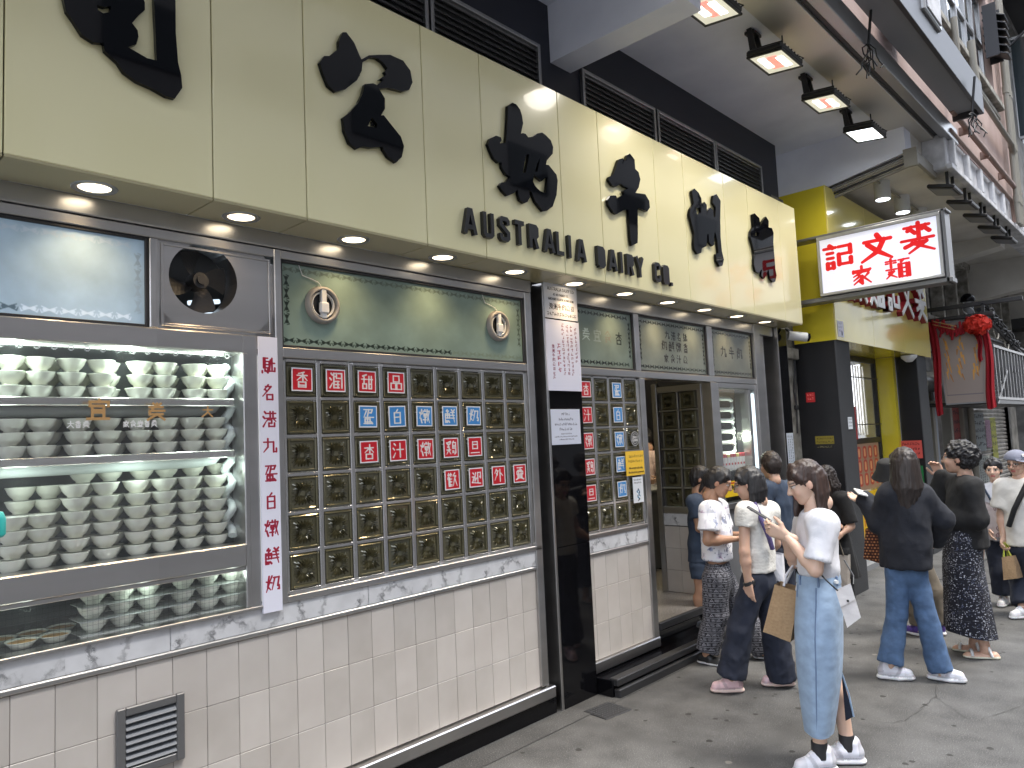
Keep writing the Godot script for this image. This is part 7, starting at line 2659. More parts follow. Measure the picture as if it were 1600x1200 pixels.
func hair(t: Node3D, sp: Dictionary, J: Dictionary, H: Callable, hb: Basis, hc: Vector3, hs: float, fw: Vector3) -> void:
	var style: String = sp.hair
	var reach: float = {"bob": 0.20, "long": 0.42, "wavy": 0.34, "curly": 0.15, "short": 0.10, "tied": 0.14, "capped": 0.12}[style] * hs * sp.get("hairlen", 1.0)
	var fl := Field.new(hc - V(0.2, 0.14 * hs + reach, 0.2), hc + V(0.2, 0.19, 0.2), 0.0065)
	var big := 1.08 if style == "curly" else (0.98 if style == "capped" else 1.02)
	# the cap meets the brow where the two skull shapes cross
	fl.ell(H.call(0, 0.043, -0.021), V(0.0805, 0.090, 0.0985) * hs * big, hb, 0.02)
	if style != "short" and style != "capped":
		for s in [-1, 1]:
			fl.cap(H.call(0.022 * s, 0.116, 0.030), H.call(0.064 * s, 0.070, 0.046), 0.014 * hs, 0.014 * hs, 0.02)
			fl.cap(H.call(0.064 * s, 0.070, 0.046), H.call(0.078 * s, 0.020, 0.010), 0.014 * hs, 0.012 * hs, 0.02)
	fl.ell(H.call(0, 0.000, -0.050), V(0.076, 0.085, 0.078) * hs * big, hb, 0.02)
	if style == "curly":
		for k in 130:
			var dv := V(rng.randfn(), rng.randfn() * 0.9 + 0.15, rng.randfn() - 0.75).normalized()
			fl.ell(H.call(dv.x * 0.090, 0.022 + dv.y * 0.100, -0.040 + dv.z * 0.098), V(rng.randf_range(0.012, 0.020), rng.randf_range(0.010, 0.016), rng.randf_range(0.012, 0.020)) * hs, Basis.from_euler(V(rng.randf() * 6, rng.randf() * 6, 0)), 0.012)
	# face and ears left free
	fl.ell(H.call(0, -0.062, 0.112), V(0.069, 0.105, 0.090) * hs, hb, 0.012, true)
	fl.ell(H.call(0, -0.11, 0.03), V(0.058, 0.07, 0.09) * hs, hb, 0.008, true)
	if style in ["bob", "long", "wavy"]:
		# a0 and a1: how far the fall of hair comes forward on the right and on the left
		var a0: float = sp.get("hair_r", 1.75)
		var a1: float = sp.get("hair_l", 1.75)
		var n := 19
		for layer in 2:
			for k in n:
				var a := lerpf(-a0, a1, k / (n - 1.0))
				var top: Vector3 = H.call(0.070 * sin(a), 0.035 - 0.03 * layer, -0.030 - 0.080 * cos(a))
				var out := (top - hc)
				out.y = 0
				out = out.normalized()
				var ln := reach * rng.randf_range(0.93, 1.03) * (1.0 - 0.06 * layer)
				var mid := top + out * ((0.010 if style == "bob" else 0.018) + 0.003 * layer) * hs - V(0, ln * 0.45, 0)
				var end := top + out * (0.010 if style != "long" else 0.004) * hs - V(0, ln, 0) + V(rng.randf_range(-0.008, 0.008), 0, rng.randf_range(-0.008, 0.008))
				if style == "long":
					end = end.lerp(V(hc.x, end.y, hc.z) - fw * 0.10 * hs, 0.25)
				if style == "wavy":
					mid += out * 0.014 + V(rng.randf_range(-0.014, 0.014), 0, rng.randf_range(-0.014, 0.014))
				fl.cap(top, mid, 0.018 * hs, 0.016 * hs, 0.008)
				fl.cap(mid, end, 0.016 * hs, (0.008 if style != "wavy" else 0.015) * hs, 0.006)
	elif style == "tied":
		fl.cap(H.call(0, 0.0, -0.115), H.call(0.01, -0.13, -0.13), 0.028 * hs, 0.012 * hs, 0.015)
	elif style == "short" or style == "capped":
		for k in 11:
			var a := lerpf(-1.5, 1.5, k / 10.0)
			var top: Vector3 = H.call(0.070 * sin(a), 0.01, -0.026 - 0.080 * cos(a))
			fl.cap(top, top - V(0, reach * (0.9 if absf(a) < 1.1 else 0.4) * rng.randf_range(0.85, 1.05), 0), 0.018 * hs, 0.009 * hs, 0.012)
	fl.ell(H.call(0, -0.050, 0.10), V(0.056, 0.10, 0.056) * hs, hb, 0.008, true)
	var b := B.new()
	fl.skin(b, null, 0.012 if style == "curly" else 0.006, V(3.0, 3.0, 3.0) if style == "curly" or style == "wavy" else V(4, 0.3, 4), wrinkle)
	obj("hair", b, sp.hairmat, t)

func bag(called: String, label: String, cat: String, q: Array, thick: Vector3, mt: Material, bulge := 0.012, handles := []) -> Node3D:
	var c: Vector3 = (q[2] + q[3]) / 2.0
	var t := thing(called, label, cat, c)
	var b := B.new()
	var n := 9
	var grid := func(u: float, w: float, s: float):
		var p: Vector3 = (q[0] as Vector3).lerp(q[1], u).lerp((q[3] as Vector3).lerp(q[2], u), w)
		var bl := sin(PI * u) * sin(PI * w) * bulge + noise.get_noise_3d(u * 90, w * 90, s * 50) * bulge * 0.9 * (0.3 + w)
		return p - c + thick * (0.5 + s * 0.5) + thick.normalized() * s * bl
	for i in n:
		for j in n:
			for s in [-1.0, 1.0]:
				b.quad(grid.call(i / float(n), j / float(n), s), grid.call((i + 1) / float(n), j / float(n), s), grid.call((i + 1) / float(n), (j + 1) / float(n), s), grid.call(i / float(n), (j + 1) / float(n), s), thick * s)
	for i in n:
		for e in [[0, 0], [0, 1], [1, 0], [1, 1]]:
			var f := func(k: float, s: float): return grid.call(k, float(e[1]), s) if e[0] == 0 else grid.call(float(e[1]), k, s)
			if e[0] == 0 and e[1] == 0:
				continue
			var hint: Vector3 = ((q[3] - q[0]) as Vector3) if e[0] == 0 else ((q[1] - q[0]) as Vector3) * (1 if e[1] else -1)
			b.quad(f.call(i / float(n), -1.0), f.call((i + 1) / float(n), -1.0), f.call((i + 1) / float(n), 1.0), f.call(i / float(n), 1.0), hint)
	obj("bag_body", b, mt, t)
	for hd in handles:
		b = B.new()
		var pts := PackedVector3Array()
		for p in hd[0]:
			pts.append(p - c)
		b.tube(pts, hd[1], 6)
		obj("handle", b, hd[2], t)
	return t

func people() -> void:
	var sk := mk("skin", 1, 1, 1, 0.48)
	sk.vertex_color_use_as_albedo = true
	sk.subsurf_scatter_enabled = true
	sk.subsurf_scatter_strength = 0.08
	var hairs := {}
	for d in [["brown", Color(0.030, 0.016, 0.012)], ["black", Color(0.010, 0.009, 0.010)], ["dark", Color(0.018, 0.012, 0.010)]]:
		var hm := mk("hair_" + d[0], 0.02, 0.02, 0.02, 0.52)
		tri_map(hm, noise_tex(256, 256, 0.11, d[1] * 0.35, d[1] * 2.0, 3, FastNoiseLite.TYPE_SIMPLEX_SMOOTH, 71, Vector2(1, 16)), 3.0, false)
		relief(hm, hm.albedo_texture, 0.8)
		hairs[d[0]] = hm
	var fair := Color(0.60, 0.40, 0.30)
	var tan_ := Color(0.40, 0.225, 0.145)
	var mid := Color(0.52, 0.325, 0.235)
	# printed cloths
	var img := canvas(256, 256, Color(0.88, 0.88, 0.90))
	var g := RandomNumberGenerator.new()
	g.seed = 12
	for k in 15:
		var c := Vector2(g.randf() * 256, g.randf() * 256)
		var tint: Color = [Color(0.30, 0.38, 0.58), Color(0.42, 0.48, 0.66), Color(0.25, 0.28, 0.40), Color(0.66, 0.50, 0.62)][k % 4]
		for j in 9:
			var a := g.randf() * TAU
			stroke(img, c + Vector2(cos(a), sin(a)) * 5, c + Vector2(cos(a), sin(a)) * g.randf_range(10, 19), 4.6, 1.2, tint.lerp(Color(0.75, 0.78, 0.88), g.randf() * 0.5))
		stroke(img, c, c, 5, 5, tint.darkened(0.25))
		for j in 4:
			var s := c + Vector2(g.randf_range(-26, 26), g.randf_range(-26, 26))
			stroke(img, s, s + Vector2(g.randf_range(-9, 9), g.randf_range(-11, 11)), 3.2, 0.8, Color(0.36, 0.40, 0.48))
	var floral := print_cloth("floral", img, 2.6)
	img = canvas(256, 256, Color(0.13, 0.13, 0.16))
	var pale := Color(0.62, 0.62, 0.65)
	for r in 8:
		var y := r * 32.0
		stroke(img, Vector2(0, y + 2), Vector2(256, y + 2), 1.3, 1.3, pale)
		for c in 8:
			var x := c * 32.0 + (r % 2) * 8
			if (r + c) % 3 == 0:
				stroke(img, Vector2(x, y + 26), Vector2(x + 14, y + 9), 1.5, 1.5, pale)
				stroke(img, Vector2(x + 14, y + 9), Vector2(x + 27, y + 26), 1.5, 1.5, pale)
				stroke(img, Vector2(x + 9, y + 22), Vector2(x + 20, y + 22), 2, 2, pale)
			elif (r + c) % 3 == 1:
				for k in 9:
					var a := TAU * k / 9
					stroke(img, Vector2(x + 15, y + 17) + Vector2(cos(a), sin(a)) * 8, Vector2(x + 15, y + 17) + Vector2(cos(a), sin(a)) * 10, 1.4, 1.4, pale)
				stroke(img, Vector2(x + 12, y + 17), Vector2(x + 18, y + 17), 2.4, 2.4, pale)
			else:
				for k in 3:
					stroke(img, Vector2(x + 4, y + 12 + k * 6), Vector2(x + 26, y + 9 + k * 6), 1.3, 1.3, pale)
	var tribal := print_cloth("tribal", img, 3.4)
	img = canvas(256, 256, Color(0.045, 0.05, 0.10))
	for k in 620:
		var c := Vector2(g.randf() * 256, g.randf() * 256)
		var s := g.randf_range(1.0, 2.5)
		stroke(img, c, c, s, s, Color(0.78, 0.79, 0.82) if k % 3 else Color(0.35, 0.38, 0.48))
	var dots := print_cloth("dotted", img, 2.4)
	var white := cloth("white_cotton", 0.66, 0.66, 0.70, 0.86)
	var knit := cloth("white_knit", 0.70, 0.68, 0.63, 0.8)
	relief(knit, noise_tex(128, 128, 0.16, Color(0, 0, 0), Color(1, 1, 1), 2, FastNoiseLite.TYPE_CELLULAR, 3), 0.5)
	var denim := cloth("light_denim", 0.31, 0.42, 0.57, 0.66)
	denim.detail_enabled = true
	var jean := cloth("blue_denim", 0.085, 0.155, 0.29, 0.5)
	var navy := cloth("navy_trousers", 0.013, 0.018, 0.036, 0.6)
	var jacket := cloth("navy_jacket", 0.010, 0.012, 0.020, 0.6)
	var black := cloth("black_cloth", 0.008, 0.008, 0.009, 0.6)
	var slate := cloth("slate_blue", 0.035, 0.055, 0.095, 0.7)
	var khaki := cloth("khaki", 0.15, 0.125, 0.095, 0.7)
	var jute := cloth("jute", 0.42, 0.275, 0.15, 0.72, 0.95, 14.0)
	relief(jute, noise_tex(128, 128, 0.2, Color(0, 0, 0), Color(1, 1, 1), 2, FastNoiseLite.TYPE_CELLULAR, 8), 0.2)
	var white_shoe := Color(0.68, 0.68, 0.74)
	var pure := Color(0.74, 0.74, 0.76)
	# A: the woman on her phone
	figure("A", "woman in white tee and pale denim skirt looking at her phone", {
		"skin": fair, "hair": "bob", "hairmat": hairs.brown, "hphi": 190.0, "pitch": 20.0, "cell": 0.011, "hcell": 0.004, "hairlen": 1.05, "head": 0.93, "sc": 0.985, "fat": 0.94, "hair_l": 1.2, "hair_r": 2.45,
		"top": {"mat": white, "loose": 0.026, "sleeve": 0.80, "cuff": 0.020, "hem": 0.95, "tuck": 0.088, "bust": true, "wob": 0.006},
		"skirt": {"mat": denim, "secs": [[0.012, 0.985, 0.031, 0.103, 0.125], [0.011, 0.877, 0.027, 0.113, 0.155], [0.005, 0.696, 0.012, 0.119, 0.175], [0.001, 0.516, 0.003, 0.112, 0.170], [-0.003, 0.352, -0.008, 0.093, 0.155], [-0.007, 0.193, -0.018, 0.071, 0.135]], "folds": 0.05, "n": 5.0},
		"shoes": {"style": "sneaker", "upper": white_shoe, "sole": pure, "dirL": 205.0, "dirR": 190.0, "sock": m.black_ink},
		"handL": {"d": [0.75, 0.35, -0.35], "p": [-0.2, 0.75, -0.5], "t": [0.3, 0.9, 0.0], "curl": 0.5},
		"handR": {"d": [0.80, 0.45, 0.25], "p": [-0.2, 0.75, 0.5], "t": [0.3, 0.9, 0.0], "curl": 0.5}})
	var rA := V(0.373, 0, 0.928)
	var fA := V(0.928, 0, -0.373)
	var b := B.new()
	var pb := Basis((V(3.863, 1.270, 1.454) - V(3.835, 1.322, 1.383)).normalized(), V(0.3, 0.6, 0.7), fA).orthonormalized()
	b.box(Vector3.ZERO, V(0.145, 0.009, 0.072), 0.003, pb)
	var ph := thing("phone", "grey phone held up in both hands of the woman in pale denim skirt", "phone", V(3.852, 1.300, 1.425))
	obj("phone_body", b, m.dark_metal, ph)
	b = B.new()
	for k in 2:
		b.box(pb * V(-0.045, -0.006, 0.012 - k * 0.026), V(0.018, 0.004, 0.018), 0.001, pb)
	obj("camera_lens", b, m.gloss_black, ph)
	# waistband, seam, button and the open back slit of the denim skirt
	var sw: Node3D = get_node("person") as Node3D
	var skn: Node3D = sw.get_node("skirt")
	b = B.new()
	loft(b, [[V(0.012, 0.992, 0.031), 0.106, 0.128], [V(0.012, 0.97, 0.031), 0.109, 0.132], [V(0.012, 0.947, 0.030), 0.111, 0.137]], rA, fA, 0.0, 3.0, 3, 48)
	obj("waistband", b, denim, skn)
	var seam_m := mk("seam_thread", 0.13, 0.19, 0.30, 0.8)
	b = B.new()
	var ctr := [V(0.012, 0.94, 0.031), V(0.011, 0.877, 0.027), V(0.005, 0.696, 0.012), V(0.001, 0.516, 0.003), V(-0.003, 0.352, -0.008), V(-0.007, 0.20, -0.018)]
	var wd := [0.109, 0.1145, 0.1205, 0.1135, 0.0945, 0.0725]
	var dp := [0.140, 0.157, 0.177, 0.172, 0.157, 0.137]
	for ang in [-1.72, -2.75]:
		var pts := PackedVector3Array()
		for k in 6:
			pts.append(ctr[k] + rA * cos(ang) * wd[k] + fA * sin(ang) * dp[k])
		b.tube(pts if ang > -2 else pts.slice(0, 2), 0.0035, 5)
	for k in 3:
		var p: Vector3 = V(0.012, 0.968, 0.031) + rA * cos(-0.7 - k * 0.9) * 0.113 + fA * sin(-0.7 - k * 0.9) * 0.137
		b.box(p, V(0.010, 0.05, 0.010), 0.002)
	obj("seams_and_loops", b, seam_m, skn)
	b = B.new()
	b.tube([V(0.012, 0.968, 0.031) + rA * 0.078 - fA * 0.100, V(0.012, 0.968, 0.031) + rA * 0.086 - fA * 0.112], 0.010, 12)
	obj("button", b, m.enamel_white, skn)
	b = B.new()
	var s0 := V(0.0, 0.50, 0.0) + rA * 0.108 - fA * 0.02
	var s1 := V(-0.005, 0.26, -0.012) + rA * 0.165 + fA * 0.03
	var s2 := V(-0.006, 0.20, -0.016) + rA * 0.068 + fA * 0.02
	for k in 6:
		var u := k / 6.0
		var u2 := (k + 1) / 6.0
		b.quad(s0.lerp(s1, u), s0.lerp(s1, u).lerp(s0.lerp(s2, u), 0.4), s0.lerp(s1, u2).lerp(s0.lerp(s2, u2), 0.4), s0.lerp(s1, u2), rA)
	obj("slit_lining", b, navy, skn)
	b = B.new()
	b.tube([s0, s0.lerp(s1, 0.5) + rA * 0.006, s1], 0.005, 6)
	obj("slit_edge", b, denim, skn)
	bag("jute_bag", "plain tan jute bag hanging from the denim skirt woman's forearm", "bag", [V(3.899, 0.921, 1.462), V(3.944, 0.884, 1.576), V(3.920, 0.621, 1.518), V(3.870, 0.668, 1.391)], V(0.10, 0.0, -0.01), jute, 0.012, [[[V(3.925, 0.91, 1.50), V(3.96, 0.96, 1.50), V(4.02, 1.01, 1.52), V(4.03, 1.0, 1.55), V(3.97, 0.93, 1.56), V(3.945, 0.89, 1.56)], 0.007, white], [[V(4.0, 0.91, 1.48), V(4.02, 0.96, 1.50), V(4.05, 1.01, 1.52), V(4.05, 0.96, 1.54), V(4.02, 0.89, 1.55)], 0.007, white]])
	bag("crossbody_pouch", "small off white crossbody pouch on a thin black strap at the denim skirt", "bag", [V(3.835, 0.938, 1.806), V(3.861, 0.972, 1.872), V(3.874, 0.817, 1.902), V(3.848, 0.765, 1.842)], fA * -0.045, cloth("pouch_white", 0.66, 0.63, 0.62, 0.9, 0.7), 0.003, [[[V(4.036, 1.278, 1.615), V(3.96, 1.215, 1.60), V(3.885, 1.13, 1.625), V(3.815, 1.04, 1.72), V(3.80, 0.985, 1.78), V(3.830, 0.93, 1.825)], 0.0045, m.black_paint], [[V(3.875, 0.965, 1.88), V(3.915, 1.0, 1.87), V(4.0, 1.06, 1.80)], 0.004, m.black_paint]])
	var pouch: Node3D = get_node("crossbody_pouch")
	b = B.new()
	var pq := [V(3.835, 0.938, 1.806) - pouch.position, V(3.861, 0.972, 1.872) - pouch.position, V(3.874, 0.817, 1.902) - pouch.position, V(3.848, 0.765, 1.842) - pouch.position]
	var lift := fA * -0.058
	var f2: Vector3 = (pq[1] as Vector3).lerp(pq[2], 0.42)
	var f3: Vector3 = (pq[0] as Vector3).lerp(pq[3], 0.42)
	b.quad(pq[0] + lift, pq[1] + lift, f2 + lift, f3 + lift, -fA)
	b.quad(f3 + lift, f2 + lift, f2 + lift * 0.8, f3 + lift * 0.8, Vector3.DOWN)
	obj("flap", b, m.pouch_white, pouch)
	b = B.new()
	b.box((f2 + f3) / 2.0 + lift * 1.05 + V(0, 0.012, 0), V(0.010, 0.010, 0.010), 0.002)
	obj("snap", b, m.dark_metal, pouch)
	# B: floral tee
	figure("B", "woman in a white floral tee and black patterned trousers facing the doorway", {
		"skin": tan_, "hair": "tied", "hairmat": hairs.black, "hphi": 352.0, "pitch": 22.0, "fat": 1.16, "cell": 0.014, "hcell": 0.005,
		"top": {"mat": floral, "loose": 0.030, "sleeve": 0.68, "cuff": 0.028, "hem": 0.775, "bust": true},
		"bottom": {"mat": tribal, "r": [0.098, 0.088, 0.078], "end": 0.93},
		"shoes": {"style": "slip", "upper": Color(0.012, 0.012, 0.014), "sole": Color(0.6, 0.6, 0.6), "dirR": 330.0, "dirL": 350.0},
		"handR": {"curl": 0.6}, "handL": {"curl": 0.6}})
	# C: white knit, from behind
	figure("C", "woman in white knit top and wide navy trousers seen from behind", {
		"skin": mid, "hair": "bob", "hairmat": hairs.black, "hphi": 172.0, "pitch": 14.0, "glasses": true, "cell": 0.014, "hairlen": 0.82, "hcell": 0.005, "hair_l": 1.6, "hair_r": 1.7,
		"top": {"mat": knit, "loose": 0.026, "sleeve": 0.40, "cuff": 0.016, "hem": 0.79, "wob": 0.006},
		"bottom": {"mat": navy, "r": [0.088, 0.094, 0.108], "end": 0.96, "wob": 0.010},
		"shoes": {"style": "sneaker", "upper": Color(0.72, 0.50, 0.52), "sole": Color(0.72, 0.56, 0.50), "dirL": 190.0, "dirR": 190.0},
		"handL": {"curl": 0.25, "p": [0.5, 0.1, -0.8]}, "handR": {"curl": 0.5}})
	b = B.new()
	b.tube([V(4.801, 1.262, 0.949), V(4.782, 1.155, 1.000), V(4.804, 1.035, 1.035), V(4.838, 0.955, 1.038)], 0.018, 6)
	tag(obj("woven_strap", b, cloth("purple_strap", 0.12, 0.09, 0.24, 0.4, 0.8, 20.0), self), "purple patterned bag strap across the white knit top's back", "strap")
	b = B.new()
	b.tube([V(4.709, 0.748, 0.903), V(4.716, 0.728, 0.909)], 0.030, 14)
	b.box(V(4.735, 0.738, 0.93), V(0.03, 0.034, 0.03), 0.005)
	tag(obj("wrist_watch", b, m.dark_metal, self), "dark watch on the hanging wrist of the white knit woman", "watch")
	bag("canvas_tote", "pinkish white canvas tote at the white knit woman's far hip", "bag", [V(5.0, 0.90, 0.93), V(5.06, 0.88, 1.0), V(5.06, 0.70, 1.0), V(5.0, 0.71, 0.93)], V(0.08, 0, -0.02), white)
	# D: slate blue shirt
	figure("D", "person with short dark hair in a slate blue shirt behind the white knit woman", {
		"skin": mid, "hair": "short", "hairmat": hairs.dark, "hphi": 120.0, "pitch": 8.0, "glasses": true,
		"top": {"mat": slate, "loose": 0.030, "sleeve": 0.85, "cuff": 0.03, "hem": 0.74, "name": "shirt"},
		"bottom": {"mat": navy, "r": [0.085, 0.07, 0.07]}, "shoes": {"style": "sneaker", "upper": Color(0.05, 0.05, 0.05), "sole": Color(0.4, 0.4, 0.4)}})
	# E: black clothes
	figure("E", "woman in black with long wavy hair and glasses beside the black pier", {
		"skin": mid, "hair": "wavy", "hairmat": hairs.dark, "hphi": 212.0, "pitch": 26.0, "glasses": true, "hairlen": 1.0, "fat": 1.1,
		"top": {"mat": black, "loose": 0.022, "sleeve": 0.92, "cuff": 0.022, "hem": 0.63, "bust": true},
		"bottom": {"mat": black, "r": [0.09, 0.08, 0.07]},
		"skirt": {"mat": black, "secs": [[-0.007, 0.72, -0.019, 0.122, 0.13], [0.0, 0.467, -0.001, 0.145, 0.15], [0.007, 0.28, 0.021, 0.155, 0.16]], "folds": 0.09, "n": 9.0},
		"shoes": {"style": "slip", "upper": Color(0.012, 0.012, 0.012), "sole": Color(0.03, 0.03, 0.03)}, "handL": {"curl": 0.5}, "handR": {"curl": 0.5}})
	bag("beige_tote", "plain beige tote hanging in front of the woman in black", "bag", [V(7.408, 0.522, 0.483), V(7.447, 0.512, 0.60), V(7.438, 0.184, 0.58), V(7.396, 0.204, 0.451)], V(0.08, 0, 0.0), cloth("beige_canvas", 0.36, 0.32, 0.28, 0.85), 0.015, [[[V(7.42, 0.52, 0.52), V(7.44, 0.66, 0.53), V(7.43, 0.51, 0.57)], 0.008, khaki]])
	# F: navy jacket and jeans, from behind
	figure("F", "long haired woman in a boxy navy jacket and blue jeans, back turned", {
		"skin": fair, "hair": "long", "hairmat": hairs.dark, "hphi": 100.0, "pitch": 4.0, "cell": 0.014, "fat": 0.90, "hairlen": 0.92,
		"top": {"mat": jacket, "loose": 0.056, "sleeve": 2.0, "cuff": 0.026, "hem": 0.755, "wob": 0.009, "name": "jacket"},
		"bottom": {"mat": jean, "r": [0.086, 0.076, 0.098], "end": 0.95, "wob": 0.009, "name": "jeans"},
		"shoes": {"style": "sneaker", "upper": white_shoe, "sole": pure, "dirL": 5.0, "dirR": 350.0},
		"handL": {"d": [0.2, 0.1, 1.0], "p": [-0.3, 0.9, 0.0], "curl": 0.3}, "handR": {"curl": 0.4}})
	b = B.new()
	b.box(Vector3.ZERO, V(0.14, 0.012, 0.07), 0.003, Basis.from_euler(V(0.3, 0.6, 0.2)))
	tag(obj("pale_phone", b, m.enamel_white, self, V(5.66, 1.27, 1.36)), "white phone in the outstretched hand of the navy jacket woman", "phone")
	# G: dotted skirt
	figure("G", "woman with curly black hair in a black jacket and dotted navy skirt", {
		"skin": mid, "hair": "curly", "hairmat": hairs.black, "hphi": 172.0, "pitch": -2.0, "cell": 0.014, "glasses": true,
		"top": {"mat": black, "loose": 0.040, "sleeve": 2.0, "cuff": 0.022, "hem": 0.80, "bust": true, "wob": 0.009, "name": "jacket"},
		"skirt": {"mat": dots, "secs": [[-0.006, 0.94, -0.027, 0.128, 0.165], [-0.011, 0.680, -0.051, 0.134, 0.195], [-0.010, 0.443, -0.046, 0.148, 0.19], [-0.009, 0.169, -0.043, 0.170, 0.18]], "folds": 0.06, "n": 6.0, "lean": -0.03},
		"shoes": {"style": "sandal", "upper": mid, "sole": Color(0.62, 0.62, 0.50), "dirL": 190.0, "dirR": 175.0},
		"handR": {"d": [0.35, 0.9, 0.0], "p": [-0.4, 0.2, 0.8], "curl": 0.6}, "handL": {"curl": 0.5}})
	# H: bucket hat
	figure("H", "person in a black bucket hat and khaki trousers mostly hidden by the navy jacket", {
		"skin": mid, "hair": "capped", "hairmat": hairs.black, "hphi": 165.0, "pitch": 22.0,
		"top": {"mat": black, "loose": 0.03, "sleeve": 2.0, "cuff": 0.02, "hem": 0.66, "name": "jacket"},
		"bottom": {"mat": khaki, "r": [0.10, 0.095, 0.09]}, "shoes": {"style": "sneaker", "upper": Color(0.10, 0.06, 0.30), "sole": pure}})
	var hc: Vector3 = joint("H", "hd")
	b = B.new()
	b.lathe(PackedVector2Array([Vector2(0.0005, 0.125), Vector2(0.06, 0.122), Vector2(0.085, 0.10), Vector2(0.098, 0.03), Vector2(0.135, -0.035), Vector2(0.132, -0.038), Vector2(0.094, 0.02), Vector2(0.0005, 0.03)]), 24, Vector3.ZERO, Basis.from_euler(V(0.1, 0, 0.25)))
	tag(obj("bucket_hat", b, black, self, hc + V(0, 0.01, 0)), "black bucket hat on the person behind the navy jacket", "hat")
	img = canvas(128, 128, Color(0.22, 0.08, 0.04))
	for r in 8:
		for c in 8:
			var p := Vector2(c * 16 + 8 + (r % 2) * 8, r * 16 + 8)
			stroke(img, p - Vector2(3, 0), p + Vector2(3, 0), 2.2, 2.2, Color(0.66, 0.42, 0.24))
			stroke(img, p - Vector2(0, 3), p + Vector2(0, 3), 1.6, 1.6, Color(0.75, 0.55, 0.35))
	bag("patterned_tote", "dark brown tote with a small tan pattern hanging from the navy jacket's arm", "bag", [V(6.713, 0.873, 1.027), V(6.746, 0.897, 1.147), V(6.741, 0.580, 1.129), V(6.704, 0.618, 0.994)], V(0.09, 0, 0.0), print_cloth("monogram", img, 5.0), 0.012, [[[V(6.72, 0.88, 1.05), V(6.735, 1.03, 1.07), V(6.745, 0.9, 1.12)], 0.007, m.pipe_brown]])
	# I: white tee behind the capped man
	figure("I", "woman in a white tee and wide navy trousers walking towards the camera", {
		"skin": fair, "hair": "tied", "hairmat": hairs.black, "hphi": 262.0, "pitch": 4.0, "hcell": 0.0045,
		"top": {"mat": white, "loose": 0.024, "sleeve": 0.5, "cuff": 0.02, "hem": 0.60},
		"bottom": {"mat": navy, "r": [0.10, 0.10, 0.10], "end": 0.85}, "shoes": {"style": "sneaker", "upper": pure, "sole": pure, "dirL": 285.0, "dirR": 255.0}})
	img = canvas(128, 128, Color(0.72, 0.68, 0.68))
	for k in 5:
		var c := Vector2(g.randf() * 128, g.randf() * 128)
		for j in 3:
			for s in 14:
				var a := TAU * s / 14
				stroke(img, c + Vector2(cos(a), sin(a) * 0.7) * (8 + j * 7), c + Vector2(cos(a + 0.4), sin(a + 0.4) * 0.7) * (8 + j * 7), 2, 2, Color(0.42, 0.30, 0.32))
	bag("swirl_tote", "white tote with maroon swirls on the shoulder of the woman behind the capped man", "bag", [V(8.20, 0.98, 1.60), V(8.219, 0.93, 1.72), V(8.229, 0.661, 1.76), V(8.208, 0.634, 1.62)], V(0.07, 0, 0.02), print_cloth("swirl", img, 4.0), 0.012, [[[V(8.2, 0.97, 1.62), V(8.26, 1.17, 1.60), V(8.24, 0.94, 1.70)], 0.012, slate]])
	# J: man in a cap
	figure("J", "man in a grey cap and white tee at the picture's right edge", {
		"skin": mid, "hair": "capped", "hairmat": hairs.black, "hphi": 243.0, "pitch": 8.0, "glasses": true, "fat": 1.12, "hcell": 0.0045,
		"top": {"mat": cloth("offwhite_tee", 0.68, 0.65, 0.60, 0.88), "loose": 0.036, "sleeve": 0.78, "cuff": 0.034, "hem": 0.62},
		"bottom": {"mat": navy, "r": [0.095, 0.085, 0.08]}, "shoes": {"style": "sneaker", "upper": pure, "sole": pure, "dirR": 225.0},
		"handR": {"curl": 0.9}})
	hc = joint("J", "hd")
	var cap := thing("baseball_cap", "grey blue cap with a small white badge on the man at right", "cap", hc + V(0, 0.02, 0))
	var jf := V(-0.42, 0.0, 0.42).normalized()
	var fl := Field.new(V(-0.25, -0.05, -0.25), V(0.25, 0.2, 0.25), 0.008)
	fl.ell(V(0, 0.012, 0), V(0.094, 0.092, 0.104), Basis(Vector3.UP.cross(jf), Vector3.UP, jf), 0.01)
	fl.cut(V(0, 0.012, 0), Vector3.DOWN)
	fl.cap(jf * 0.07 + V(0, 0.012, 0), jf * 0.135, 0.072, 0.060, 0.01, Vector3.UP, 7.0)
	b = B.new()
	fl.skin(b)
	obj("crown", b, cloth("cap_blue", 0.20, 0.21, 0.27, 0.8), cap)
	b = B.new()
	b.box(jf * 0.102 + V(0, 0.052, 0), V(0.036, 0.03, 0.010), 0.003, Basis(Vector3.UP.cross(jf), Vector3.UP, jf).rotated(Vector3.UP.cross(jf), -0.45))
	obj("badge", b, m.enamel_white, cap)
	b = B.new()
	b.box(jf * 0.108 + V(0, 0.054, 0), V(0.013, 0.013, 0.010), 0.003, Basis(Vector3.UP.cross(jf), Vector3.UP, jf).rotated(Vector3.UP.cross(jf), -0.45))
	obj("badge_mark", b, mk("badge_orange", 0.6, 0.16, 0.05, 0.6), cap)
	b = B.new()
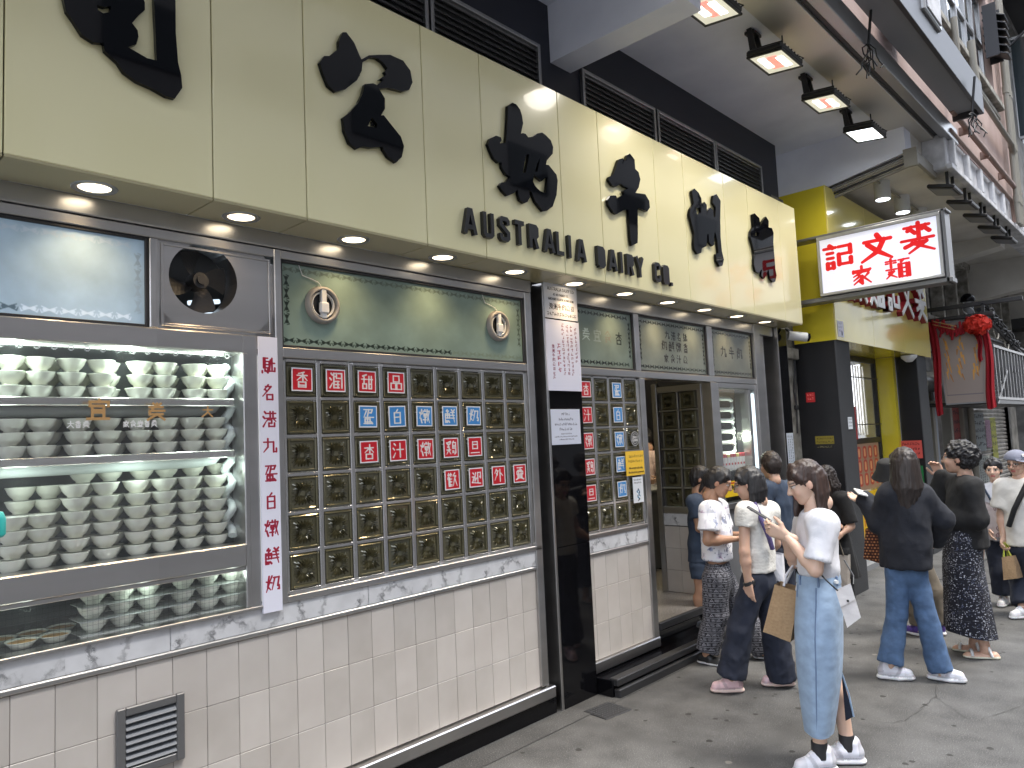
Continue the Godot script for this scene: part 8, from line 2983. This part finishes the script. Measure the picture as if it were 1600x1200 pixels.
	b.tube([V(7.93, 1.19, 2.03), V(7.845, 1.08, 1.985), V(7.825, 0.95, 1.925), V(7.845, 0.80, 1.87)], 0.022, 6)
	tag(obj("shoulder_strap", b, black, self), "broad black strap across the capped man's white tee", "strap")
	bag("small_jute_bag", "little jute bag with yellow green handles in the capped man's hand", "bag", [V(7.844, 0.525, 1.794), V(7.859, 0.545, 1.881), V(7.861, 0.345, 1.893), V(7.844, 0.325, 1.792)], V(0.08, 0, 0.03), jute, 0.008, [[[V(7.85, 0.53, 1.81), V(7.885, 0.65, 1.815), V(7.865, 0.54, 1.86)], 0.009, mk("lime", 0.42, 0.45, 0.05, 0.7)], [[V(7.91, 0.53, 1.83), V(7.90, 0.65, 1.82), V(7.93, 0.54, 1.88)], 0.009, m.lime]])
	# K: on the step
	figure("K", "dark haired person in blue shorts standing on the step behind the floral tee", {
		"skin": tan_, "hair": "short", "hairmat": hairs.black, "hphi": 345.0, "pitch": 6.0,
		"top": {"mat": slate, "loose": 0.03, "sleeve": 0.6, "cuff": 0.02, "hem": 0.55},
		"bottom": {"mat": slate, "r": [0.085, 0.08, 0.07], "level": 0.42, "name": "shorts"}, "shoes": {"style": "sneaker", "upper": Color(0.5, 0.55, 0.65), "sole": pure}})
	# L: behind the counter
	figure("L", "cafe worker in a pale pink shirt behind the counter inside the doorway", {
		"skin": mid, "hair": "short", "hairmat": hairs.black, "hphi": 200.0, "pitch": 12.0,
		"top": {"mat": cloth("pink_shirt", 0.58, 0.44, 0.42, 0.85), "loose": 0.03, "sleeve": 0.85, "cuff": 0.02, "hem": 0.75},
		"bottom": {"mat": black, "r": [0.09, 0.075, 0.07]}, "shoes": {"style": "slip", "upper": Color(0.01, 0.01, 0.01), "sole": Color(0.02, 0.02, 0.02)}})

func joint(who: String, part: String) -> Vector3:
	var d: Array = FIGURES[who]
	for e in (d[5] as String).split("; "):
		var w := e.split(" ")
		if w[0] == part:
			var c := w[1].split(",")
			return V(d[0] + c[0].to_float(), d[1] + c[1].to_float(), d[2] + c[2].to_float())
	return V(d[0], d[1], d[2])
